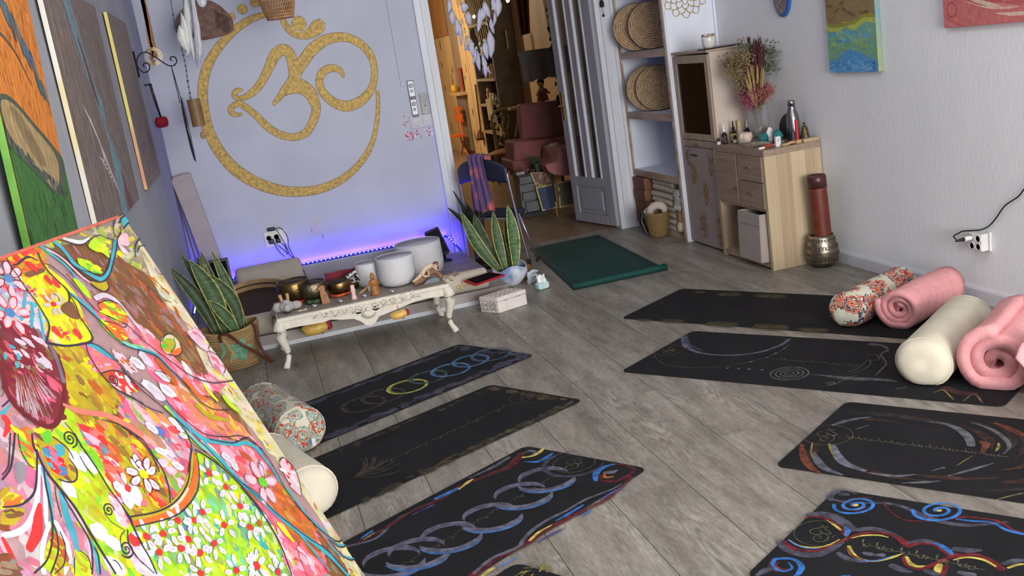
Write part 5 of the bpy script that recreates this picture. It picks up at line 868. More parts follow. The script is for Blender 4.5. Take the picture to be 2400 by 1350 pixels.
t = thing('carved_statue', 'golden brown carved wooden goddess statue in front of the smallest crystal bowl', 'figurine', (.558, 5.90, BZ)); M_st = mat('honey_carved_wood', (158, 104, 50), .45, var=.25, scale=40, bump=.45)
b = B(); b.lathe([(0, 0), (.028, 0), (.029, .012), (.024, .016), (.027, .035), (.024, .055), (.020, .06), (.024, .075), (.023, .092), (.012, .098)], n=16, sx=1, sy=.8, wob=.06); b.build('body', M_st, t, smooth=True, world=False)
b = B(); b.ell((0, 0, .112), (.016, .015, .020), 12); b.ell((0, 0, .131), (.011, .010, .008), 10); b.ell((0, -.016, .108), (.004, .004, .005), 6); b.build('head', M_st, t, smooth=True, world=False)
b = B(); 
for s in (-1, 1): b.tube([(s * .022, 0, .088), (s * .028, -.008, .07), (s * .016, -.022, .06), (0, -.024, .066)], [.007, .006, .005, .005], 6)
b.build('arm', M_st, t, smooth=True, world=False)
b = B(); b.cyl((.475, 5.985, BZ + .008), (.525, 6.06, BZ + .016), .008, .011, 8); solo('mallet', b, M_peg, 'short wooden bowl mallet lying in front of the smallest crystal bowl', 'mallet')
b = B().box(.530, .552, 6.03, 6.05, BZ, BZ + .028); solo('ivory_block', b, M_wax, 'little ivory coloured block beside the carved statue', 'block', bevel=.004)
M_drift = mat('brown_resin_wood', (132, 98, 70), .6, var=.25, scale=25, bump=.4); M_mer = mat('bone_resin', (206, 184, 154), .5, var=.1, scale=30, bump=.2)
t = thing('mermaid_figurine', 'pale carved mermaid sleeping on a brown driftwood branch, at the right end of the table', 'figurine', (.885, 5.92, BZ)); b = B()
b.tube(smooth_path([(-.085, 0, .018), (-.055, 0, .022), (-.02, .005, .034), (.02, 0, .058), (.055, 0, .064), (.085, .0, .034), (.095, 0, .012)], 4), [.016, .020, .022, .02, .021, .022, .024, .023, .02, .018, .018, .02, .02, .02, .02, .021, .02, .018, .016, .016, .017, .016, .015, .014, .012], 8); b.build('driftwood', M_drift, t, smooth=True, world=False)
b = B(); b.tube(smooth_path([(-.092, -.012, .030), (-.06, -.014, .044), (-.028, -.012, .066), (.0, -.008, .094), (.028, -.004, .104), (.052, 0, .102)], 4), [.005, .006, .007, .008, .010, .011, .012, .013, .014, .015, .016, .017, .017, .017, .017, .016, .015, .015, .014, .012, .010], 8); b.tube([(-.03, -.02, .066), (-.01, -.03, .05), (.012, -.026, .048), (.012, -.022, .082)], [.008, .008, .007, .009], 6); b.tube([(.045, -.012, .10), (.06, -.022, .082), (.075, -.018, .07)], [.008, .006, .005], 6); b.build('body', M_mer, t, smooth=True, world=False)
b = B(); b.ell((.068, -.004, .098), (.016, .014, .018), 12); b.build('head', M_mer, t, smooth=True, world=False)
b = B(); b.ell((.070, .004, .110), (.019, .016, .014), 10)
for i in range(6): b.tube([(.066 + .002 * i, -.012 + .004 * i, .112), (.080, -.016 + .006 * i, .098), (.078, -.016 + .006 * i, .078)], .004, 5)
b.build('hair', mat('auburn_hair', (104, 58, 44), .6), t, smooth=True, world=False)
b = B(); b.slab([(-.03, 0), (.07, 0), (.075, .02), (.04, .03), (0, .022)], -.014, .014, lambda u, v, w: (u, w, v)); b.build('base', mat('blue_grey_base', (112, 120, 128), .6), t, world=False)
M_redcase = mat('red_case', (170, 28, 38), .4); M_scr = mat('dark_screen', (14, 16, 26), .08, spec=.6)
t = thing('tablet', 'tablet in a bright red case lying across the cream roll beside the table', 'tablet', (1.20, 6.33, .21))
q = [V(p) for p in [(1.171,6.24,.207),(1.224,6.137,.187),(1.447,6.231,.192),(1.365,6.3,.214)]]
for i in (2, 3): q[i].y = q[i].y
def quad_slab(q, t0, t1, k=0.0):
    n = (q[1] - q[0]).cross(q[3] - q[0]).normalized(); n = n if n.z > 0 else -n; c = sum(q, V()) / 4; b = B(); w = [p + (c - p) * k for p in q]
    vs = [tuple(p + n * t0) for p in w] + [tuple(p + n * t1) for p in w]; b.add(vs, [(0, 1, 2, 3), (7, 6, 5, 4)] + [(i, (i + 1) % 4, 4 + (i + 1) % 4, 4 + i) for i in range(4)]); return b
quad_slab(q, -.010, .004).build('case', M_redcase, t, bevel=.003); quad_slab(q, .004, .0055, .12).build('screen', M_scr, t)
b = B(); b.tube(smooth_path([(1.0, 5.92, .318), (1.03, 5.95, .330), (1.06, 5.97, .326), (1.085, 6.0, .335)], 4), .006, 6); b.ell((1.075, 5.99, .318), (.014, .010, .016), 8, bumpy=.3); b.ell((1.10, 6.01, .314), (.010, .008, .012), 8); b.tube([(1.02, 5.94, .325), (1.03, 5.93, .300), (1.05, 5.95, .29)], .004, 5); solo('twig_bundle', b, mat('grey_twig', (132, 116, 100), .8, var=.3, scale=50), 'small twig and bead bundle at the right corner of the table', 'twigs')
M_goldc = mat('gold_satin', (206, 168, 84), .4, var=.2, scale=18, bump=.3); M_tas = mat('crimson_brocade', (140, 40, 56), .7, var=.4, scale=60)
for x, y, z, l in ((.185, 6.20, .105, 'gold satin bundle with crimson end hanging under the left of the table'), (.665, 5.775, .185, 'small gold satin bundle with crimson ties under the right of the apron')):
    t = thing('satin_bundle', l, 'bundle', (x, y, z)); s = 1.0 if x < .4 else .62
    b = B(); b.tube(smooth_path([(-.085 * s, 0, 0), (-.07 * s, 0, .004), (0, 0, .006), (.05 * s, 0, .012), (.07 * s, 0, .014)], 4), [(.020 + .022 * math.sin(i / 16 * PI)) * s for i in range(17)], 12); b.build('bundle_body', M_goldc, t, smooth=True, world=False)
    b = B(); b.ell((.075 * s, 0, .012), (.025 * s, .026 * s, .034 * s), 10, bumpy=.25, seed=2); b.tube([(.0, -.0, .045 * s), (.02 * s, -.035 * s, .01), (.03 * s, 0, -.035 * s)], .006 * s, 6); b.build('tassel', M_tas, t, world=False)
    if x < .4: B().cyl((0, 0, .045), (0, 0, .175), .0015, n=5).build('string', M_tas, t, world=False)
    else: B().cyl((0, 0, .02), (0, .03, .06), .0015, n=5).build('string', M_tas, t, world=False)
# ================================================================ ON THE PLATFORM
M_bag = mat('cream_canvas_bag', (186, 176, 160), .85, var=.05, scale=8, bump=.15, bscale=300)
M_ink = paint_mat('printed_ink', rough=.6, var=.05, bump=0)
t = thing('bolster_roll', 'long cream roll lying on the platform edge behind the altar table, with gold lettering', 'roll', (.55, 6.42, .09))
b = B(); n = 28
b.lathe([(0, 0), (.060, .0), (.068, .006), (.070, .02), (.070, 1.78), (.068, 1.794), (.060, 1.80), (0, 1.80)], n=n, M=Matrix.Translation((-.44, 6.405, .162)) @ Matrix.Rotation(PI / 2, 4, 'Y')); b.build('cover', M_bag, t, smooth=True)
def on_roll(u, v, w): a = v / .0715; return (u, 6.405 - (.0708 + w) * math.cos(a), .162 + (.0708 + w) * math.sin(a))
P = Paint(base=.0004); GL = (170, 136, 62); x0 = (1.148,6.34,.092)[0]
P.line(GL, [(x0 + .012 * math.cos(i * .6) - .004, -.012 + .012 * math.sin(i * .6), .004) for i in range(12)], n=1); P.line(GL, [(x0 + .010, .0, .004), (x0 + .010, -.032, .004), (x0 - .004, -.036, .004)], n=3)
P.line(GL, [(x0 + .040 + .017 * math.cos(i * .55), .004 + .020 * math.sin(i * .55), .005) for i in range(13)], n=1)
P.line(GL, [(x0 + .070, -.014, .004), (x0 + .070, .012, .004), (x0 + .079, .012, .004), (x0 + .080, -.014, .004)], n=3); P.line(GL, [(x0 + .080, -.010, .004), (x0 + .084, .012, .004), (x0 + .092, .010, .004), (x0 + .093, -.014, .004)], n=3)
om_on(P, (150, 136, 110), x0 + .17, .065, .022, .1, False, .6); P.build('lettering', M_ink, on_roll, t, kind=None)
def seat_cushion(name, label, x0, x1, y0, y1, z0, z1, tilt, om):
    t = thing(name, label, 'cushion', ((x0 + x1) / 2, (y0 + y1) / 2, z0)); b = B(); n = 24; L = x1 - x0
    M = Matrix.Translation((x0, (y0 + y1) / 2, (z0 + z1) / 2)) @ Matrix.Rotation(tilt, 4, 'Y') @ Matrix.Rotation(PI / 2, 4, 'Y')
    ry, rz = (y1 - y0) / 2, (z1 - z0) / 2
    b.lathe([(0, 0), (.8, 0), (.95, .012), (1, .04), (1, L - .04), (.95, L - .012), (.8, L), (0, L)], n=n, sx=rz, sy=ry, M=M); b.build('cover', M_bag, t, smooth=True)
    P = Paint(base=.002); om_on(P, (110, 92, 80), om[0], om[1], om[2], .12, True, .45)
    P.build('printed_sign', M_ink, lambda u, v, w: ((M @ V((rz * math.sin(v / rz), -ry * math.cos(v / rz) - w, u)))), t, kind=None); return t
seat_cushion('round_cushion', 'cream bolster bag with a round printed sign lying against the wall under the sockets', -.28, .21, 7.44, 7.80, .085, .335, .0, (.33, .02, .055))
b = B(); b.slab(mat_outline(.62, .85, .03), 0, .035, lambda u, v, w: (.24 + u, 7.16 + v, .0905 + w)); t = thing('folded_mat', 'pale lilac folded mat lying on the platform below the LED strip', 'mat', (.66, 7.46, .09)); b.build('mat_body', mat('pale_lilac_mat', (158, 148, 158), .8, var=.04), t, bevel=.006)
P = Paint(base=.0004); om_on(P, (128, 116, 124), .62, 7.55, .07, .05, True, .5); P.build('printed_sign', M_ink, lambda u, v, w: (u, v, .1262 + w), t, kind=None)
t = thing('frame_drum', 'large frame drum with pale wooden rim lying face down on the platform', 'drum', (-.16, 6.90, .165), rot=(math.radians(16), 0, 0))
M_rim = mat('bent_beech', (176, 146, 108), .5, var=.12, scale=10); r = .29
b = B(); n = 48; vs = []; fs = []
for i in range(n):
    a = 2 * PI * i / n
    for rr_, z in ((r - .012, .002), (r, .002), (r, .075), (r - .012, .075)): vs.append((rr_ * math.cos(a), rr_ * math.sin(a), z))
for i in range(n):
    for q in range(4): fs.append((i * 4 + q, ((i + 1) % n) * 4 + q, ((i + 1) % n) * 4 + (q + 1) % 4, i * 4 + (q + 1) % 4))
b.add(vs, fs); b.build('rim', M_rim, t, smooth=False, world=False)
B().lathe([(0, .004), (r - .012, .004), (r - .012, .008), (0, .008)], n=48).build('skin', mat('dark_drum_skin', (60, 42, 38), .7, var=.2, scale=8), t, world=False)
b = B(); b.tube([((r - .0135) * math.cos(a), (r - .0135) * math.sin(a), .045) for a in [i * 2 * PI / 48 for i in range(48)]], .006, 6, closed=True); b.build('rope_band', mat('dark_rope', (74, 56, 40), .8, var=.4, scale=90), t, smooth=True, world=False)
b = B(); b.tube([(-.40, 7.24, .15), (-.30, 7.27, .155), (-.18, 7.34, .15)], [.012, .015, .022], 10); b.ell((-.165, 7.35, .15), (.028, .024, .024), 10); b.cyl((-.38, 7.245, .09), (-.38, 7.245, .15), .012, n=8); b.cyl((-.20, 7.33, .09), (-.20, 7.33, .14), .012, n=8); solo('drum_beater', b, mat('mahogany', (84, 52, 44), .5, var=.15), 'brown wooden beater stand lying beside the screen behind the drum', 'beater', smooth=True)
t = thing('screen', 'black flat screen standing behind the left snake plant', 'screen', (-.40, 7.36, .09)); M_blk = mat('black_plastic', (18, 18, 24), .4)
b = B(); b.slab([(-.12, .10), (.10, .10), (.10, .38), (-.12, .38)], -.012, .012, lambda u, v, w: (-.40 + u, 7.36 + w + (v - .1) * .12, .09 + v)); b.build('housing', M_blk, t, bevel=.004)
b = B(); b.slab([(-.105, .115), (.085, .115), (.085, .365), (-.105, .365)], -.0135, -.012, lambda u, v, w: (-.40 + u, 7.36 + w + (v - .1) * .12, .09 + v)); b.build('display', M_scr, t)
B().box(-.43, -.39, 7.35, 7.39, .10, .20).box(-.48, -.34, 7.30, 7.42, .09, .102).build('stand', M_blk, t)
t = thing('leaning_roll', 'long greyish cream padded bag leaning upright in the left corner', 'bag', (-.40, 7.76, .09))
b = B(); b.slab([(-.585, 1.05), (-.565, 1.08), (-.51, 1.085), (-.47, 1.09), (-.44, 1.085), (-.435, 1.02), (-.40, .75), (-.36, .45), (-.30, .095), (-.46, .095), (-.50, .45), (-.545, .80)], 7.71, 7.775, lambda u, v, w: (u, w, v)); b.build('cover', mat('grey_cream_canvas', (166, 156, 154), .85, var=.05, bump=.1), t, bevel=.012)
B().tube(smooth_path([(-.575, 7.73, 1.06), (-.565, 7.74, .8), (-.54, 7.74, .4), (-.52, 7.74, .1)], 4), .006, 6).build('edge_cord', mat('dark_piping', (92, 84, 92), .7), t)
P = Paint(base=.001); om_on(P, (128, 112, 108), -.415, .62, .03, 0, True, .4); P.build('printed_sign', M_ink, lambda u, v, w: (u, 7.708 - w, v), t, kind=None)
t = thing('speaker', 'small slanted black speaker on a round foot at the right end of the platform', 'speaker', (1.30, 7.56, .09)); M_spk = mat('dark_blue_black_plastic', (16, 17, 40), .5)
b = B(); M = Matrix.Translation((1.29, 7.56, .135)) @ Matrix.Rotation(math.radians(-14), 4, 'Y') @ Matrix.Rotation(math.radians(-16), 4, 'X'); b.box(-.058, .058, -.04, .04, 0, .225, M=M); b.build('cabinet', M_spk, t, bevel=.01)
b = B(); b.box(-.047, .047, -.042, -.038, .015, .21, M=M); b.build('grille', mat('speaker_grille', (14, 14, 26), .8, bump=.5, bscale=500), t)
B().lathe([(0, 0), (.055, 0), (.05, .010), (.012, .014), (.010, .05)], c=(1.30, 7.56, .0905), n=24).build('foot', M_spk, t, smooth=True)
# ================================================================ SOCKETS AND CABLES ON THE OM WALL
M_plate = mat('socket_plastic', (212, 210, 208), .35); M_cab = mat('black_cable', (14, 14, 20), .5)
def pl_box(b, x0, x1, z0, z1, d, y=YB): b.box(x0, x1, y - d, y, z0, z1); return b
sk = [(-.02,.527),(-.019,.397),(.145,.399),(.149,.519)]
t = thing('wall_socket', 'white triple wall socket with black adapters plugged in, on the om wall', 'socket', (.06, YB, .45))
x0, x1, z0, z1 = -.02, .148, .415, .535
pl_box(B(), x0, x1, z0, z1, .012).build('cover_plate', M_plate, t, bevel=.004)
for k in range(2): B().lathe([(.024, 0), (.024, .004), (.019, .004), (.019, -.004), (0, -.004)], n=20, M=Matrix.Translation((x0 + .035 + k * .058, YB - .012, .487)) @ Matrix.Rotation(PI / 2, 4, 'X')).build('socket_ring', M_plate, t)
tag(B().box(.01, .05, YB - .06, YB - .013, .445, .478).box(.018, .03, YB - .04, YB - .013, .478, .50).build('power_adapter', M_blk, thing('power_adapter', 'larger black adapter in the left socket of the om wall', 'adapter', (.03, YB - .03, .445)), bevel=.006))
tag(B().box(.062, .098, YB - .05, YB - .013, .440, .475).build('adapter_body', M_blk, thing('power_adapter', 'smaller black adapter in the second socket of the om wall', 'adapter', (.08, YB - .03, .44)), bevel=.008))
b = B(); b.box(.015, .075, YB - .028, YB - .002, .540, .566); o = thing('charger', 'black charger resting on top of the triple wall socket', 'charger', (.045, YB - .015, .536)); b.build('charger_body', M_blk, o, bevel=.008)
for nm, l, pts in (('power_cable', 'black cable curving from the charger down beside the triple socket', [(.075, YB - .016, .553), (.11, YB - .02, .552), (.135, YB - .02, .525), (.155, YB - .02, .47), (.15, YB - .02, .40), (.165, YB - .03, .33), (.19, YB - .04, .27), (.22, YB - .06, .20), (.235, YB - .09, .135)]), ('power_cable', 'thin black cable hanging in front of the triple socket', [(.08, YB - .02, .548), (.10, YB - .022, .50), (.125, YB - .024, .42), (.145, YB - .024, .34)]), ('power_cable', 'black cable from the larger adapter dropping behind the cream bag', [(.045, YB - .04, .446), (.06, YB - .035, .40), (.085, YB - .03, .35), (.105, YB - .03, .325)]), ('power_cable', 'black cable from the smaller adapter down to the skirting', [(.09, YB - .035, .442), (.12, YB - .03, .41), (.128, YB - .025, .37), (.128, YB - .03, .335)]), ('power_cable', 'black cable crossing from the larger adapter to the cable knot', [(.05, YB - .045, .446), (.09, YB - .035, .40), (.14, YB - .03, .335), (.175, YB - .04, .29), (.21, YB - .05, .23)])):
    solo(nm, B().tube(smooth_path(pts, 5), .0028, 6), M_cab, l, 'cable', smooth=True)
b = B(); 
for i in range(5): b.tube([(.16 + .01 * i, YB - .045, .315 - .012 * i), (.175 + .008 * i, YB - .06, .30 - .012 * i), (.165 + .009 * i, YB - .045, .285 - .01 * i)], .005, 6)
b.box(.185, .205, YB - .06, YB - .04, .235, .262); solo('cable_knot', b, mat('blue_black_cable', (24, 20, 70), .5), 'bunched cable knot and LED controller above the cream bag', 'cable')
t = thing('blank_plate', 'blank white cover plate flush on the om wall, right of the triple socket', 'cover plate', (.385, YB, .43)); pl_box(B(), .345, .425, .435, .525, .004).build('cover_plate', mat('lilac_white_plastic', (176, 174, 192), .5), t); b = B(); b.box(.421, .424, YB - .006, YB - .003, .405, .44); b.box(.344, .347, YB - .006, YB - .003, .47, .485); b.build('crack', M_dark, t)
M_rem = mat('grey_holder', (110, 106, 118), .5); M_remw = mat('bright_white_plastic', (235, 236, 240), .4)
def wsq(pts): return pts
for nm, l, ctr in (('remote_control', 'upper white remote control with two black dials in a grey wall holder', [(1.309,1.427)][0]), ('remote_control', 'lower white remote control with two black dials in a grey wall holder', [(1.309,1.285)][0])):
    x, z = ctr[:2]; t = thing(nm, l, 'remote', (x, YB, z - .07)); tl = math.radians(0)
    pl_box(B(), x - .025, x + .025, z - .075, z + .068, .016).build('holder', M_rem, t, bevel=.003); pl_box(B(), x - .021, x + .021, z - .055, z + .062, .021).build('front', M_remw, t, bevel=.003)
    for dz, r1, r2 in ((.028, .0165, .009), (-.014, .0115, .006)):
        for rr_, mm_, dd in ((r1, M_blk, .0225), (r2, M_remw, .0235), (r2 * .45, M_blk, .0245)): B().lathe([(0, 0), (rr_, 0), (rr_, -.001), (0, -.001)], n=18, M=Matrix.Translation((x - .001, YB - dd + .001, z + dz)) @ Matrix.Rotation(-PI / 2, 4, 'X')).build('dial', mm_, t)
x, z = [(1.394,1.301)][0][:2]
t = thing('thermostat', 'grey air conditioning remote with small screen on the wall above the light switches', 'remote', (x, YB, z - .08)); pl_box(B(), x - .030, x + .030, z - .082, z + .082, .018).build('body', mat('warm_grey_plastic', (172, 170, 166), .5), t, bevel=.006); pl_box(B(), x - .022, x + .022, z + .022, z + .062, .020).build('display', mat('lcd_grey', (112, 118, 122), .3), t, bevel=.002)
b = B(); pl_box(b, x - .006, x + .010, z - .022, z - .008, .0205); pl_box(b, x - .014, x - .008, z + .004, z + .010, .0205); pl_box(b, x + .008, x + .014, z + .004, z + .010, .0205); pl_box(b, x - .003, x + .003, z + .004, z + .010, .0205); b.build('button', M_rem, t)
x, z = [(1.35,1.171)][0][:2]
t = thing('light_switch', 'double light switch plate beside the door casing', 'light switch', (x, YB, z - .05)); pl_box(B(), x - .09, x + .085, z - .048, z + .048, .010).build('switch_plate', mat('silver_plastic', (178, 176, 182), .35), t, bevel=.003)
for dx in (-.042, .040): B().slab([(-.033, -.034), (.033, -.034), (.033, .034), (-.033, .034)], .010, .014, lambda u, v, w: (x + dx + u, YB - w - (v + .034) * .06, z + v)).build('rocker', mat('silver_rocker', (188, 186, 190), .25), t, bevel=.002)
P = Paint(base=.0006); rr = random.Random(5)
for i in range(70):
    a = rr.random(); u, v = (-.15 + .06 * rr.random(), -.13 + .20 * rr.random()) if a < .35 else (-.15 + .26 * rr.random(), -.13 + .07 * rr.random())
    P.dab(rr.choice([(206, 150, 170), (196, 110, 140), (214, 190, 204), (150, 150, 150), (176, 60, 90), (226, 220, 230)]), u, v, rr.uniform(.004, .013), rr.uniform(.003, .008), rr.uniform(0, 3), rr=rr)
o = thing('wall_sticker', 'worn pink flower sticker on the wall around the light switches', 'sticker', (x, YB, z - .13)); P.build('print', M_ink, lambda u, v, w: (x + u, YB - w - .0006, z + v), o)
# ================================================================ SNAKE PLANTS
M_leafm = paint_mat('snake_plant_leaf', rough=.5, var=.45, scale=26, bump=.15, stretch=(.6, .6, 2.2))
def blade(base, tip, w, bend=(0, 0), face=None, dark=1.0, curl=.25):
    """one stiff sword leaf: green middle, pale yellow margins"""
    p0, p1 = V(base), V(tip); ax = p1 - p0; f = V(face) if face else V((.25, -1, .2)); sd = ax.cross(f).normalized(); nn = sd.cross(ax).normalized(); n = 12; vs = []; fs = []; cs = []
    prof = [.42, .55, .70, .84, .95, 1.0, 1.0, .95, .84, .66, .40, .02]
    for i in range(n):
        t = i / (n - 1); c = p0 + ax * t + sd * (bend[0] * math.sin(PI * t)) + nn * (bend[1] * math.sin(PI * t))
        for u in (-1, -.82, -.3, .3, .82, 1):
            q = c + sd * (u * w * .5 * prof[i]) - nn * (w * curl * (1 - u * u) * prof[i]); vs.append(tuple(q))
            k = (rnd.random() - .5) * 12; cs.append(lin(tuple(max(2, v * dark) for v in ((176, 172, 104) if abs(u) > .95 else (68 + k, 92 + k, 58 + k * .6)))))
    for i in range(n - 1):
        for j in range(5): fs.append((i * 6 + j, i * 6 + j + 1, (i + 1) * 6 + j + 1, (i + 1) * 6 + j))
    return vs, fs, cs
def add_blade(par, *a, **k):
    vs, fs, cs = blade(*a, **k); me = bpy.data.meshes.new('leaf'); l = root_of(par).location; me.from_pydata([(p[0] - l.x, p[1] - l.y, p[2] - l.z) for p in vs], [], fs); me.materials.append(M_leafm)
    at = me.color_attributes.new('Col', 'FLOAT_COLOR', 'POINT'); at.data.foreach_set('color', [x for c in cs for x in (*c, 1)]); me.polygons.foreach_set('use_smooth', [True] * len(me.polygons))
    o = bpy.data.objects.new('leaf', me); COL.objects.link(o); o.parent = par; md = o.modifiers.new('s', 'SOLIDIFY'); md.thickness = .004; return o
M_straw = mat('woven_straw', (150, 122, 82), .8, var=.25, scale=6, stretch=(1, 1, 14), bump=.8)
bx, by = -.33, 6.13
t = thing('snake_plant', 'tall snake plant in a straw basket with leather handles, left of the altar table', 'plant', (bx, by, 0)); b = B()
def bk(u, v): a = 2 * PI * u; r = (.125 + .055 * v - .015 * v * v) * (1 + .012 * math.sin(a * 2)); return (bx + r * 1.05 * math.cos(a), by + r * .85 * math.sin(a), .002 + .255 * v + .012 * math.cos(2 * a) * v)
b.grid(lambda u, v: bk(u, v), 36, 10, cu=True); b.f.append(tuple(i * 10 for i in range(36))); b.build('basket', M_straw, t, smooth=True, solid=.008)
b = B()
for k in range(16):
    v = .04 + .06 * k
    if v < .99: b.tube([V(bk(i / 36, v)) + V((math.cos(2 * PI * i / 36), math.sin(2 * PI * i / 36), 0)) * .002 for i in range(36)], .006, 5, closed=True)
b.build('straw_coil', M_straw, t, smooth=True)
P = Paint(base=.0)
for a0, rr_ in ((0, .05), (1.25, .05), (2.5, .05), (3.8, .05), (5.0, .05)): P.line((104, 150, 122), [(-.02, .0, .02), (-.02 + rr_ * math.cos(a0), rr_ * math.sin(a0), .045), (-.02 + rr_ * 1.5 * math.cos(a0), rr_ * 1.5 * math.sin(a0), .01)], n=3)
P.dab((104, 150, 122), -.02, 0, .05, .045, 0); P.line((176, 146, 100), [(-.09, .09, .012), (-.06, .0, .014), (-.08, -.06, .012)]); P.line((104, 150, 122), [(-.11, .08, .012), (-.10, .02, .02), (-.13, -.03, .012)])
def on_bk(u, v, w): q = V(bk((-.19 + u / .95), min(1, max(0, .5 + v / .25)))); d = V((q.x - bx, q.y - by, 0)).normalized(); return tuple(q + d * (.0105 + w))
P.build('painted_star', paint_mat('faded_green_paint', rough=.8, var=.3, scale=40), on_bk, t, kind=None)
M_lea = mat('brown_leather', (84, 44, 30), .5, var=.2, scale=30)
b = B(); q1, q2 = V(bk(-.30, .92)), V(bk(-.10, .92)); b.tube(smooth_path([q1 + V((0, -.012, -.03)), q1 + V((0, -.02, .015)), q1 + V((.05, -.06, .02)), q1 + V((.12, -.10, -.05)), (bx + .14, by - .19, .10), (bx + .20, by - .15, .02)], 5), .009, 7); b.build('handle', M_lea, t, smooth=True)
b = B(); b.tube(smooth_path([q2 + V((.004, -.01, .03)), q2 + V((.02, -.03, -.01)), q2 + V((.02, -.05, -.09)), (bx + .17, by - .16, .10), (bx + .215, by - .15, .02)], 5), .009, 7); b.build('handle', M_lea, t, smooth=True)
B().lathe([(0, .20), (.14, .20), (.14, .215), (0, .215)], c=(bx, by, 0), n=24, sy=.85).build('soil', mat('dark_soil', (38, 30, 24), .95), t)
def at_y(*a): return a
for bs, tp, w, bd, dk in (
    ((-.07, -.02), (-.594,6.15,.68), .075, .03, .75), ((-.05, .02), (-.513,6.22,.726), .060, .02, .72), ((-.02, -.03), (-.463,6.1,.704), .100, .03, 1.0), ((.0, .04), (-.395,6.2,.724), .055, .0, .85), ((.02, .0), (-.409,6.2,.695), .06, -.02, .9), ((.07, .0), (-.396,6.12,.605), .075, .05, .9), ((.10, .02), (-.333,6.18,.72), .060, .0, 1.0), ((.05, -.05), (-.405,6.05,.451), .070, .01, 1.0), ((.03, .05), (-.428,6.25,.685), .06, .01, .7)):
    add_blade(t, (bx + bs[0], by + bs[1], .20), tp, w, (bd, .02), dark=dk)
px_, py_ = 1.60, 6.72
t = thing('snake_plant', 'snake plant with yellow edged leaves in a marbled blue and white pot', 'plant', (px_, py_, 0)); M_marb = mat('marbled_blue_ceramic', (120, 142, 182), .35, col2=(214, 218, 226), scale=7, lo=.42, hi=.58, detail=6)
b = B(); b.grid(lambda u, v: (px_ + (.06 + .06 * math.sin(min(1, v * 1.15) * PI * .6)) * math.cos(2 * PI * u) * (1 + .05 * math.sin(4 * PI * u + v * 3)), py_ + (.06 + .06 * math.sin(min(1, v * 1.15) * PI * .6)) * math.sin(2 * PI * u), .003 + v * (.135 + .018 * math.sin(6 * PI * u))), 32, 12, cu=True); b.f.append(tuple(i * 12 for i in range(32))); b.build('pot', M_marb, t, smooth=True, solid=.006)
B().lathe([(0, .10), (.105, .10), (.105, .112), (0, .112)], c=(px_, py_, 0), n=24).build('soil', bpy.data.materials['dark_soil'], t)
for bs, tp, w, bd, dk in (((-.03, -.02), (1.579,6.85,.519), .075, -.02, 1.05), ((.04, -.02), (1.691,6.85,.544), .090, .01, 1.15), ((-.06, -.01), (1.339,6.8,.57), .085, -.04, 1.0), ((-.05, .03), (1.462,6.95,.51), .10, -.04, .75), ((.01, .03), (1.629,6.9,.348), .05, .0, .7), ((.05, .02), (1.683,6.95,.442), .07, -.01, .9)):
    add_blade(t, (px_ + bs[0], py_ + bs[1], .10), tp, w, (bd, .02), dark=dk)
M_pot = mat('hammered_nickel', (150, 140, 122), .32, metal=1.0, var=.2, scale=12, bump=.4, bscale=50)
qx, qy = 1.60, 7.42
t = thing('snake_plant', 'dark snake plant in a hammered metal pot beside the door casing, behind the chair', 'plant', (qx, qy, 0))
B().lathe([(0, 0), (.045, 0), (.075, .03), (.082, .07), (.075, .12), (.068, .15), (.062, .15), (.07, .08), (.0, .02)], c=(qx, qy, .001), n=28).build('pot', M_pot, t, smooth=True)
B().lathe([(0, .12), (.064, .12), (0, .128)], c=(qx, qy, 0), n=20).build('soil', bpy.data.materials['dark_soil'], t)
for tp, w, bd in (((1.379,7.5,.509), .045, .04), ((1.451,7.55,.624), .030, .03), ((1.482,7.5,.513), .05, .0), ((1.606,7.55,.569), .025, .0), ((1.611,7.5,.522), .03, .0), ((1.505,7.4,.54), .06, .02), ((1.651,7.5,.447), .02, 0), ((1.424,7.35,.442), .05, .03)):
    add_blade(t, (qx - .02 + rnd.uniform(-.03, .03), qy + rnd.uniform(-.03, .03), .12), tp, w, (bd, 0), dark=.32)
# ================================================================ FOLDING CHAIR WITH SCARF
M_chr = mat('chair_steel', (150, 148, 156), .35, metal=.8); M_navy = mat('navy_vinyl', (30, 34, 50), .45, var=.1)
t = thing('folding_chair', 'navy and grey metal folding chair with a purple scarf over its back, in the doorway', 'chair', (1.75, 7.45, 0))
fr, flt = V((1.885, 7.225, .018)), V((1.575, 7.66, .018)); tr_, tl_ = V((1.812,7.2,.664)), V((1.528,7.62,.668)); fw = V((.83, .56, 0))
for a, c in ((fr, tr_), (flt, tl_)):
    leg = B().tube(smooth_path([tuple(a), tuple(a.lerp(c, .5) + V((-.005, 0, 0))), tuple(c), tuple(c + V((0, 0, .06)))], 4), .0105, 8).build('leg', M_chr, t, smooth=True); B().cyl(tuple(a + V((0, 0, -.017))), tuple(a + V((-.002, 0, .022))), .014, n=10).build('foot_cap', M_blk, leg)
for a, c in ((fr, tr_), (flt, tl_)):
    f2 = a + fw * .10; s2 = a.lerp(c, .60) + fw * .02; leg = B().tube([tuple(s2), tuple(f2)], .010, 8).build('leg', M_chr, t, smooth=True); B().cyl(tuple(f2 + V((0, 0, -.017))), tuple(f2 + V((0, 0, .02))), .013, n=10).build('foot_cap', M_blk, leg)
for k in (.12, .22): B().tube([tuple(fr.lerp(tr_, k)), tuple(flt.lerp(tl_, k))], .007, 8).build('crossbar', M_chr, t)
a, c = fr + fw * .09, flt + fw * .09; B().tube([tuple(a + V((-.03, 0, .075))), tuple(c + V((-.03, 0, .075)))], .007, 8).build('crossbar', M_chr, t)
sa, sb = fr.lerp(tr_, .56), flt.lerp(tl_, .56)
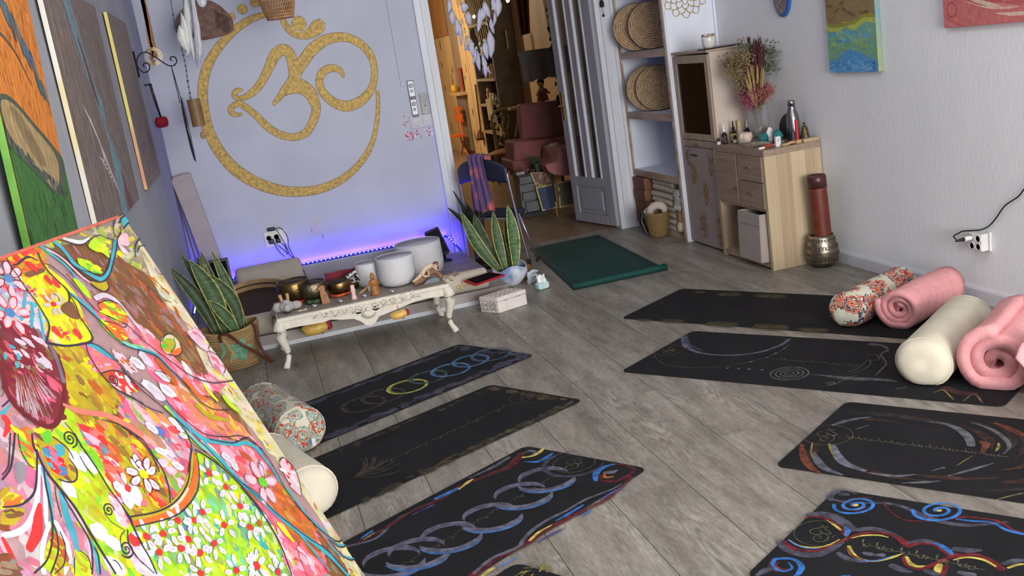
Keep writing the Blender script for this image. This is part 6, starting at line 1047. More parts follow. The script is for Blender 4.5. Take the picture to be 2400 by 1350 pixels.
def seat(u, v): q = sa.lerp(sb, v) + fw * (.01 + .08 * u); return (q.x, q.y, .38 - .01 * math.sin(PI * u) + .05 * u)
b = B(); b.grid(seat, 8, 8); b.build('seat', M_navy, t, smooth=True, solid=.028)
B().tube([tuple(V(seat(0, 0)) + V((0, 0, -.012))), tuple(V(seat(0, 1)) + V((0, 0, -.012)))], .009, 8).build('seat_rail', mat('light_steel', (196, 194, 196), .3, metal=.6), t)
def back(u, v):
    q = (tr_ + V((0, 0, -.035))).lerp(tl_ + V((0, 0, -.035)), v) - fw * (.035 * math.sin(PI * v)); h = .115 + .045 * (1 - (2 * v - 1) ** 4) * 1.0; return (q.x, q.y, q.z + .02 + u * h + .035 * math.sin(PI * v) )
b = B(); b.grid(back, 6, 20); b.build('backrest', M_navy, t, smooth=True, solid=.016)
M_scarf = mat('purple_orange_scarf', (96, 74, 112), .9, col2=(196, 104, 96), scale=7, lo=.50, hi=.64, bump=.5, bscale=40)
def scarf(u, v):
    w0 = .30 + .36 * (v); c = V(back(1.0, w0)); s = u * .78; f = .014 * math.sin(v * 22 + u * 4) + .006 * math.sin(v * 47 + u * 9)
    if s < .12: z = c.z - .10 + s + .012; off = .03
    elif s < .20: a = (s - .12) / .08 * PI; z = c.z + .022 + .02 * math.sin(a); off = .03 * math.cos(a)
    else: z = c.z + .022 - (s - .20) * .72; off = -.032
    pinch = 1 - .25 * math.sin(PI * min(1, u * 1.4)) * 0
    q = c + fw * (off - (f if off < 0 else -f)); return (q.x + (v - .5) * .02 * math.sin(u * 5), q.y, z + (.012 * math.sin(v * 9) if u > .95 else 0))
b = B(); b.grid(scarf, 30, 34); solo('scarf', b, M_scarf, 'crumpled purple and orange scarf draped over the folding chair', 'scarf', smooth=True, solid=.008)
# ================================================================ SMALL THINGS ON THE FLOOR BY THE PLATFORM
M_wbox = mat('whitewashed_wood', (214, 206, 200), .65, var=.06, scale=20, bump=.15)
t = thing('wooden_box', 'whitewashed wooden box with carved sides on the floor at the right end of the platform', 'box', (1.40, 6.10, 0))
p0, e1, e2 = V((1.322, 6.015, 0)), V((.212, .072, 0)), V((-.088, .128, 0))
def bx3(b, a0, a1, c0, c1, z0, z1):
    vs = [tuple(p0 + e1 * a + e2 * c + V((0, 0, z))) for a in (a0, a1) for c in (c0, c1) for z in (z0, z1)]; return b.add(vs, [(0, 1, 3, 2), (4, 6, 7, 5), (0, 4, 5, 1), (2, 3, 7, 6), (0, 2, 6, 4), (1, 5, 7, 3)])
bx3(B(), 0, 1, 0, 1, .001, .074).build('body', M_wbox, t, bevel=.003); bx3(B(), -.005, 1.005, -.005, 1.005, .0755, .104).build('lid', M_wbox, t, bevel=.003)
b = B(); e2n = e2.normalized(); nrm = V((-e1.x, -e1.y, 0)).normalized()
for k in range(4):
    for s in range(2):
        pts = []
        for i in range(12): a = i * .6 + k; r = .016 * (1 - i / 14); c = p0 + e2 * (.18 + .21 * k) + nrm * .001 + V((0, 0, .024 + .030 * s)); pts.append(tuple(c + e2n * (r * math.cos(a)) + V((0, 0, r * math.sin(a)))))
        b.tube(pts, .0032, 5)
b.build('carved_scroll', mat('carved_grey_white', (150, 142, 140), .7), t, smooth=True)
b = B()
for k in range(6):
    for s in range(4):
        pts = []
        for i in range(10): a = i * .65 + k + s; r = .015 * (1 - i / 12); c = p0 + e1 * (.1 + .16 * k) + e2 * (.15 + .23 * s) + V((0, 0, .105)); pts.append((c.x + r * math.cos(a), c.y + r * math.sin(a), c.z))
        b.tube(pts, .0026, 4)
b.build('lid_carving', mat('carved_pinkish_white', (190, 174, 170), .7), t, smooth=True)
b = B(); q = p0 + e1 * .3 - e2n * .0; 
for a0 in (.22, .68): bx3(b, a0, a0 + .12, -.012, 0, .0735, .0765)
b.build('hinge', M_dark, t)
t = thing('tissue_pack', 'small aqua tissue packet with white tissues poking out, on the floor by the green mat', 'tissue pack', (1.735, 6.40, 0)); b = B()
b.box(-.045, .045, -.03, .03, .001, .052); b.build('packet', mat('aqua_film', (166, 206, 210), .35, col2=(214, 226, 226), scale=20), t, bevel=.014, world=False).rotation_euler = (0, 0, .3)
b = B(); rr = random.Random(2)
for i in range(4): b.grid(lambda u, v: (-.03 + .06 * v + .01 * i * 0, -.012 + .008 * i + .012 * math.sin(v * 6 + i), .048 + u * (.035 + .02 * math.sin(v * 4 + i * 2))), 4, 7)
b.build('tissue', M_remw, t, world=False, smooth=True)
b = B(); rr = random.Random(6)
for i in range(7): a = rr.uniform(-.5, .8); b.tube([(0, .0, .012 + i * .010), (.05 * math.cos(a), .05 * math.sin(a), .018 + i * .012), (.085 * math.cos(a), .085 * math.sin(a), .022 + i * .010)], [.014, .013, .003], 6)
o = solo('selenite_cluster', b, mat('pale_selenite', (206, 212, 220), .4, col2=(160, 184, 196), scale=8), 'pale bluish crystal cluster at the foot of the marbled pot', 'crystal', loc=(0, 0, 0)); o.location = (1.695, 6.60, .001)
b = B(); b.box(-.035, .035, -.006, .006, 0, .10); b.box(-.012, .012, -.008, .008, .04, .07); o = solo('card_box', b, mat('brown_card', (122, 84, 40), .7, var=.2), 'little brown carton standing behind the marbled pot', 'carton', loc=(0, 0, 0), bevel=.002); o.location = (1.74, 6.80, 0); o.rotation_euler = (0, .06, .5)
# ================================================================ SHELF NICHE on the right
M_shelf = mat('shelf_white', (216, 221, 232), .55, var=.03)
sh = thing('shelf_unit', 'tall white shelf niche edged in limed wood, right of the doorway', 'shelf', (3.25, 7.35, 0))
b = B(); b.box(3.44, 3.458, 6.85, 7.845, 0, 2.99); b.box(3.065, 3.44, 7.815, 7.845, 0, 2.99); b.box(3.05, 3.44, 6.868, 6.882, 0, 2.99); b.build('carcass', M_shelf, sh)
B().box(3.050, 3.065, 7.800, 7.846, 0, 2.99).build('edge_trim', M_limed, sh, bevel=.003); B().box(3.045, 3.066, 6.880, 6.915, 0, 2.99).build('edge_trim', M_limed, sh, bevel=.003); B().box(3.047, 3.066, 6.858, 6.880, 0, 2.99).build('edge_trim', M_white, sh, bevel=.003)
for z in (.49, .965, 1.445, 1.95):
    s = B().box(3.066, 3.44, 6.882, 7.815, z - .045, z).build('shelf_board', M_shelf, sh); B().box(3.052, 3.067, 6.915, 7.80, z - .052, z + .001).build('board_edge', M_limed, s, bevel=.003)
B().box(3.07, 3.44, 6.882, 7.815, .0, .045).build('plinth', M_limed, sh)
M_cush = mat('plaited_straw', (156, 130, 98), .85, col2=(188, 162, 126), scale=40, bump=.5, bscale=150)
def straw_cushion(c, r, nrm, label):
    n = V(nrm).normalized(); t = thing('straw_cushion', label, 'cushion', c, group='round straw cushions on the shelf', rot=n.to_track_quat('Z', 'Y').to_euler())
    b = B(); b.lathe([(0, -.022), (r * .9, -.022), (r * .97, -.014), (r, 0), (r * .97, .014), (r * .9, .022), (0, .022)], n=40); b.build('pad', M_cush, t, smooth=True, world=False)
    b = B(); pts = []; turns = 9; N = turns * 26
    for i in range(N + 1): a = i / 26 * 2 * PI; q = .012 + (r - .016) * i / N; pts.append((q * math.cos(a), q * math.sin(a), .022 + .0015 * math.sin(i * 2.6)))
    b.tube(pts, r / turns * .44, 5); b.build('braid', M_cush, t, smooth=True, world=False); return t
straw_cushion((3.20, 7.45, 1.446 + .185), .185, (-.5, -.86, .10), 'front round straw cushion leaning in the uppermost visible bay'); straw_cushion((3.135, 7.60, 1.446 + .187), .187, (-.5, -.86, .10), 'rear round straw cushion peeping out behind another in the uppermost visible bay')
straw_cushion((3.205, 7.47, .966 + .180), .180, (-.5, -.86, .10), 'front round straw cushion leaning in the middle bay'); straw_cushion((3.165, 7.565, .966 + .180), .180, (-.5, -.86, .10), 'rear round straw cushion close behind another in the middle bay')
M_cart = mat('brown_carton', (112, 76, 54), .75, var=.1, scale=10)
for k in range(4): 
    o = solo('carton', B().box(3.02 + .006 * (k % 2), 3.30, 7.555, 7.79, .046 + k * .097, .046 + k * .097 + .094), M_cart, 'brown cardboard carton, %s of four in the lowest shelf bay' % ('bottom', 'second from the bottom', 'third from the bottom', 'topmost')[k], 'carton', group='brown cartons stacked in the lowest shelf bay', bevel=.003)
M_tow = mat('cream_towel', (190, 178, 164), .95, var=.08, scale=40, bump=.4, bscale=300)
def towel(x0, x1, y0, y1, z0, z1, label, seed):
    t = thing('folded_towel', label, 'towel', ((x0 + x1) / 2, (y0 + y1) / 2, z0), group='cream towels folded on the shelf'); rr = random.Random(seed); n = 2; h = (z1 - z0) / n
    for i in range(n):
        b = B(); zz = z0 + h * i; pr = [(0, .5), (.012, .12), (.04, 0), (.30, .02), (.30, .98), (.04, 1), (.012, .88)]
        b.slab([(x0 + u * (x1 - x0) / .30, zz + v * h * .96) for u, v in smooth_path(pr, 3, True)], y0 + rr.uniform(0, .02), y1 - rr.uniform(0, .02), lambda u, v, w: (u, w, v + .006 * math.sin(w * 13 + i)))
        b.build('fold', M_tow, t, bevel=.018, seg=3)
    return t
for k in range(4): towel(3.06 + .01 * (k % 2), 3.36, 7.11 + .012 * (k % 3), 7.525 - .02 * (k % 2), .047 + k * .099, .047 + k * .099 + .095, 'folded cream towel, %s of the pile beside the cartons' % ('lowest', 'second from the bottom', 'second from the top', 'topmost')[k], k)
M_bask = mat('olive_seagrass', (118, 96, 58), .8, var=.2, scale=60, bump=.6, stretch=(1, 1, 2.5)); M_bask2 = mat('tan_jute', (180, 144, 98), .85, var=.12, scale=60, bump=.5); M_fringe = mat('ecru_fringe', (208, 194, 172), .9, bump=.4, bscale=120, scale=20)
t = thing('basket', 'olive seagrass basket with a fringed towel inside, standing on the floor before the shelf', 'basket', (2.985, 7.26, 0)); b = B()
b.grid(lambda u, v: (2.985 + (.062 + .04 * v ** .7) * math.cos(2 * PI * u) * (1 + .05 * math.cos(8 * PI * u) * (1 - v)), 7.26 + (.062 + .04 * v ** .7) * math.sin(2 * PI * u) * 1.05, .003 + .20 * v), 32, 10, cu=True); b.f.append(tuple(i * 10 for i in range(32))); b.build('body', M_bask, t, smooth=True, solid=.006)
b = B(); b.tube(smooth_path([(2.95, 7.30, .15), (2.94, 7.28, .22), (2.985, 7.25, .255), (3.03, 7.22, .235), (3.04, 7.24, .18)], 4), [.02 + .014 * math.sin(i / 16 * PI) for i in range(17)], 10); rr = random.Random(3)
for i in range(14): x = 2.92 + rr.uniform(-.01, .04); y = 7.30 + rr.uniform(-.05, .05); b.tube([(x + .02, y - .01, .235), (x, y, .21), (x - .012, y + rr.uniform(-.02, .02), .155)], .005, 4)
b.build('fringed_towel', M_tow, t, smooth=True)
b = B(); b.tube([(2.92, 7.40, .20), (2.90, 7.38, .12), (2.92, 7.36, .03)], .02, 8); solo('black_strap', b, M_blk, 'black strap hanging between the cartons and the seagrass basket', 'strap')
t = thing('basket', 'tan jute basket with an ecru fringed band in the lowest shelf bay', 'basket', (3.135, 6.995, .046))
B().lathe([(0, 0), (.070, 0), (.078, .03), (.082, .10), (.080, .20), (.074, .20), (.074, .02), (0, .012)], n=32).build('body', M_bask2, t, smooth=True, world=False)
b = B(); b.lathe([(.081, .028), (.088, .03), (.090, .085), (.084, .090)], n=32); 
for i in range(32): a = 2 * PI * i / 32; b.tube([(.089 * math.cos(a), .089 * math.sin(a), .07), (.091 * math.cos(a), .091 * math.sin(a), .04), (.09 * math.cos(a + .05), .09 * math.sin(a + .05), .018)], .004, 4)
b.build('fringe_band', M_fringe, t, smooth=True, world=False)
t = thing('rolled_towel', 'white knitted throw rolled up on top of the tan jute basket', 'throw', (3.15, 7.0, .246)); b = B(); rr = random.Random(9)
b.tube([(-.085, 0, .072), (.15, 0, .072)], .070, 20)
for k in range(6):
    a0 = k; pts = []
    for i in range(12): a = i * .5 + a0; r = .066 - .005 * i; pts.append((-.088, max(.008, r) * math.cos(a), .072 + max(.008, r) * math.sin(a)))
    b.tube(pts, .010, 6)
for i in range(12): y = -.06 + .01 * i; b.tube([(-.08, y, .03), (-.10, y + rr.uniform(-.01, .01), .008), (-.105, y, -.012)], .005, 4)
b.build('throw', mat('white_knit', (206, 200, 196), .95, var=.08, scale=50, bump=.6, bscale=90), t, smooth=True, world=False)
P = Paint(base=.0006); mx_, mz_ = 3.231, 1.825; GD = (150, 122, 58)
for n_, r0, r1, wd in ((12, .085, .125, .26), (12, .115, .160, .24), (8, .05, .09, .38), (12, .145, .185, .20)):
    for i in range(n_):
        a = 2 * PI * i / n_ + (PI / n_ if r0 in (.115,) else 0); P.line(GD, [(mx_ + r0 * math.cos(a - wd), mz_ + r0 * math.sin(a - wd), .004), (mx_ + (r0 + r1) / 2 * math.cos(a - wd * .8), mz_ + (r0 + r1) / 2 * math.sin(a - wd * .8), .006), (mx_ + r1 * math.cos(a), mz_ + r1 * math.sin(a), .004), (mx_ + (r0 + r1) / 2 * math.cos(a + wd * .8), mz_ + (r0 + r1) / 2 * math.sin(a + wd * .8), .006), (mx_ + r0 * math.cos(a + wd), mz_ + r0 * math.sin(a + wd), .004)], n=3)
t = thing('wall_mandala', 'gold line mandala painted on the white shelf side above the cabinet', 'mandala', (mx_, 6.866, mz_ - .19)); M_gold = paint_mat('gold_paint', rough=.42, var=.35, scale=70, bump=.35, metal=.35)
P.build('gold_lines', M_gold, lambda u, v, w: (u, 6.8675 - w, v), t, kind=None)
# ================================================================ TALL CABINET
M_grey = mat('greige_paint', (150, 136, 132), .6, var=.05, scale=10, bump=.1); M_lw = mat('limed_oak_frame', (148, 128, 110), .55, col2=(168, 150, 132), scale=10, stretch=(1, 1, .1)); M_side = mat('pinkish_beige_panel', (196, 180, 168), .6, var=.03)
t = thing('tall_cabinet', 'tall narrow cabinet with a dark glass door above and a distressed painted door below', 'cabinet', (3.26, 6.57, 0)); x0 = 3.078
b = B(); b.box(x0 + .02, 3.445, 6.30, 6.318, .012, 1.395); b.box(x0 + .02, 3.445, 6.835, 6.853, .012, 1.395); b.box(3.43, 3.445, 6.318, 6.835, .012, 1.395); b.box(x0 + .02, 3.43, 6.318, 6.835, .012, .03); b.box(x0 + .02, 3.43, 6.318, 6.835, .73, .775); b.build('carcass', M_side, t)
B().box(x0 - .004, 3.445, 6.292, 6.856, 1.395, 1.413).build('top_panel', M_lw, t, bevel=.002)
b = B(); b.box(x0, x0 + .018, 6.300, 6.352, .79, 1.385); b.box(x0, x0 + .018, 6.80, 6.852, .79, 1.385); b.box(x0, x0 + .018, 6.352, 6.80, 1.33, 1.385); b.box(x0, x0 + .018, 6.352, 6.80, .79, .835)
d = b.build('glass_door', M_lw, t, bevel=.002); M_sg = bpy.data.materials.new('smoked_glass'); M_sg.use_nodes = True; q = M_sg.node_tree.nodes['Principled BSDF']; q.inputs['Base Color'].default_value = (.02, .012, .008, 1); q.inputs['Roughness'].default_value = .08; q.inputs['Alpha'].default_value = .78
B().box(x0 + .006, x0 + .010, 6.352, 6.80, .835, 1.33).build('pane', M_sg, d)
b = B(); 
for z in (.87, 1.27): b.box(x0 + .012, x0 + .03, 6.765, 6.795, z, z + .035)
b.build('hinge', M_alu, d)
for z in (.955, 1.10): B().box(x0 + .03, 3.43, 6.318, 6.835, z, z + .012).build('inner_shelf', mat('dark_shelf', (96, 76, 64), .6), t)
B().box(x0, x0 + .018, 6.302, 6.852, .738, .785).build('rail', M_lw, t, bevel=.002); B().box(x0 - .012, x0, 6.53, 6.64, .757, .763).build('handle', mat('steel_bar', (176, 160, 140), .35, metal=.8), t)
dl = B().box(x0, x0 + .018, 6.302, 6.852, .015, .733).build('door', M_grey, t, bevel=.002); B().box(x0 - .010, x0, 6.60, 6.70, .675, .683).build('handle', M_dark, dl)
P = Paint(base=.0004); rr = random.Random(11); GP = [(140, 112, 78), (150, 122, 88), (128, 104, 80), (146, 108, 92)]
for cy, cz, ry, rz, n_ in ((6.70, .55, .045, .085, 60), (6.53, .41, .04, .085, 50), (6.36, .12, .05, .12, 50), (6.62, .16, .06, .09, 45), (6.40, .62, .04, .07, 24), (6.78, .66, .03, .06, 16)):
    for i in range(n_): a = rr.uniform(0, 6.28); q = rr.random() ** .6; P.dab(rr.choice(GP), min(6.84, max(6.31, cy + ry * q * math.cos(a))), cz + rz * q * math.sin(a), rr.uniform(.008, .02), rr.uniform(.006, .014), a, rr=rr)
P.build('gold_patches', paint_mat('worn_gold', rough=.6, var=.4, scale=80, dry=.25), lambda u, v, w: (x0 - w, u, v), dl)
t = thing('slate_tray', 'thin black slate tray on top of the tall cabinet', 'tray', (3.2, 6.36, 1.4135)); B().box(3.07, 3.36, 6.31, 6.41, 1.4135, 1.421).build('slate', M_blk, t, bevel=.002)
t = thing('drip_mug', 'white ceramic mug with brown drip glaze on the slate tray', 'mug', (3.135, 6.36, 1.4215)); B().lathe([(0, 0), (.034, 0), (.044, .02), (.047, .06), (.044, .092), (.039, .092), (.040, .06), (.036, .015), (0, .012)], n=28).build('body', mat('white_glaze', (208, 204, 202), .2, var=.04, coat=.3), t, smooth=True, world=False)
P = Paint(base=.0006); rr = random.Random(2)
for i in range(60): P.dab(rr.choice([(128, 98, 82), (150, 122, 106), (108, 84, 72)]), rr.uniform(0, 6.28), .092 - abs(rr.gauss(0, .016)), .16, .006, 0, rr=rr)
P.build('drip_glaze', M_ink, lambda u, v, w: ((.0448 + w) * math.cos(u), (.0448 + w) * math.sin(u), min(v, .093)), t, kind='stuff', world=False)
# ================================================================ LOW CABINET
M_oak = mat('light_oak_veneer', (150, 128, 106), .5, col2=(172, 150, 126), scale=5, stretch=(6, 6, .35)); M_oakh = mat('light_oak_front', (134, 114, 98), .5, col2=(152, 132, 114), scale=6, stretch=(5, .5, 8))
M_oaks = [mat('light_oak_stave_%d' % i, c1, .5, col2=c2, scale=6, stretch=(8, 8, .3)) for i, (c1, c2) in enumerate((((176, 156, 126), (186, 166, 136)), ((164, 142, 114), (176, 154, 126)), ((182, 162, 132), (190, 172, 142))))]
t = thing('low_cabinet', 'low light oak cabinet with small drawers and an open bay, holding bottles and a vase', 'cabinet', (3.25, 5.95, 0)); X0 = 3.053; YA, YC = 5.60, 6.292
b = B(); b.box(X0, 3.452, YC - .035, YC, 0, .735); b.box(3.44, 3.452, YA + .03, YC - .035, 0, .735); b.box(X0 + .005, 3.44, YA + .03, YC - .035, .012, .045); b.box(X0 + .004, 3.44, YA + .03, YC - .035, .380, .396); b.box(X0 + .01, 3.44, 5.952, 5.968, .396, .735); b.build('carcass', M_oak, t)
B().box(X0, 3.452, YA, YC, .735, .775).build('top_panel', M_oakh, t, bevel=.0015)
for k, (u0, u1) in enumerate(((0, .08), (.08, .185), (.185, .285), (.285, .37), (.37, .399))): B().box(X0 + u0, X0 + u1, YA, YA + .03, 0, .735).build('side_stave', M_oaks[(0, 1, 2, 1, 0)[k]], t)
def front(name, y0, y1, z0, z1):
    o = B().box(X0 - .006, X0 + .012, y0, y1, z0, z1).build(name, M_oakh, t, bevel=.0015); return o
M_knob = mat('chrome_knob', (206, 200, 190), .2, metal=1.0)
f1 = front('door', 5.970, 6.255, .398, .732); B().box(X0 - .022, X0 - .006, 5.978, 6.000, .50, .508).build('handle', M_knob, f1)
for z0, z1 in ((.568, .732), (.398, .562)):
    f2 = front('drawer', 5.633, 5.950, z0, z1); B().box(X0 - .024, X0 - .006, 5.775, 5.810, (z0 + z1) / 2 + .004, (z0 + z1) / 2 + .011).build('handle', M_knob, f2)
t = thing('fabric_box', 'grey beige fabric storage box tilted out of the lower bay of the oak cabinet', 'storage box', (3.1, 5.80, .05)); MB_ = Matrix.Translation((3.0, 0, .052)) @ Matrix.Rotation(math.radians(2.5), 4, 'Y')
b = B(); 
for q in ((0, .008, 5.655, 5.945, 0, .315), (.29, .298, 5.655, 5.945, 0, .315), (.008, .29, 5.655, 5.663, 0, .315), (.008, .29, 5.937, 5.945, 0, .315), (.008, .29, 5.663, 5.937, 0, .008)): b.box(*q, M=MB_)
b.build('box_body', mat('grey_beige_felt', (158, 148, 142), .9, var=.04), t, bevel=.002); b = B(); b.box(-.0015, 0, 5.66, 5.94, .235, .238, M=MB_); b.build('seam', M_rem, t)
TZ = .7755; M_amb = mat('dark_amber_glass', (34, 22, 20), .12, coat=.4); M_lab = mat('mustard_label', (188, 172, 92), .6); M_wht = mat('white_label', (222, 220, 216), .6)
def dropper(x, y, h, r, label, cap='w', lab=None, col=None):
    o = thing('dropper_bottle', label, 'bottle', (x, y, TZ)); hb = h * .58; B().lathe([(0, 0), (r, 0), (r, hb * .82), (r * .6, hb * .95), (r * .42, hb), (r * .42, hb * 1.06), (0, hb * 1.06)], n=18).build('glass', col or M_amb, o, smooth=False, world=False, bevel=.001)
    c = B().lathe([(0, hb * 1.02), (r * .52, hb * 1.02), (r * .52, hb * 1.22), (r * .28, hb * 1.26), (r * .24, h * .96), (r * .12, h), (0, h)], n=14).build('dropper', {'w': M_wht, 'b': M_blk}[cap], o, world=False, smooth=True)
    if lab: B().lathe([(r * 1.01, hb * .12), (r * 1.02, hb * .13), (r * 1.02, hb * .68), (r * 1.01, hb * .70)], n=18).build('label_band', lab, o, world=False)
    return o
M_pl = mat('dark_label', (44, 36, 44), .5, col2=(150, 104, 128), lo=.58, hi=.62, scale=90)
dropper(3.115, 6.225, .135, .019, 'dark dropper bottle with white cap nearest the tall cabinet', 'w', M_pl); dropper(3.19, 6.235, .145, .021, 'amber dropper bottle with mustard label and dark pipette', 'b', M_lab); dropper(3.30, 6.245, .135, .020, 'dark dropper bottle with white cap behind the salt crystal', 'w', M_pl); dropper(3.37, 6.235, .135, .020, 'dark dropper bottle with dark pipette left of the vase', 'b', M_wht)
o = thing('essential_oil', 'tiny dark oil bottle with white label in front of the mustard bottle', 'bottle', (3.15, 6.145, TZ)); B().lathe([(0, 0), (.013, 0), (.013, .032), (.008, .038), (0, .038)], n=14).build('glass', M_amb, o, world=False); B().lathe([(.0085, .036), (.010, .037), (.010, .056), (0, .058)], n=14).build('cap', M_blk, o, world=False); B().lathe([(.0133, .006), (.0135, .007), (.0135, .028), (.0133, .029)], n=14).build('label_band', M_wht, o, world=False)
o = thing('nail_polish', 'tiny clear bottle with black cap at the left front corner of the oak cabinet', 'bottle', (3.075, 6.24, TZ)); B().lathe([(0, 0), (.013, 0), (.014, .012), (.010, .022), (0, .022)], n=14).build('glass', M_quartz, o, world=False, smooth=True); B().lathe([(0, .022), (.009, .022), (.009, .044), (0, .045)], n=14).build('cap', M_blk, o, world=False)
o = thing('spray_bottle', 'pale cream spray bottle between the dropper bottles', 'bottle', (3.25, 6.26, TZ)); B().lathe([(0, 0), (.017, 0), (.017, .08), (.013, .09), (0, .09)], n=16).build('body', mat('cream_plastic', (196, 186, 160), .5), o, world=False); B().lathe([(0, .09), (.015, .09), (.015, .138), (0, .14)], n=16).build('cap', mat('olive_cream_plastic', (186, 176, 130), .5), o, world=False)
b = B(); b.lathe([(0, 0), (.034, 0), (.052, .025), (.060, .055), (.050, .088), (.030, .095), (.022, .07), (0, .065)], n=9, wob=.12); o = solo('salt_crystal', b, mat('pink_salt_crystal', (206, 184, 172), .45, var=.1, scale=30, bump=.3), 'chunky pale pink salt crystal candle holder at the front of the oak cabinet', 'crystal', loc=(0, 0, 0)); o.location = (3.15, 6.0, TZ); o.scale = (.86, .86, .86)
vx, vy = 3.285, 6.05; M_vg = bpy.data.materials.new('clear_vase_glass'); M_vg.use_nodes = True; q = M_vg.node_tree.nodes['Principled BSDF']; q.inputs['Base Color'].default_value = (.5, .5, .56, 1); q.inputs['Roughness'].default_value = .05; q.inputs['Alpha'].default_value = .16
t = thing('flower_vase', 'glass vase of dried pink sprays, wheat and dark red grass on the oak cabinet', 'vase', (vx, vy, TZ))
B().lathe([(0, 0), (.062, 0), (.066, .01), (.068, .24), (.065, .24), (.062, .014), (0, .012)], n=28).build('glass', M_vg, t, smooth=True, world=False)
b = B(); rr = random.Random(21)
for i in range(70): a = rr.uniform(0, 6.28); r = .055 * rr.random() ** .5; b.ell((r * math.cos(a), r * math.sin(a), .018 + rr.random() * .075), (rr.uniform(.008, .014), rr.uniform(.006, .012), rr.uniform(.004, .008)), 6, bumpy=.5, seed=i)
o = b.build('potpourri', mat('dried_petals', (92, 62, 54), .85, col2=(158, 124, 104), scale=45), t, world=False); o['kind'] = 'stuff'
def stems(n, col, r0, r1, lean, z0, z1, seed, name, head=None, cx=0, cy=0, k=1.0):
    rr = random.Random(seed); b = B(); hd = B()
    for i in range(n):
        a = rr.uniform(lean[0], lean[1]); s = rr.uniform(lean[2], lean[3]); z = rr.uniform(z0, z1)
        p = [(rr.uniform(-.02, .02), rr.uniform(-.02, .02), .08), (cx + s * .35 * math.cos(a), cy + s * .35 * math.sin(a), .26), (cx + s * math.cos(a), cy + s * math.sin(a), z)]
        b.tube(smooth_path(p, 3), r0, 4)
        if head: head(hd, p[-1], p[1], rr)
    o = b.build(name, mat(name + '_stem', col[0], .9), t, world=False); o['kind'] = 'stuff'
    if head: o2 = hd.build(name + '_head', mat(name + '_bloom', col[1], .9, col2=col[2], scale=60), t, world=False); o2['kind'] = 'stuff'
def spray(n, s, r):
    def f(b, tip, mid, rr):
        d = (V(tip) - V(mid)).normalized()
        for i in range(n): p = V(tip) + V((rr.gauss(0, s), rr.gauss(0, s), rr.gauss(0, s))) - d * rr.random() * s * 2; b.ell(tuple(p), (r * rr.uniform(.6, 1.3),) * 2 + (r,), 4)
        for i in range(n // 3): p = V(tip) - d * s * 2; b.tube([tuple(p), tuple(V(tip) + V((rr.gauss(0, s), rr.gauss(0, s), rr.gauss(0, s))))], .0008, 3)
    return f
def ear(ln, r):
    def f(b, tip, mid, rr): d = (V(tip) - V(mid)).normalized(); p = V(tip); b.tube([tuple(p - d * ln), tuple(p - d * ln * .8), tuple(p - d * ln * .3), tuple(p)], [r * .5, r, r * .9, r * .2], 6)
    return f
def broom(b, tip, mid, rr):
    d = (V(tip) - V(mid)).normalized()
    for i in range(9): p = V(tip) + V((rr.gauss(0, .010), rr.gauss(0, .010), rr.gauss(0, .012))); b.tube([tuple(V(tip) - d * .22 + V((rr.gauss(0, .005), rr.gauss(0, .005), 0))), tuple(p)], [.0045, .0022], 3)
stems(12, ((96, 84, 58), (112, 98, 66), (140, 122, 84)), .0013, 0, (2.2, 3.9, .08, .19), .42, .60, 1, 'yellow_yarrow', spray(34, .026, .0062))
stems(9, ((96, 98, 76), (88, 92, 74), (112, 116, 94)), .0013, 0, (1.6, 3.0, .03, .10), .54, .66, 2, 'grey_green_filler', spray(34, .026, .0058))
stems(8, ((88, 96, 78), (84, 92, 76), (108, 114, 96)), .0013, 0, (-.9, .6, .08, .14), .44, .62, 3, 'sage_branch', spray(32, .026, .0058))
stems(22, ((130, 110, 66), (140, 118, 74), (160, 138, 92)), .0014, 0, (2.8, 5.2, .02, .10), .34, .52, 4, 'wheat', ear(.13, .0085), -.03, -.055)
stems(40, ((62, 38, 32), (60, 34, 30), (80, 50, 44)), .003, 0, (0, 6.28, .015, .045), .20, .29, 12, 'dark_stalks')
stems(30, ((60, 28, 26), (66, 32, 32), (84, 46, 44)), .002, 0, (-.9, 1.4, .01, .09), .52, .68, 5, 'dark_red_broom', broom)
stems(12, ((110, 58, 66), (136, 56, 82), (164, 92, 112)), .0012, 0, (2.2, 4.3, .08, .15), .25, .36, 6, 'pink_statice', spray(40, .020, .0048)); stems(9, ((110, 58, 66), (140, 60, 84), (172, 116, 92)), .0012, 0, (-1.6, .4, .07, .12), .26, .36, 7, 'pink_statice', spray(36, .018, .0048)); stems(3, ((120, 60, 70), (150, 60, 92), (176, 100, 124)), .0012, 0, (2.0, 3.6, .02, .06), .50, .56, 8, 'pink_statice', spray(34, .018, .0048))
stems(7, ((150, 130, 88), (150, 130, 88), (160, 140, 96)), .0045, 0, (2.0, 5.0, .01, .04), .27, .32, 9, 'bundled_stalks')
o = thing('black_dish', 'black dish leaning against the wall behind the steel bottle', 'dish', (3.40, 5.93, TZ)); b = B(); b.lathe([(0, 0), (.075, .0), (.085, .012), (.078, .014), (0, .008)], n=32, M=Matrix.Translation((3.425, 5.93, TZ + .075)) @ Matrix.Rotation(math.radians(-80), 4, 'Y')); b.build('dish_body', mat('black_ceramic', (24, 28, 36), .35), o, smooth=True)
b = B(); b.lathe([(0, 0), (.030, .0), (.045, .02), (.040, .05), (.022, .08), (.010, .10), (0, .104)], n=7, wob=.2); o = solo('white_crystal', b, mat('white_calcite', (212, 212, 216), .4, bump=.3, bscale=60), 'white pointed crystal lump behind the teal stones', 'crystal', loc=(0, 0, 0)); o.location = (3.265, 5.88, TZ)
M_teal = mat('teal_stone', (30, 112, 116), .35, var=.2, scale=20)
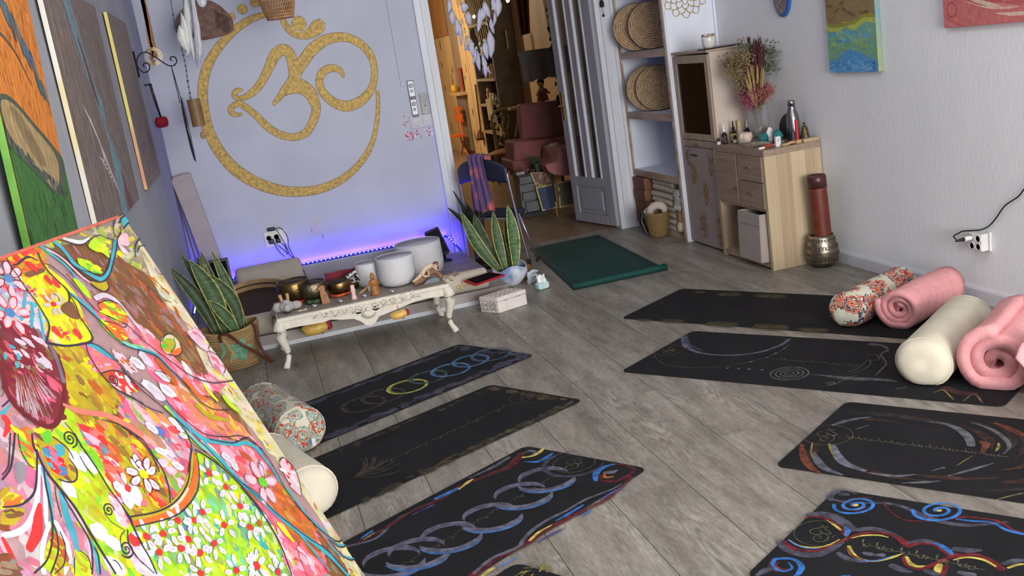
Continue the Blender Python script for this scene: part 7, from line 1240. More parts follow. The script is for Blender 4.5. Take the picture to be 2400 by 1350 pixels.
for p, r, l in (((3.20, 5.845, TZ), (.034, .030, .040), 'rounded teal stone at the front of the pair'), ((3.275, 5.80, TZ), (.036, .030, .046), 'teal stone beside the steel bottle')):
    b = B(); b.ell((0, 0, r[2]), r, 9, bumpy=.16, seed=int(r[2] * 1000)); o = solo('teal_stone', b, M_teal, l, 'stone', loc=(0, 0, 0)); o.location = p
M_steel = mat('brushed_steel', (150, 150, 152), .24, metal=1.0, var=.03)
o = thing('steel_bottle', 'brushed steel drinking bottle beside the vase', 'bottle', (3.385, 5.79, TZ)); B().lathe([(0, 0), (.040, 0), (.042, .006), (.042, .135), (.038, .16), (.027, .195), (.0225, .215), (.0225, .222), (0, .222)], n=32).build('body', M_steel, o, smooth=True, world=False); B().lathe([(0, .223), (.0235, .223), (.0235, .252), (.019, .258), (0, .258)], n=24).build('cap', M_steel, o, smooth=True, world=False)
def candle(x, y, h, r, col, label):
    o = thing('candle', label, 'candle', (x, y, TZ)); B().lathe([(0, 0), (r, 0), (r, h), (r * .7, h + .002), (0, h + .001)], n=16).build('wax', mat(label.split()[0] + '_wax', col, .5), o, world=False, smooth=False); B().cyl((0, 0, h), (.001, 0, h + .012), .001, n=5).build('wick', M_dark, o, world=False); return o
candle(3.33, 5.695, .070, .0115, (112, 104, 152), 'purple short candle in front of the steel bottle'); c_ = candle(3.325, 5.648, .125, .011, (172, 36, 44), 'red tall candle beside the brass bell'); c_.location.z = TZ + .022
b = B(); b.tube(smooth_path([(3.20, 5.622, TZ + .010), (3.235, 5.628, TZ + .008), (3.27, 5.632, TZ + .014), (3.30, 5.64, TZ + .010)], 3), .009, 8); b.box(3.308, 3.342, 5.632, 5.664, TZ, TZ + .0215); solo('candle_holder', b, M_peg, 'small pale wooden candle holder under the red candle', 'holder')
o = thing('brass_bell', 'dark ornamented brass bell at the back corner of the oak cabinet', 'bell', (3.405, 5.69, TZ)); B().lathe([(0, 0), (.034, 0), (.032, .01), (.024, .05), (.018, .085), (.012, .095), (.0, .098)], n=20, wob=.03).build('body', mat('old_brass', (96, 84, 60), .4, metal=.8, var=.5, scale=60, bump=.6), o, smooth=True, world=False); B().lathe([(0, .094), (.007, .094), (.005, .104), (.008, .112), (0, .118)], n=10).build('knob', M_brass, o, world=False)
o = solo('white_carton', B().box(3.178, 3.212, 5.655, 5.675, TZ, TZ + .062), M_wht, 'tiny white carton with small print near the cabinet edge', 'carton', bevel=.001); b = B()
for k in range(4): b.box(3.183, 3.206, 5.6542, 5.655, TZ + .030 + k * .007, TZ + .032 + k * .007)
P = b.build('fine_print', M_rem, o, world=True)
M_dw = mat('weathered_driftwood', (122, 112, 100), .85, var=.25, scale=30, bump=.6)
b = B(); b.tube(smooth_path([(3.075, 5.90, TZ + .010), (3.11, 5.83, TZ + .016), (3.15, 5.78, TZ + .018), (3.19, 5.74, TZ + .012)], 4), [.010, .014, .017, .02, .022, .022, .02, .018, .018, .017, .015, .013, .010], 8); solo('driftwood', b, M_dw, 'grey piece of driftwood lying along the cabinet edge', 'driftwood')
b = B(); b.ell((3.24, 5.72, TZ + .014), (.035, .022, .014), 9, bumpy=.3, seed=3); solo('mossy_stone', b, mat('mossy_stone', (96, 108, 100), .8, var=.3, scale=40), 'flat mossy grey stone beside the tiny white carton', 'stone')
b = B(); b.cyl((3.06, 5.665, TZ + .008), (3.10, 5.668, TZ + .008), .008, n=8); o = thing('smudge_stick', 'short red bound smudge stick with white tip on the front edge of the cabinet', 'smudge stick', (3.10, 5.665, TZ)); b.build('white_tip', M_wht, o); B().tube([(3.10, 5.668, TZ + .012), (3.135, 5.672, TZ + .014), (3.165, 5.68, TZ + .012)], [.010, .012, .008], 8).build('red_binding', mat('red_thread', (156, 60, 48), .8, var=.3, scale=90), o); b = B(); rr = random.Random(4)
for i in range(10): b.tube([(3.165, 5.68, TZ + .012), (3.20, 5.69 + rr.uniform(-.015, .015), TZ + .014 + rr.uniform(-.006, .012))], .0025, 4)
b.build('dried_herbs', mat('dried_sage', (140, 120, 88), .9, var=.3, scale=50), o)
b = B(); b.ell((3.29, 5.655, TZ + .012), (.022, .016, .012), 8, bumpy=.4, seed=9); b.ell((3.265, 5.665, TZ + .009), (.012, .010, .009), 7, bumpy=.4, seed=2); o = solo('amethyst', b, mat('dull_amethyst', (96, 78, 88), .5, var=.3, scale=60), 'small dull purple crystal chips beside the tiny white carton', 'crystal')
B_ = B().box(3.345, 3.450, 5.604, 5.640, TZ, TZ + .024); solo('wooden_block', B_, M_oaks[1], 'long light wooden block lying at the back right corner of the oak cabinet', 'block', bevel=.002)
# ================================================================ wooden rain tube in a metal pot
t = thing('metal_pot', 'round hammered metal pot with stamped bands on the floor beside the oak cabinet', 'pot', (3.335, 5.475, 0))
B().lathe([(0, .001), (.060, .001), (.088, .035), (.098, .085), (.094, .13), (.078, .185), (.074, .205), (.070, .205), (.074, .185), (.09, .13), (.092, .085), (0, .02)], n=36).build('body', M_pot, t, smooth=True, world=False)
b = B()
for z, r in ((.175, .0825), (.130, .0955), (.085, .0995), (.045, .0935)):
    for dz in (-.009, .009): b.tube([((r) * math.cos(a), (r) * math.sin(a), z + dz) for a in [2 * PI * i / 36 for i in range(36)]], .0016, 4, closed=True)
    for i in range(30): a = 2 * PI * i / 30; b.box(-.0015, .0015, -.005, .005, -.006, .006, M=Matrix.Translation((r * math.cos(a), r * math.sin(a), z)) @ Matrix.Rotation(a, 4, 'Z'))
o = b.build('stamped_band', mat('dark_nickel', (124, 114, 98), .4, metal=.9), t, world=False); o['kind'] = 'stuff'
t = thing('rain_tube', 'reddish brown wooden rain tube with darker cap standing in the metal pot', 'tube', (3.35, 5.475, .022)); MR = Matrix.Rotation(math.radians(-2), 4, 'Y')
B().lathe([(0, 0), (.056, 0), (.056, .485), (0, .485)], n=28, M=MR).build('body', mat('red_brown_leather', (98, 42, 28), .45, var=.15, scale=10, bump=.12), t, world=False, bevel=.002); B().lathe([(0, .487), (.059, .487), (.060, .555), (.054, .561), (.050, .555), (0, .553)], n=28, M=MR).build('cap', mat('dark_red_wood', (66, 34, 34), .35, var=.2), t, smooth=True, world=False)
# ================================================================ RIGHT WALL
def canvas_x(name, label, x, y0, y1, z0, z1, th, P, side, flip=-1, rot=None, matp=None):
    """box canvas hung on a side wall; paint is in (y, z)"""
    t = thing(name, label, 'painting', (x, (y0 + y1) / 2, z0)); x += flip * .002; a, b_ = (x - th, x) if flip < 0 else (x, x + th)
    B().box(a, b_, y0, y1, z0, z1).build('canvas', side, t, bevel=.002); xf = x + flip * th
    P.build('paint_strokes', matp or M_cpaint, lambda u, v, w: (xf + flip * w, min(y1 - .001, max(y0 + .001, u)), min(z1 - .001, max(z0 + .001, v))), t); return t
P = Paint(base=.0005); y0, y1, z0, z1 = 4.915, 5.392, 1.195, 2.10; rr = rnd
P.poly((140, 120, 80), [(y0, z0), (y1, z0), (y1, z1), (y0, z1)], 1)
for i in range(90): P.dab(rnd.choice([(134, 112, 66), (112, 96, 58), (150, 122, 90), (120, 84, 60)]), rnd.uniform(y0, y1), rnd.uniform(1.42, 2.1), rnd.uniform(.02, .05), .010, rnd.uniform(-.4, .4))
P.poly((116, 164, 138), [(y0, 1.46), (5.02, 1.475), (5.12, 1.435), (5.20, 1.46), (5.30, 1.43), (y1, 1.455), (y1, z0), (y0, z0)], 2)
P.line((176, 186, 88), [(y0, 1.475, .03), (5.02, 1.488, .035), (5.12, 1.448, .035), (5.20, 1.47, .03), (5.30, 1.44, .03), (y1, 1.46, .03)]); P.line((150, 148, 58), [(y0, 1.50, .02), (5.02, 1.505, .02), (5.12, 1.475, .02), (5.3, 1.465, .02), (y1, 1.48, .02)])
for i in range(40): x = rnd.uniform(y0 + .05, y1); P.dab(rnd.choice([(96, 164, 184), (80, 146, 190), (128, 180, 172), (134, 178, 136)]), x, 1.40 + rnd.gauss(0, .022), rnd.uniform(.02, .05), .008, rnd.uniform(-.3, .3))
for i in range(60): P.dab(rnd.choice([(130, 170, 124), (120, 162, 130), (142, 174, 118), (112, 164, 146)]), rnd.uniform(y0, y1), rnd.uniform(1.27, 1.37), rnd.uniform(.02, .05), .008, rnd.uniform(-.3, .3))
P.poly((86, 150, 200), [(y0, z0), (y1, z0), (y1, 1.235), (5.32, 1.265), (5.2, 1.325), (5.10, 1.315), (5.0, 1.28), (y0, 1.25)], 3)
for i in range(60): P.dab(rnd.choice([(96, 160, 208), (76, 138, 194), (116, 172, 214)]), rnd.uniform(y0, y1), rnd.uniform(z0, 1.26), rnd.uniform(.02, .05), .007, rnd.uniform(-.3, .5))
P.line((40, 50, 110), [(4.96, 1.215, .004), (4.945, 1.235, .005), (4.955, 1.25, .005), (4.97, 1.235, .004), (4.945, 1.212, .004)]); P.line((40, 50, 110), [(4.94, 1.21, .003), (4.975, 1.21, .003)]); P.dab((150, 60, 60), 5.16, 1.66, .05, .03)
canvas_x('canvas_painting', 'narrow canvas with brown top, green waves and blue bottom on the right wall', XR, y0, y1, z0, z1, .03, P, mat('green_yellow_canvas_edge', (150, 160, 100), .7, col2=(110, 150, 160), scale=6))
P = Paint(base=.0005); y0, y1, z0, z1 = 3.25, 4.362, 1.40, 2.15; P.poly((196, 110, 108), [(y0, z0), (y1, z0), (y1, z1), (y0, z1)], 1)
for i in range(150):
    r = rnd.uniform(.18, .75); a0 = rnd.uniform(2.2, 6.3); P.line(rnd.choice([(206, 128, 122), (186, 92, 96), (214, 170, 158), (216, 186, 170), (176, 84, 92), (200, 120, 100)]), [(3.85 + r * 1.15 * math.cos(a0 + k * .12), 1.86 + r * .75 * math.sin(a0 + k * .12), rnd.uniform(.008, .022)) for k in range(5)], n=2, taper=.3)
P.line((150, 60, 66), [(4.30 + .035 * math.cos(i * .6), 1.485 + .035 * math.sin(i * .6), .004) for i in range(11)], n=1)
canvas_x('canvas_painting', 'pink and cream swirling canvas cut off at the upper right corner', XR, y0, y1, z0, z1, .03, P, mat('pink_canvas_edge', (190, 96, 100), .7))
P = Paint(base=.0006); oc = (5.905, 1.73); t = thing('oval_plaque', 'oval painted plaque with blue rim at the top of the right wall', 'plaque', (XR, oc[0], oc[1] - .17))
b = B(); b.slab([(oc[0] + .105 * math.cos(2 * PI * i / 36), oc[1] + .175 * math.sin(2 * PI * i / 36)) for i in range(36)], 0, .022, lambda u, v, w: (XR - w, u, v)); b.build('plaque_body', mat('blue_rim', (44, 92, 170), .5), t, bevel=.003)
P.poly((128, 118, 112), [(oc[0] + .006 + .092 * math.cos(2 * PI * i / 30), oc[1] + .160 * math.sin(2 * PI * i / 30)) for i in range(30)], 1)
for i in range(60): a = rnd.uniform(0, 6.28); r = rnd.random() ** .5; P.dab(rnd.choice([(150, 84, 60), (196, 190, 186), (96, 90, 100), (124, 70, 56), (160, 150, 140)]), oc[0] + .08 * r * math.cos(a), oc[1] + .14 * r * math.sin(a), rnd.uniform(.008, .02), .005, PI / 2 + rnd.uniform(-.6, .6))
P.build('painted_face', M_cpaint, lambda u, v, w: (XR - .022 - w, u, v), t)
t = thing('wall_socket', 'white double wall socket with a four-way cube adapter low on the right wall', 'socket', (XR, 4.19, .27)); sy, sz = 4.175, .335
B().box(XR - .012, XR, sy - .055, sy + .055, sz - .05, sz + .05).build('cover_plate', M_plate, t, bevel=.004); B().box(XR - .055, XR - .012, sy - .045, sy + .048, sz - .045, sz + .045).build('adapter_cube', M_plate, t, bevel=.006)
for dy in (-.021, .024):
    for dz in (-.021, .021): B().lathe([(.019, 0), (.019, .003), (.016, .003), (.015, -.002), (0, -.002)], n=18, M=Matrix.Translation((XR - .055, sy + dy, sz + dz)) @ Matrix.Rotation(-PI / 2, 4, 'Y')).build('socket_ring', M_plate, t)
o = thing('power_plug', 'white plug with black tail in the four-way adapter', 'plug', (XR - .09, sy + .024, sz + .02)); B().tube([(XR - .057, sy + .024, sz + .021), (XR - .10, sy + .024, sz + .021)], .012, 12).build('plug_body', M_plate, o); B().tube([(XR - .10, sy + .024, sz + .021), (XR - .145, sy + .028, sz + .020)], [.010, .005], 10).build('strain_relief', M_cab, o)
pts = [(XR - .146, sy + .028, sz + .02)] + [(XR - .05 if i < 4 else XR - .012, *q[:2]) for i, q in enumerate([(4.32,.326),(4.339,.342),(4.295,.366),(4.263,.38),(4.182,.391),(4.12,.421),(4.071,.467),(4.01,.534),(3.924,.587),(3.876,.635),(3.808,.696)])]
solo('power_cable', B().tube(smooth_path(pts, 5), .0035, 6), M_cab, 'black cable looping from the plug and rising along the right wall', 'cable', smooth=True)
# ================================================================ OM SIGN and things on the back-left walls
OMZ = YB
P = Paint(base=.0010, step=2e-5); GE, GC = (92, 72, 38), (164, 136, 70)
ring_pts = [(.315,2.13,.035),(.207,2.11,.045),(.078,2.048,.0525),(-.044,1.957,.0575),(-.14,1.856,.0624),(-.201,1.75,.0649),(-.238,1.628,.0674),(-.254,1.49,.0674),(-.247,1.336,.0725),(-.207,1.198,.0775),(-.131,1.058,.0826),(-.013,.94,.0827),(.125,.853,.0778),(.284,.801,.0703),(.453,.787,.0629),(.606,.815,.0554),(.743,.878,.0479),(.861,.975,.0403),(.944,1.085,.0328),(1.001,1.224,.0277),(1.035,1.354,.0252),(1.048,1.455,.0202)]
strokes = [ring_pts,
 [(.436,2.153,.0276),(.441,2.089,.0326),(.463,2.023,.0451),(.507,1.976,.0601),(.572,1.947,.0576),(.634,1.958,.0777),(.688,1.991,.1003),(.714,2.013,.0778)],
 [(.045,1.616,.015),(.014,1.621,.0324),(-.015,1.593,.0349),(.004,1.564,.03),(.058,1.564,.0374),(.135,1.599,.0499),(.208,1.664,.0549),(.272,1.748,.0624),(.336,1.832,.075),(.399,1.864,.0775),(.443,1.834,.0725),(.454,1.756,.075),(.45,1.662,.0825),(.412,1.609,.0775),(.356,1.568,.0575),(.31,1.527,.04),(.252,1.479,.02)],
 [(.422,1.643,.05),(.477,1.587,.0925),(.537,1.53,.0826),(.561,1.454,.0676),(.557,1.382,.0626),(.517,1.304,.0576),(.452,1.233,.0551),(.354,1.213,.05),(.254,1.251,.05),(.173,1.325,.05),(.11,1.419,.045),(.053,1.485,.0424),(.003,1.524,.0374),(-.054,1.505,.035),(-.062,1.469,.035),(-.028,1.446,.025),(.01,1.447,.0125)],
 [(.324,1.539,.03),(.394,1.564,.055),(.471,1.558,.0625),(.532,1.501,.0626),(.558,1.418,.0576)],
 [(.449,1.639,.05),(.474,1.694,.08),(.527,1.751,.0801),(.608,1.827,.0826),(.715,1.884,.0752),(.814,1.896,.0653),(.907,1.876,.0578),(.993,1.812,.0528),(1.044,1.727,.0504),(1.055,1.63,.0453),(1.031,1.525,.0478),(.976,1.446,.0579),(.89,1.393,.0704),(.788,1.379,.0753),(.699,1.424,.0652),(.64,1.499,.0576),(.621,1.576,.0501),(.646,1.642,.0551),(.701,1.675,.0551),(.764,1.67,.0451),(.801,1.638,.0326),(.808,1.598,.0125)]]
for st in strokes: P.line(GE, [(a, z, w + .007) for a, z, w in st], n=6)
for st in strokes: P.line(GC, st, n=6)
for q in [(.554,2.033,.0539),(.17,2.192,.0338),(.272,2.23,.0351),(.082,2.148,.025)]:
    P.dab(GE, q[0], q[1], q[2] + .003, q[2] + .003, n=24, wob=.03); P.dab(GC, q[0], q[1], q[2], q[2], n=24, wob=.03)
P.line((170, 172, 186), [(q[0], q[1], .004) for q in [(.497,2.018),(.515,1.99),(.545,1.976),(.579,1.981),(.605,2.005)]])
om_t = thing('om_sign', 'large gold om sign inside an open gold ring, on the LED-tinted wall', 'wall sign', (.37, YB, .72))
M_goldp = paint_mat('textured_gold_leaf', rough=.5, var=.42, scale=40, bump=.8, metal=.2)
P.build('gold_relief', M_goldp, lambda u, v, w: (u, YB - w - .0004, v), om_t, kind=None)
M_pw = paint_mat('weathered_wood_paint', rough=.6, var=.45, scale=30, bump=.3, stretch=(1, 4, .8))
def left_canvas(label, y0, y1, z0, z1, P, side, lean=0.0):
    t = thing('canvas_painting', label, 'painting', (XL, (y0 + y1) / 2, z0)); th = .018; f = lambda v: XL + .002 + lean * (v - z0) / (z1 - z0)
    B().slab([(y0, z0), (y1, z0), (y1, z1), (y0, z1)], 0, th, lambda u, v, w: (f(v) + w, u, v)).build('canvas', side, t, bevel=.002)
    P.build('paint_strokes', M_pw, lambda u, v, w: (f(v) + th + w, min(y1 - .001, max(y0 + .001, u)), min(z1 - .001, max(z0 + .001, v))), t); return t
BRW = [(128, 112, 104), (112, 98, 92), (142, 122, 108), (104, 96, 98), (120, 108, 106)]
def wood_fill(P, y0, y1, z0, z1, n):
    P.poly((122, 108, 101), [(y0, z0), (y1, z0), (y1, z1), (y0, z1)], 1)
    for i in range(n): P.line(rnd.choice(BRW), [(a := rnd.uniform(y0, y1), b := rnd.uniform(z0, z1), .012), (a + rnd.uniform(-.03, .03), b - rnd.uniform(.1, .2), .022), (a + rnd.uniform(-.04, .04), b - rnd.uniform(.22, .4), .008)], n=2, taper=.4)
def LW(y0, z0, y1, z1, q): return [(y0 + (y1 - y0) * p[0], z0 + (z1 - z0) * p[1]) + p[2:] for p in q]
P = Paint(base=.0005); ya, yb, za, zb = 3.74, 5.20, 1.185, 2.11; wood_fill(P, ya, yb, za, zb, 150)
T2 = (112, 140, 148)
P.poly(T2, LW(ya, za, yb, zb, [(.30, .98), (.42, .99), (.50, .75), (.56, .58), (.62, .52), (.60, .40), (.66, .30), (.72, .18), (.64, .10), (.60, .0), (.50, .0), (.52, .18), (.56, .34), (.50, .50), (.40, .70)]), 3)
for q in ([(.42, 1.0, .02), (.50, .72, .03), (.56, .48, .02)], [(.20, 1.0, .012), (.34, .75, .016), (.44, .55, .01)], [(.62, .9, .01), (.68, .6, .016), (.70, .4, .008)]): P.line((134, 140, 150), LW(ya, za, yb, zb, q), taper=.3)
P.poly((92, 66, 64), LW(ya, za, yb, zb, [(.42, .80), (.46, .76), (.52, .60), (.53, .50), (.49, .54), (.45, .66)]), 3); P.poly((112, 66, 62), LW(ya, za, yb, zb, [(.70, .22), (.73, .10), (.80, .02), (.70, .0), (.67, .08)]), 3)
for k in range(9): P.line((196, 186, 180), LW(ya, za, yb, zb, [(.22 + .03 * k * .6, .52 - .02 * k, .006), (.33 + .02 * k, .42 - .03 * k, .011), (.38 + .018 * k, .28 - .02 * k, .011), (.30 + .03 * k, .30 - .025 * k, .005)]), n=4, a=.9)
for k in range(5): P.line((150, 140, 136), LW(ya, za, yb, zb, [(.60 + .03 * k, .62, .003), (.64 + .03 * k, .45, .005), (.74 + .02 * k, .30, .004)]), n=4)
P.line((40, 36, 40), LW(ya, za, yb, zb, [(.36, 1.0, .006), (.50, .70, .005), (.57, .44, .006), (.66, .22, .005), (.74, .02, .005)]))
left_canvas('wide weathered brown canvas with grey blue streak and pale arcs, left wall', ya, yb, za, zb, P, mat('cream_canvas_edge', (206, 200, 190), .6, col2=(206, 186, 124), scale=1.6, lo=.52, hi=.60), .008)
P = Paint(base=.0005); ya, yb, za, zb = 5.70, 6.66, 1.185, 2.12; wood_fill(P, ya, yb, za, zb, 110)
for k in range(12): P.line(rnd.choice([(140, 112, 112), (104, 100, 112), (92, 84, 88)]), LW(ya, za, yb, zb, [(.1 + .07 * k, .5 + .03 * k % .4, .01), (.15 + .07 * k, .3, .02), (.2 + .06 * k, .05, .008)]), taper=.4)
left_canvas('smaller plain weathered brown canvas on the left wall next to the corner', ya, yb, za, zb, P, mat('yellow_pink_canvas_edge', (214, 198, 120), .6, col2=(206, 150, 120), scale=1.4, lo=.50, hi=.58), .006)
P = Paint(base=.0005); ya, yb, za, zb = 2.59, 3.27, .95, 2.25
P.poly((208, 124, 44), [(ya, za), (yb, za), (yb, zb), (ya, zb)], 1)
for i in range(260): P.line(rnd.choice([(214, 132, 52), (196, 112, 40), (222, 142, 60), (176, 96, 40)]), [(a := rnd.uniform(ya, yb), b := rnd.uniform(1.66, zb), .006), (a + rnd.uniform(-.01, .01), b - rnd.uniform(.01, .03), .008)], n=1)
for i in range(60): a = rnd.uniform(ya, yb); b = rnd.uniform(1.66, 2.2); P.line((110, 66, 40), [(a, b, .002), (a + .006, b - .012, .003)], n=1)
for k in range(70): u = k / 69; P.dab(rnd.choice([(84, 104, 124), (70, 88, 104), (98, 108, 112), (64, 96, 90)]), ya + .05 + .56 * u + rnd.uniform(-.03, .03), 2.02 - .30 * u ** 1.6 + rnd.uniform(-.02, .02), .035, .012, -.7 - u * .5)
P.line((92, 86, 80), [(ya, 1.86, .008), (ya + .15, 1.865, .01), (ya + .32, 1.82, .008), (ya + .45, 1.73, .006)])
P.poly((58, 104, 44), [(ya, za), (yb, za), (yb, 1.50), (ya + .5, 1.44), (ya + .35, 1.46), (ya + .15, 1.56), (ya, 1.62)], 3)
for i in range(240): P.line(rnd.choice([(64, 112, 48), (50, 90, 42), (84, 134, 58), (44, 76, 40)]), [(a := rnd.uniform(ya, yb), b := rnd.uniform(za, 1.46), .004), (a + rnd.uniform(-.006, .006), b - rnd.uniform(.02, .06), .007)], n=1)
P.poly((74, 84, 66), [(ya, 1.70), (ya + .15, 1.70), (ya + .36, 1.63), (ya + .56, 1.56), (yb, 1.50), (ya + .56, 1.43), (ya + .44, 1.43), (ya + .25, 1.50), (ya, 1.60)], 4)
P.poly((164, 140, 96), [(ya + .02, 1.69), (ya + .15, 1.685), (ya + .34, 1.62), (ya + .53, 1.55), (ya + .58, 1.50), (ya + .52, 1.45), (ya + .43, 1.445), (ya + .25, 1.52), (ya + .04, 1.61)], 4)
P.poly((132, 112, 76), [(ya + .10, 1.68), (ya + .22, 1.65), (ya + .36, 1.56), (ya + .40, 1.51), (ya + .30, 1.53), (ya + .18, 1.60)], 4)
for k in range(60): u = k / 59; P.dab(rnd.choice([(60, 76, 72), (84, 96, 80), (50, 62, 60)]), ya + .60 * u, 1.60 - .19 * u + rnd.uniform(-.012, .012), .016, .006, -.6 + rnd.uniform(-.4, .4))
left_canvas('tall canvas with orange top, beige oval and green field at the left edge', ya, yb, za, zb, P, mat('lime_canvas_edge', (86, 140, 52), .6, col2=(112, 166, 66), scale=9), .045)
M_iron = mat('black_iron', (22, 20, 22), .5, metal=.4)
hx, hy = XL, 6.96
t = thing('wall_bracket', 'black wrought iron scroll bracket on the left wall near the corner', 'bracket', (hx, hy, 1.8)); b = B(); b.tube([(hx + .006, hy, 1.965), (hx + .006, hy, 1.80)], .006, 6)
arm = [(hx + .008, 1.885), (hx + .03, 1.93), (hx + .075, 1.95), (hx + .12, 1.92), (hx + .165, 1.875), (hx + .20, 1.845), (hx + .235, 1.842), (hx + .255, 1.865), (hx + .25, 1.89), (hx + .23, 1.897), (hx + .218, 1.882), (hx + .228, 1.872)]; b.tube(smooth_path([(a, hy, z) for a, z in arm], 4), .0045, 6, caps=True)
crl = [(hx + .012, 1.90), (hx + .014, 1.86), (hx + .04, 1.825), (hx + .075, 1.835), (hx + .083, 1.865), (hx + .064, 1.882), (hx + .046, 1.872), (hx + .052, 1.856)]; b.tube(smooth_path([(a, hy, z) for a, z in crl], 4), .0045, 6); b.build('scroll', M_iron, t, smooth=True)
ex, ez = hx + .215, 1.842
t = thing('hanging_gong', 'thin dark metal gong seen edge on, hanging from the iron bracket', 'gong', (ex, hy, 1.19)); MG = Matrix.Translation((ex + .012, hy, 1.42)) @ Matrix.Rotation(math.radians(2), 4, 'Z') @ Matrix.Rotation(PI / 2, 4, 'Y')
B().lathe([(0, -.010), (.14, -.008), (.20, -.002), (.215, .008), (.21, .010), (.15, .002), (0, -.002)], n=40, M=MG).build('disc', mat('dark_steel', (86, 84, 94), .35, metal=.9, var=.2), t, smooth=True)
b = B(); b.cyl((ex, hy, ez), (ex + .005, hy - .05, 1.60), .0025, n=5); b.cyl((ex, hy, ez), (ex + .012, hy + .09, 1.59), .0025, n=5); b.build('cord', M_iron, t)
q0, q1 = (XL + .04, 7.25, 1.745), (XL + .05, 7.36, 1.505)
t = thing('gong_mallet', 'gong mallet with dark handle and round red head hanging on the left wall', 'mallet', q1); B().tube([q0, (XL + .045, 7.30, 1.63), (q1[0], q1[1], q1[2] + .02)], [.009, .009, .007], 8).build('handle', mat('dark_wood', (42, 26, 28), .5), t, smooth=True)
B().lathe([(0, -.038), (.03, -.036), (.042, -.02), (.044, .01), (.036, .032), (.02, .036), (0, .036)], c=(q1[0], q1[1], q1[2] - .015), n=20).build('head', mat('dark_red_felt', (134, 18, 32), .9, bump=.3, bscale=300), t, smooth=True)
b = B(); b.cyl((XL, q0[1], q0[2] + .005), (q0[0] + .01, q0[1], q0[2] + .005), .005, n=6); b.build('peg', M_iron, t)
M_su = mat('tan_suede', (146, 104, 72), .9, var=.15, scale=30); sx, sy_ = -.47, 7.08
t = thing('suede_strap', 'tan suede strap looped around two golden hoops, hanging above the iron bracket', 'strap', (sx, sy_, 1.9)); st0 = (-.464,7.08,2.333)
def strap(pts, w): 
    b = B(); n = len(pts); vs = []; 
    for x, z in pts: vs += [(x - w / 2, sy_, z), (x + w / 2, sy_, z)]
    b.add(vs, [(2 * i, 2 * i + 1, 2 * i + 3, 2 * i + 2) for i in range(n - 1)]); return b
A_ = [(-.456,2.332),(-.457,2.225),(-.462,2.117),(-.471,2.02)]; strap(A_ + [(A_[-1][0] + .004, A_[-1][1] - .05), (A_[-1][0] - .012, A_[-1][1] - .11), (A_[-1][0] + .002, A_[-1][1] - .15)], .022).build('strap_band', M_su, t, solid=.004)
A_ = [(-.454,2.332),(-.452,2.197),(-.454,2.061),(-.455,1.946),(-.46,1.911)]; strap(A_, .032).build('strap_band', M_su, t, solid=.004)
hc = (-.473,7.05,1.918)
for r, dx in ((.050, 0), (.056, .006), (.044, -.004)): B().tube([(hc[0] + dx + r * math.cos(a), 7.05 - .03 * math.sin(a) * dx * 20, hc[2] + r * math.sin(a)) for a in [2 * PI * i / 28 for i in range(28)]], .0025, 5, closed=True).build('hoop', mat('pale_gold_wire', (214, 190, 140), .4, metal=.6), t)
t = thing('wind_chime', 'beaded cord with a bamboo tube and small pendant hanging in front of the om wall', 'wind chime', (-.284,7.4,1.34)); cp = [(-.292,2.325),(-.301,2.199),(-.306,2.085),(-.295,1.968),(-.294,1.852),(-.303,1.736),(-.309,1.613)]
b = B(); pth = [(p[0], 7.4, p[1]) for p in cp]; b.tube(smooth_path(pth, 3), .003, 5); sp = smooth_path(pth, 10); rr = random.Random(4)
for i in range(2, len(sp), 3): b.ell(sp[i], (rr.uniform(.004, .009),) * 2 + (rr.uniform(.005, .010),), 6)
b.build('beaded_cord', mat('dark_beads', (52, 54, 66), .5, col2=(120, 120, 120), scale=70), t, smooth=True); bt = (-.293,7.4,1.516)
B().lathe([(0, .095), (.045, .095), (.045, -.095), (0, -.095)], c=bt, n=24, M=None).build('bamboo_tube', mat('bamboo', (126, 98, 62), .5, var=.12, scale=6, stretch=(1, 1, 6)), t, bevel=.003)
pd = (-.284,7.4,1.355); b = B(); b.cyl((bt[0] + .01, 7.4, bt[2] - .095), (pd[0], 7.4, pd[2]), .0018, n=5); b.ell(pd, (.018, .007, .027), 12); b.build('pendant', mat('wood_pendant', (150, 118, 84), .5), t)
M_fea = mat('white_feather', (226, 228, 222), .8, var=.04, scale=30, bump=.2, bscale=90); M_fea2 = mat('lilac_white_feather', (200, 200, 216), .8, var=.05, scale=30, bump=.2, bscale=90)
def feather(par, x0, z0, x1, z1, w, y, m, bend=0.0, seed=0):
    rr = random.Random(seed); n = 9; vs = []; fs = []; d = V((x1 - x0, z1 - z0)); L = d.length; d /= L; nn = V((-d.y, d.x)); pr = [.12, .55, .85, 1, 1, .92, .78, .52, .06]
    for i in range(n):
        s = i / (n - 1); c = V((x0, z0)) + d * (L * s) + nn * (bend * math.sin(PI * s)); ww = w * .5 * pr[i] * rr.uniform(.88, 1.1)
        for k in (-1, 0, 1): vs.append((c.x + nn.x * ww * k, y - (.012 * (1 - abs(k))) - .01 * math.sin(PI * s), c.y + nn.y * ww * k))
    for i in range(n - 1):
        for k in range(2): fs.append((3 * i + k, 3 * i + k + 1, 3 * i + k + 4, 3 * i + k + 3))
    b = B(); b.add(vs, fs); b.tube([(vs[3 * i + 1][0], vs[3 * i + 1][1] - .002, vs[3 * i + 1][2]) for i in range(n)], [.0022 - .0002 * i for i in range(n)], 4); return b.build('feather', m, par, smooth=True, solid=.0012)
t = thing('feather_bundle', 'bundle of large white feathers hanging at the top left in front of the om wall', 'feathers', (-.231,7.25,1.839))
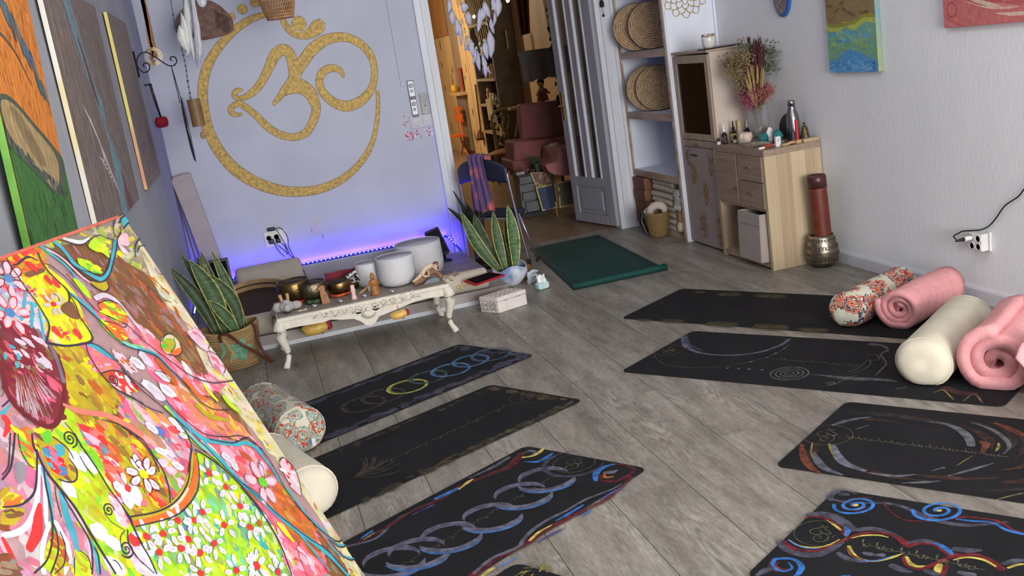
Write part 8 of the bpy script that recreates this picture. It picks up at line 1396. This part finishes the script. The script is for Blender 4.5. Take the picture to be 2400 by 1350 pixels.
for i, (a, w) in enumerate((((428, -30, 447, 110), .040), ((432, -30, 458, 150), .040), ((440, -30, 470, 150), .045), ((448, -30, 476, 135), .040), ((424, 30, 440, 135), .055), ((420, 60, 446, 128), .06), ((444, -30, 463, 162), .026))):
    q = [V((p[0], p[1])) for p in (lambda a: [(-.197,2.341),(-.229,1.953),(-.186,2.339),(-.223,1.838),(-.164,2.337),(-.19,1.833),(-.142,2.334),(-.164,1.872),(-.243,2.18),(-.263,1.887),(-.272,2.1),(-.242,1.904),(-.153,2.335),(-.216,1.803)])(0)][2 * i:2 * i + 2]; feather(t, q[0].x, q[0].y, q[1].x, q[1].y, w, 7.25 - .006 * i, M_fea if i != 6 else M_fea2, .012 * (-1) ** i, i)
b = B(); q = (-.194,7.25,2.327); b.tube([(q[0], 7.25, q[2] + .3), (q[0], 7.25, q[2])], .003, 5); b.build('cord', M_iron, t)
M_wick = mat('dark_wicker', (112, 86, 76), .75, var=.3, scale=25, bump=.7, bscale=90); t = thing('wicker_bag', 'dark brown half round wicker bag hung on the wall by the om ring', 'bag', (-.077,7.84,2.015))
op = [(-.323,2.134),(-.313,2.166),(-.289,2.201),(-.251,2.235),(-.206,2.267),(-.16,2.282),(-.125,2.284),(-.049,2.28),(-.029,2.271),(.019,2.232),(.053,2.189),(.082,2.142),(.087,2.102),(.076,2.051),(.027,2.028),(-.053,2.018),(-.15,2.012),(-.229,2.043),(-.29,2.077)]
B().slab(op, 0, .055, lambda u, v, w: (u, YB - .002 - w, v)).build('bag_body', M_wick, t, bevel=.010)
b = B(); 
for k in range(8):
    for j in range(7):
        q = [(-.022,2.201),(.073,2.076)]; x = q[0][0] + (q[1][0] - q[0][0]) * (k * .12 - j * .02); z = q[0][1] + (q[1][1] - q[0][1]) * (k * .07 + j * .14)
        if inside((x, z), op): b.ell((x, YB - .060, z), (.008, .006, .008), 6)
o = b.build('weave_knot', M_wick, t, smooth=True); o['kind'] = 'stuff'
q = [(-.148,2.015),(.032,2.03)]; B().tube([(q[0][0], YB - .05, q[0][1] + .006), ((q[0][0] + q[1][0]) / 2, YB - .055, (q[0][1] + q[1][1]) / 2 + .004), (q[1][0], YB - .05, q[1][1] + .006)], .009, 8).build('rim', mat('leather_rim', (122, 88, 68), .6), t, smooth=True)
sh_ = (-.102,7.78,2.288); B().ell(sh_, (.036, .010, .052), 16).build('shell_disc', mat('capiz_shell', (196, 202, 210), .3), t, smooth=True)
b = B(); rr = random.Random(12)
for i in range(26): a = rr.uniform(0, 6.28); r = rr.uniform(.01, .05); c = (-.114,7.79,2.152); b.tube([(c[0] + r * math.cos(a), YB - .058, c[2] + r * math.sin(a)), (c[0] + r * .5 * math.cos(a), YB - .068, c[2] + r * .5 * math.sin(a))], .003, 4)
o = b.build('fringe', mat('straw_fringe', (150, 128, 104), .9), t); o['kind'] = 'stuff'
pc0 = (.378,6.9,2.168); t = thing('pendant_basket', 'woven bamboo basket lampshade hanging at the top over the om ring', 'lampshade', (pc0[0], 6.9, pc0[2] - .12)); r0, r1, hh = .085, .150, .30; zb_ = (.357,6.9,2.038)[2]
def bsk(a, v): r = r0 + (r1 - r0) * v ** .8 * 1.0; return (pc0[0] + r * math.cos(a), 6.9 + r * math.sin(a), zb_ + hh * v)
M_bam = mat('bamboo_strip', (164, 126, 88), .6, var=.2, scale=30)
b = B()
for i in range(40):
    for sg in (-1, 1): b.tube([bsk(2 * PI * i / 40 + sg * .9 * v, v) for v in (0, .17, .33, .5, .67, .83, 1.0)], .0032, 4)
o = b.build('lattice', M_bam, t); o['kind'] = 'stuff'
for v, r in ((0, .007), (.06, .005), (1.0, .007)): B().tube([bsk(2 * PI * i / 36, v) for i in range(36)], r, 6, closed=True).build('hoop', M_bam, t, smooth=True)
b = B(); b.grid(lambda u, v: (pc0[0] + (r0 * .97) * v * math.cos(2 * PI * u), 6.9 + (r0 * .97) * v * math.sin(2 * PI * u), zb_ + .006), 24, 3, cu=True); b.build('base_disc', M_bam, t); B().cyl((pc0[0], 6.9, zb_ + .25), (pc0[0], 6.9, ZC), .003, n=6).build('cord', M_iron, t)
dy = 7.62; t = thing('dream_catcher', 'large dream catcher fringe of white feathers and golden strings hanging in the doorway', 'dream catcher', (1.806,7.62,1.477))
FT = [(1.671,2.056),(1.651,1.938),(1.685,1.966),(1.673,1.851),(1.705,1.898),(1.69,1.771),(1.733,1.852),(1.709,1.693),(1.754,1.765),(1.729,1.652),(1.788,1.731),(1.788,1.596),(1.808,1.667),(1.772,1.541),(1.829,1.645),(1.824,1.485),(1.859,1.612),(1.859,1.424),(1.865,1.539),(1.909,1.45),(1.769,2.006),(1.771,1.931),(1.797,1.937),(1.804,1.828),(1.888,1.943),(1.849,1.77),(1.892,1.707),(1.894,1.561),(1.943,1.776),(1.925,1.568),(1.968,1.867),(1.979,1.742),(2.003,1.914),(1.981,1.799),(1.933,1.993),(1.965,1.865),(2.043,2.016),(2.021,1.862),(2.008,2.021),(2.015,1.893),(1.903,1.946),(1.898,1.853),(1.757,1.698),(1.759,1.65)]
for i in range(len(FT) // 2): a, c = FT[2 * i], FT[2 * i + 1]; feather(t, a[0], a[1], c[0], c[1], (.038, .046, .05, .03, .026, .04, .028, .042, .04, .022, .06, .05, .045, .05, .06, .034, .028, .05, .055, .04, .05, .03)[i % 22], dy - .004 * (i % 7), M_fea2, .008 * (-1) ** i, i)
M_gst = mat('golden_string', (176, 142, 88), .7, var=.2)
for i in range(22):
    k = i / 21; q = [(1.718,2.096),(2.008,2.058),(1.748,1.712),(1.879,1.725)]; x = q[0][0] + (q[1][0] - q[0][0]) * k; zt = q[0][1]; zl = zt - .12 - .38 * (1 - abs(2 * k - 1)) - .05 * math.sin(i * 5); B().tube([(x, dy + .02, zt + .02), (x + .02 + .03 * k, dy + .02, zl)], .0028, 4).build('string', M_gst, t)
b = B(); 
for p in [(1.748,1.793),(1.767,1.752),(1.723,1.862),(1.846,1.689),(1.819,1.66),(1.853,1.65),(1.797,1.691),(1.885,1.707),(1.988,1.928),(1.924,1.824)]: b.ell((p[0], 7.59, p[1]), (.009, .009, .014), 8)
o = b.build('bead', mat('pale_green_bead', (178, 196, 150), .3), t, smooth=True); o['kind'] = 'stuff'
cq = (2.945,7.8,1.815); t = thing('charm', 'tiny dark metal lantern charm hanging on the right door casing', 'charm', (cq[0], 7.79, cq[2] - .06)); b = B(); b.lathe([(0, .0), (.016, .0), (.018, .03), (.012, .05), (0, .055)], c=(cq[0], 7.79, cq[2] + .01), n=8); b.cyl((cq[0], 7.79, cq[2] + .01), (cq[0] + .003, 7.79, cq[2] - .045), .0018, n=5); b.lathe([(0, .02), (.010, -.004), (0, -.014)], c=(cq[0] + .003, 7.79, cq[2] - .055), n=6); b.build('lantern', M_iron, t)
b = B(); b.box(cq[0] - .003, cq[0] + .003, 7.78, 7.83, cq[2] + .06, cq[2] + .066); b.cyl((cq[0], 7.79, cq[2] + .06), (cq[0], 7.79, cq[2] + .10), .002, n=5); b.build('hook', M_iron, t)
# ================================================================ BACK ROOM seen through the doorway
M_knot = mat('knotty_pale_pine', (190, 158, 112), .6, var=.08, scale=3, stretch=(1, 1, .3)); M_taupe = mat('taupe_panel', (140, 120, 96), .6); M_brn = mat('stained_brown_pine', (130, 88, 48), .6, col2=(164, 118, 68), scale=5, stretch=(2, 2, .2))
wc = bpy.data.objects['wall_corridor']; XC = 3.55; M_kn = mat('dark_knot', (84, 52, 30), .7)
def yat(px, py): return px
ys = [(3.5,19.07,1.146)[1], (3.5,17.553,1.142)[1], (3.5,16.482,1.139)[1], (3.5,15.897,1.138)[1], (3.5,15.291,1.136)[1]]
pl = [(17.95, ys[1] + .35, M_knot), (ys[1] + .34, ys[1] + .02, M_knot), (ys[1], ys[2] + .02, M_taupe), (ys[2], ys[3] + .02, M_knot), (ys[3], ys[4] + .02, M_knot)]
edges = [17.95, 17.0, 16.55, 15.9, 15.45, 14.75]
for i in range(5):
    m = M_taupe if i == 2 else M_knot; d = .012 if i == 2 else .03
    o = B().box(XC - d, XC, edges[i + 1] + .012, edges[i] - .012, 0, 2.9).build('plank', m, wc, world=False)
    if i != 2:
        b = B(); rr = random.Random(i)
        for k in range(9): b.ell((XC - d, rr.uniform(edges[i + 1] + .08, edges[i] - .08), rr.uniform(.2, 2.4)), (.004, rr.uniform(.012, .035), rr.uniform(.03, .11)), 8)
        b.build('knot', M_kn, o, world=False)['kind'] = 'stuff'
B().box(XC - .045, XC - .03, 16.55, 17.9, 1.95, 2.9).build('header_board', M_brn, wc, world=False)
struct('trim_8', B().box(XC - .09, XC, 14.05, 14.72, 0, 2.9), M_taupe); struct('trim_9', B().box(XC - .11, XC, 13.78, 14.0, 0, 2.9), mat('honey_pine_edge', (206, 170, 112), .6, var=.08))
t = thing('wall_mirror', 'tall narrow mirror panel leaning between the knotty planks of the far corridor', 'mirror', (XC - .05, 16.2, .1)); B().box(XC - .06, XC - .015, 15.86, 16.52, .08, 1.02).build('panel', mat('dim_grey_glass', (116, 104, 86), .35), t)
o = thing('orange_chair', 'orange folding chair in front of the grey panel in the far corridor', 'chair', (XC - .12, 16.2, 0)); M_or = mat('orange_plastic', (206, 96, 24), .4)
b = B(); b.box(XC - .16, XC - .12, 15.98, 16.42, .56, .70); b.box(XC - .16, XC - .12, 15.98, 16.42, .74, .80); b.build('backrest', M_or, o); b = B(); b.tube([(XC - .14, 16.42, .78), (XC - .14, 16.35, .30), (XC - .14, 15.95, .01)], .012, 6); b.tube([(XC - .14, 16.0, .78), (XC - .14, 16.05, .30), (XC - .14, 16.45, .01)], .012, 6); b.box(XC - .34, XC - .12, 16.0, 16.40, .33, .36); b.build('frame', M_or, o)
b = B(); b.box(XC - .05, XC - .035, 15.95, 16.15, 1.06, 1.42); t = solo('red_poster', b, mat('faded_red_print', (150, 70, 58), .7), 'narrow faded red print on the far corridor wall', 'poster'); b = B().lathe([(0, 0), (.05, 0), (.06, .05), (.045, .12), (0, .13)], c=(XC - .10, 16.40, 1.03), n=14); solo('yellow_jar', b, mat('yellow_glaze', (206, 166, 50), .4), 'small yellow jar on the ledge below the faded red print', 'jar', smooth=True); tag(B().box(XC - .16, XC, 15.8, 16.55, .99, 1.03).build('ledge_shelf', M_knot), 'narrow pine ledge under the faded red print', 'ledge')
b = B(); b.cyl((XC - .05, 15.05, 1.15), (XC - .06, 15.12, .45), .014, n=6); b.lathe([(0, .16), (.03, .14), (.075, .04), (.06, .0), (0, 0)], c=(XC - .08, 15.13, .30), n=10); solo('hanging_broom', b, M_kn, 'dark bunched broom hanging on the knotty planks', 'broom')
t = thing('display_shelf', 'dim open shelving full of small decorations behind the pink armchair', 'shelf', (3.35, 13.0, 0)); M_ds = mat('dark_shelf_wood', (92, 76, 58), .6, var=.2)
for y in (13.72, 12.66): B().box(3.22, 3.54, y - .03, y + .03, 0, 2.6).build('upright', M_ds, t)
for z in (.55, .92, 1.26, 1.60, 1.98): B().box(3.20, 3.54, 12.66, 13.7, z - .03, z).build('board', mat('pale_shelf_edge', (146, 128, 100), .6) if z == .55 else bpy.data.materials['pale_shelf_edge'], t)
B().box(3.53, 3.548, 12.66, 13.72, 0, 2.6).build('back_panel', mat('dusky_back_panel', (92, 88, 92), .8), t)
rr = random.Random(31); CLR = [(176, 140, 84), (96, 84, 76), (60, 44, 38), (196, 176, 140), (128, 44, 48), (70, 66, 60), (150, 120, 70), (40, 34, 34), (84, 88, 96)]
wds = ['wooden', 'grey', 'dark brown', 'cream', 'red', 'slate', 'ochre', 'black', 'bluish']
k = 0
for z, n in ((.55, 5), (.92, 6), (1.26, 6), (1.60, 5)):
    for i in range(n):
        y = 13.66 - (.96) * (i + .5) / n + rr.uniform(-.03, .03); c = rr.randrange(9); h = rr.uniform(.10, .25); kind = rr.randrange(3); b = B(); m = bpy.data.materials.get('trinket_' + str(c)) or mat('trinket_' + str(c), CLR[c], .5)
        if kind == 0: b.lathe([(0, 0), (.04, 0), (.055, h * .3), (.03, h * .7), (.02, h * .85), (.03, h), (0, h)], c=(3.32, y, z), n=12); nm = 'vase'
        elif kind == 1: b.lathe([(0, 0), (.035, 0), (.03, h * .35), (.04, h * .55), (.025, h * .7), (.032, h * .85), (0, h)], c=(3.32, y, z), n=10); nm = 'figurine'
        else: b.box(3.26, 3.38, y - .05, y + .05, z, z + h * .7); b.box(3.255, 3.385, y - .055, y + .055, z + h * .7, z + h * .78); nm = 'box'
        o = solo(nm, b, m, '%s %s on the %s board of the dim display shelf, %s from its left' % (wds[c], nm, {.55: 'lowest', .92: 'second', 1.26: 'third', 1.6: 'fourth'}[z], ('first', 'second', 'third', 'fourth', 'fifth', 'sixth')[i]), nm, smooth=kind < 2); k += 1
t = thing('picture_frame', 'small white framed dark blue picture on the top board of the display shelf', 'picture', (3.30, 12.85, 1.98)); 
q = (3.3,12.126,1.924); B().box(3.30, 3.32, q[1] - .17, q[1] + .16, q[2] - .12, q[2] + .12).build('frame', M_wht, t); B().box(3.295, 3.30, q[1] - .13, q[1] + .13, q[2] - .09, q[2] + .09).build('picture', mat('dark_blue_print', (34, 44, 84), .5), t); t.location.z = 0; B().box(3.3, 3.33, q[1] - .02, q[1] + .02, 1.60, q[2] - .1).build('stand', M_ds, t)
for c_ in t.children: c_.location.z = -0.0
b = B(); b.slab([(-.15, 0), (.13, 0), (.15, .28), (-.14, .30)], 0, .02, lambda u, v, w: (3.15 + w, 12.95 + u, .72 + v)); b.cyl((3.16, 12.95, .0), (3.16, 12.95, .74), .012, n=6); solo('lamp_shade', b, mat('buff_linen', (176, 158, 116), .8), 'buff linen panel lamp on a thin stand before the display shelf', 'lamp')
M_orn = mat('gilded_dark_wood', (112, 96, 66), .45, var=.2, scale=20); t = thing('carved_chair', 'old carved wooden chair with looping openwork back beside the pink armchair', 'chair', (3.22, 12.4, 0)); cy_ = 12.4
cb = [(3.055,.38),(3.036,.578),(3.028,.716),(3.035,.811),(3.081,.86),(3.159,.875),(3.258,.867),(3.356,.847),(3.381,.787),(3.359,.645),(3.301,.493)]
b = B(); b.tube(smooth_path([(p[0], cy_, p[1]) for p in cb], 4), .022, 8); b.build('back_frame', M_orn, t, smooth=True); b = B()
for pts in [[(3.124,.813),(3.171,.741),(3.181,.594),(3.145,.47),(3.152,.404)],[(3.247,.793),(3.249,.704),(3.206,.59),(3.214,.426)],[(3.106,.542),(3.136,.521),(3.151,.453),(3.112,.419),(3.085,.464),(3.106,.542)],[(3.167,.822),(3.195,.785),(3.161,.678),(3.165,.597)]]: b.tube(smooth_path([(p[0], cy_, p[1]) for p in pts], 4), .014, 6)
b.build('splat', M_orn, t, smooth=True); q = (3.062,12.2,.364); B().ell((q[0], 12.1, q[2]), (.22, .22, .05), 16).build('seat', mat('ochre_velvet', (140, 96, 46), .7), t, smooth=True)
for dx in (-.16, .16):
    for dyy in (-.16, .16): B().tube([(q[0] + dx, 12.1 + dyy, q[2]), (q[0] + dx * 1.15, 12.1 + dyy * 1.1, .003)], [.018, .012], 6).build('leg', M_orn, t)
b = B(); rr = random.Random(8)
for p in [(3.047,.812),(3.06,.786),(3.03,.759),(3.06,.738),(3.07,.697),(3.05,.676),(3.133,.405),(3.156,.389),(3.066,.457)]: b.ell((p[0], 12.3, p[1]), (.022, .015, .022), 7, bumpy=.4, seed=int(p[0] * 999))
o = solo('white_blossoms', b, mat('white_silk_flowers', (204, 190, 150), .8), 'cream silk blossoms threaded through the carved chair back', 'flowers', kind='stuff')
M_arm = mat('dusty_pink_velvet', (128, 74, 72), .75, var=.08, scale=6); M_arm2 = mat('rose_velvet', (150, 94, 94), .75, var=.08, scale=6)
def rounded(b, pts, y0, y1): b.slab(smooth_path(pts, 4, True), y0, y1, lambda u, v, w: (u, w, v)); return b
t = thing('armchair', 'large dusty pink winged armchair in the middle of the back room', 'armchair', (2.95, 9.9, 0)); Yc = 10.0
bk_ = [(2.751,1.047),(2.957,1.032),(3.236,1.014),(3.219,.768),(3.169,.552),(2.728,.628)]; o = B().slab(bk_, Yc, Yc + .14, lambda u, v, w: (u, w, v)).build('backrest', M_arm, t, bevel=.03, seg=3)
b = B().slab([(2.535,.718),(3.11,.655),(3.075,.415),(2.508,.488)], 9.64, 10.0, lambda u, v, w: (u, w, v)); b.build('cushion', M_arm, t, bevel=.03, seg=3)
b = B().slab([(2.488,.535),(3.091,.465),(3.062,.328),(2.485,.405)], 9.62, 10.1, lambda u, v, w: (u, w, v)); b.build('seat', M_arm, t, bevel=.03, seg=3); q = [(2.62, 9.68), (3.12, 9.68), (2.6, 10.05), (3.12, 10.05)]
for x, y in q: B().cyl((x, y, .40), (x, y, .003), .018, .012, 8).build('leg', M_ds, t)
t = thing('armchair', 'second rose pink armchair with black and gold legs, partly behind the glazed door', 'armchair', (2.95, 9.1, 0)); Yd = 9.0
B().slab(smooth_path([(2.647,.486),(2.676,.513),(2.763,.522),(2.791,.623),(2.831,.636),(3.093,.599),(3.109,.404),(2.887,.369),(2.704,.41)], 3, True), Yd, Yd + .5, lambda u, v, w: (u, w, v)).build('arm_side', M_arm2, t, bevel=.02); q = [(2.935,.699),(3.33,.649),(3.294,.389),(2.915,.438)]; B().slab(q, 9.42, 9.58, lambda u, v, w: (u, w, v)).build('backrest', M_arm, t, bevel=.03)
M_gl = mat('gold_leg_tip', (176, 142, 80), .35, metal=.8)
for x, y in ((2.685, 8.98), (3.05, 8.98), (2.70, 9.46), (3.05, 9.46)): lg = B().cyl((x, y, .42), (x, y, .15), .014, .011, 8).build('leg', M_blk, t); B().cyl((x, y, .15), (x, y, .003), .011, .009, 8).build('leg_tip', M_gl, lg)
q = (2.862,9.38,.533); b = B().box(q[0] - .06, q[0] + .05, 9.30, 9.38, q[2] - .12, q[2] + .13); solo('cream_cushion', b, mat('dull_cream_cushion', (150, 138, 112), .8), 'dull cream cushion standing in the corner of the rose pink armchair', 'cushion', bevel=.02)
M_gd = mat('grey_drawer', (96, 96, 98), .5); t = thing('drawer_unit', 'small grey drawer unit with uneven drawers below the pink armchair', 'drawers', (2.54, 9.38, 0)); B().box(2.44, 2.655, 9.30, 9.50, .045, .405).build('carcass', M_gd, t); B().box(2.42, 2.665, 9.24, 9.52, .003, .045).build('plinth', M_blk, t)
for i, (z0, z1, dx) in enumerate(((.33, .40, -.01), (.25, .325, -.02), (.17, .245, .0), (.05, .15, .02))): B().box(2.45 + dx, 2.65, 9.26, 9.302, z0, z1).build('drawer', M_gd, t, bevel=.003)
B().box(2.42, 2.665, 9.24, 9.52, .406, .425).build('top_board', M_blk, t)
rr = random.Random(3)
for i, (x, c, nm, l, h) in enumerate(((2.46, (150, 140, 140), 'silver_case', 'little silver case on the dark drawer top', .025), (2.525, (120, 70, 76), 'flower_posy', 'small dusky flower posy on the dark drawer top', .05), (2.585, (60, 48, 40), 'brown_pot', 'small dark brown pot on the drawer top', .05), (2.64, (44, 66, 44), 'plant_pot', 'small leafy green pot plant on the drawer top', .14))):
    b = B(); 
    if i == 0: b.box(x - .04, x + .04, 9.26, 9.32, .426, .426 + h)
    elif i == 1:
        for k in range(8): b.ell((x + rr.uniform(-.03, .03), 9.29 + rr.uniform(-.02, .02), .44 + rr.uniform(0, .03)), .014, 6, bumpy=.3, seed=k)
    else:
        b.lathe([(0, 0), (.025, 0), (.032, h * .4), (.03, h * .5), (0, h * .5)], c=(x, 9.29, .426), n=12)
        if i == 3:
            for k in range(12): a = rr.uniform(0, 6.28); b.ell((x + .04 * math.cos(a), 9.29 + .04 * math.sin(a), .426 + h * rr.uniform(.5, 1.0)), (.022, .018, .014), 6, bumpy=.4, seed=k)
    solo(nm, b, mat(nm + '_c', c, .5, var=.3, scale=30), l, nm.split('_')[-1], kind='thing')
def leaning(label, pts_y, quad, cols, lean=.04):
    t = thing('leaning_canvas', label, 'painting', (quad[0][0], pts_y, .05)); f = lambda u, v, w: (u, pts_y - w + (v - .05) * .12, v); B().slab(quad, 0, .02, f).build('canvas', mat('gold_speckled_edge_' + str(len(bpy.data.materials)), (186, 172, 110), .6, var=.3, scale=70), t)
    cx, cz = sum(p[0] for p in quad) / 4, sum(p[1] for p in quad) / 4; P = Paint(base=.0008); inner = [(cx + (p[0] - cx) * .86, cz + (p[1] - cz) * .90) for p in quad]; P.poly(cols[0], inner, 1)
    for i in range(40): u = [rnd.random(), rnd.random()]; x = inner[0][0] + (inner[1][0] - inner[0][0]) * u[0]; z = inner[0][1] + (inner[3][1] - inner[0][1]) * u[1] * .95; P.dab(rnd.choice(cols), x, z, rnd.uniform(.01, .03), .012, rnd.uniform(0, 3))
    P.build('paint_strokes', M_cpaint, lambda u, v, w: f(u, v, .02 + w), t); return t
leaning('canvas with gold speckled border and brown abstract face leaning on the drawer unit', 9.205, [(2.583,.282),(2.768,.29),(2.767,.407),(2.545,.431)], [(104, 74, 56), (120, 86, 66), (84, 58, 46), (150, 120, 104)]); leaning('canvas with gold speckled border and dark blue field leaning on the drawer unit', 9.18, [(2.595,.055),(2.754,.059),(2.766,.292),(2.569,.286)], [(30, 46, 78), (24, 58, 96), (40, 44, 84)]); leaning('grey brown canvas with gold speckled border standing behind the black and gold chair leg', 9.19, [(2.773,.049),(3.023,.058),(2.994,.292),(2.8,.294)], [(92, 88, 80), (84, 82, 66), (104, 98, 92)])
b = B(); vq = [(2.997,1.531),(2.984,1.227),(3.51,1.252),(3.515,1.564)]; b.grid(lambda u, v: (vq[0][0] + (vq[3][0] - vq[0][0]) * v + .01 * u, 10.6 - .02 * math.sin(v * 20) * u, (vq[0][1] + (vq[3][1] - vq[0][1]) * v) * (1 - u) + (vq[1][1] + (vq[2][1] - vq[1][1]) * v) * u + .008 * math.sin(v * 26) * u), 10, 30); b.box(vq[0][0], 3.55, 10.615, 10.64, vq[0][1] - .02, vq[0][1] + .02); solo('cloth_valance', b, mat('grey_linen', (118, 112, 106), .85, var=.06), 'grey linen valance hanging across the back room above the pink armchair', 'valance', solid=.01)
b = B(); rq = [(3.261,2.228),(3.427,2.206),(3.377,1.743),(3.266,1.73)]; b.grid(lambda u, v: (rq[0][0] * (1 - u) * (1 - v) + rq[3][0] * u * (1 - v) + rq[1][0] * (1 - u) * v + rq[2][0] * u * v, 11.4 - .03 * math.sin(v * 15), (rq[0][1] * (1 - v) + rq[1][1] * v) * (1 - u) + (rq[3][1] * (1 - v) + rq[2][1] * v) * u), 8, 20); q = b.v[0]; b.cyl((rq[0][0] + .05, 11.4, rq[0][1] - .02), (rq[0][0] + .05, 11.4, ZC), .006, n=5); solo('red_drape', b, mat('oxblood_cloth', (84, 36, 28), .8), 'dark oxblood drape hanging in the back room', 'drape', solid=.015)
b = B(); b.box(3.53, 3.549, 10.3, 12.2, 1.55, 2.8); struct('trim_10', b, mat('tan_boarding', (160, 128, 88), .6, var=.06)); b = B(); b.box(3.53, 3.549, 10.2, 12.2, .5, 1.2); struct('trim_11', b, M_knot); struct('shade_panel', B().box(3.52, 3.529, 7.98, 10.7, 0, 2.9), mat('dark_brown_shade_panel', (84, 68, 56), .7, var=.15, scale=3))  # last panel added: its dark brown stands for the unlit room behind the glass
q = (3.281,10.9,1.087); t = thing('rag_doll', 'rag doll with dark hair and red dress sitting above the pink armchair', 'doll', (q[0], 10.9, q[2] - .12)); B().lathe([(0, -.11), (.07, -.10), (.05, .0), (.028, .05), (0, .06)], c=q, n=14).build('dress', mat('red_brown_dress', (116, 46, 38), .8, col2=(150, 120, 110), scale=14), t, smooth=True); B().ell((q[0], 10.9, q[2] + .085), (.035, .035, .04), 12).build('head', mat('doll_skin', (186, 144, 112), .7), t, smooth=True); B().ell((q[0] + .004, 10.91, q[2] + .105), (.042, .04, .045), 12, bumpy=.2).build('hair', mat('doll_hair', (44, 36, 52), .9), t)
b = B(); 
for s in (-1, 1): b.tube([(q[0] + s * .03, 10.88, q[2] + .03), (q[0] + s * .075, 10.86, q[2] - .03)], .014, 6)
b.build('arm', mat('doll_sleeve', (150, 112, 80), .8), t); B().box(q[0] - .4, 3.55, 10.86, 11.0, q[2] - .145, q[2] - .115).build('doll_shelf', M_knot).update_tag(); o = bpy.data.objects['doll_shelf']; tag(o, 'pale pine wall shelf under the rag doll', 'shelf')
t = thing('hanging_vine', 'trailing ivy vine hanging beside the glazed door in the back room', 'vine', (2.83, 9.0, 1.0)); vq = [(2.902,2.061),(2.897,1.834),(2.894,1.643),(2.895,1.449),(2.896,1.253),(2.895,1.075)]; B().tube(smooth_path([(p[0], 9.0, p[1]) for p in vq], 3), .003, 5).build('stem', mat('vine_stem', (60, 56, 36), .8), t); M_vl = mat('dark_ivy', (44, 52, 32), .6, var=.2); rr = random.Random(14); sp = smooth_path([(p[0], 9.0, p[1]) for p in vq], 8)
lm = None
for i in range(0, len(sp), 1):
    b = None
    if lm is None: lm = B().add([(0, 0, 0), (.022, -.006, -.012), (.012, -.008, -.045), (0, -.004, -.06), (-.012, -.008, -.045), (-.022, -.006, -.012)], [(0, 1, 2, 3), (0, 3, 4, 5)]).build('leaf', M_vl, t, world=False, solid=.001); o = lm
    else: o = lm.copy(); COL.objects.link(o); o.parent = t
    p = sp[i]; o.location = (p[0] - 2.83 + rr.uniform(-.04, .04), rr.uniform(-.03, .03), p[2] - 1.0); o.rotation_euler = (rr.uniform(-.4, .4), rr.uniform(-.9, .9), rr.uniform(-1, 1))
M_bulb = mat('lit_bulb', (255, 236, 200), .4, emit=12.0)
for p, l in (((3.347,12,2.166), 'small lit bulb near the dark oxblood drape'), ((3.267,13.5,2.086), 'small lit bulb glimpsed through the dream catcher')):
    t = thing('bulb', l, 'lamp', p); B().ell((0, 0, 0), (.022, .022, .026), 12).build('glass', M_bulb, t, smooth=True, world=False); B().cyl((0, 0, .02), (0, 0, ZC - p[2]), .003, n=5).build('cord', M_iron, t, world=False)
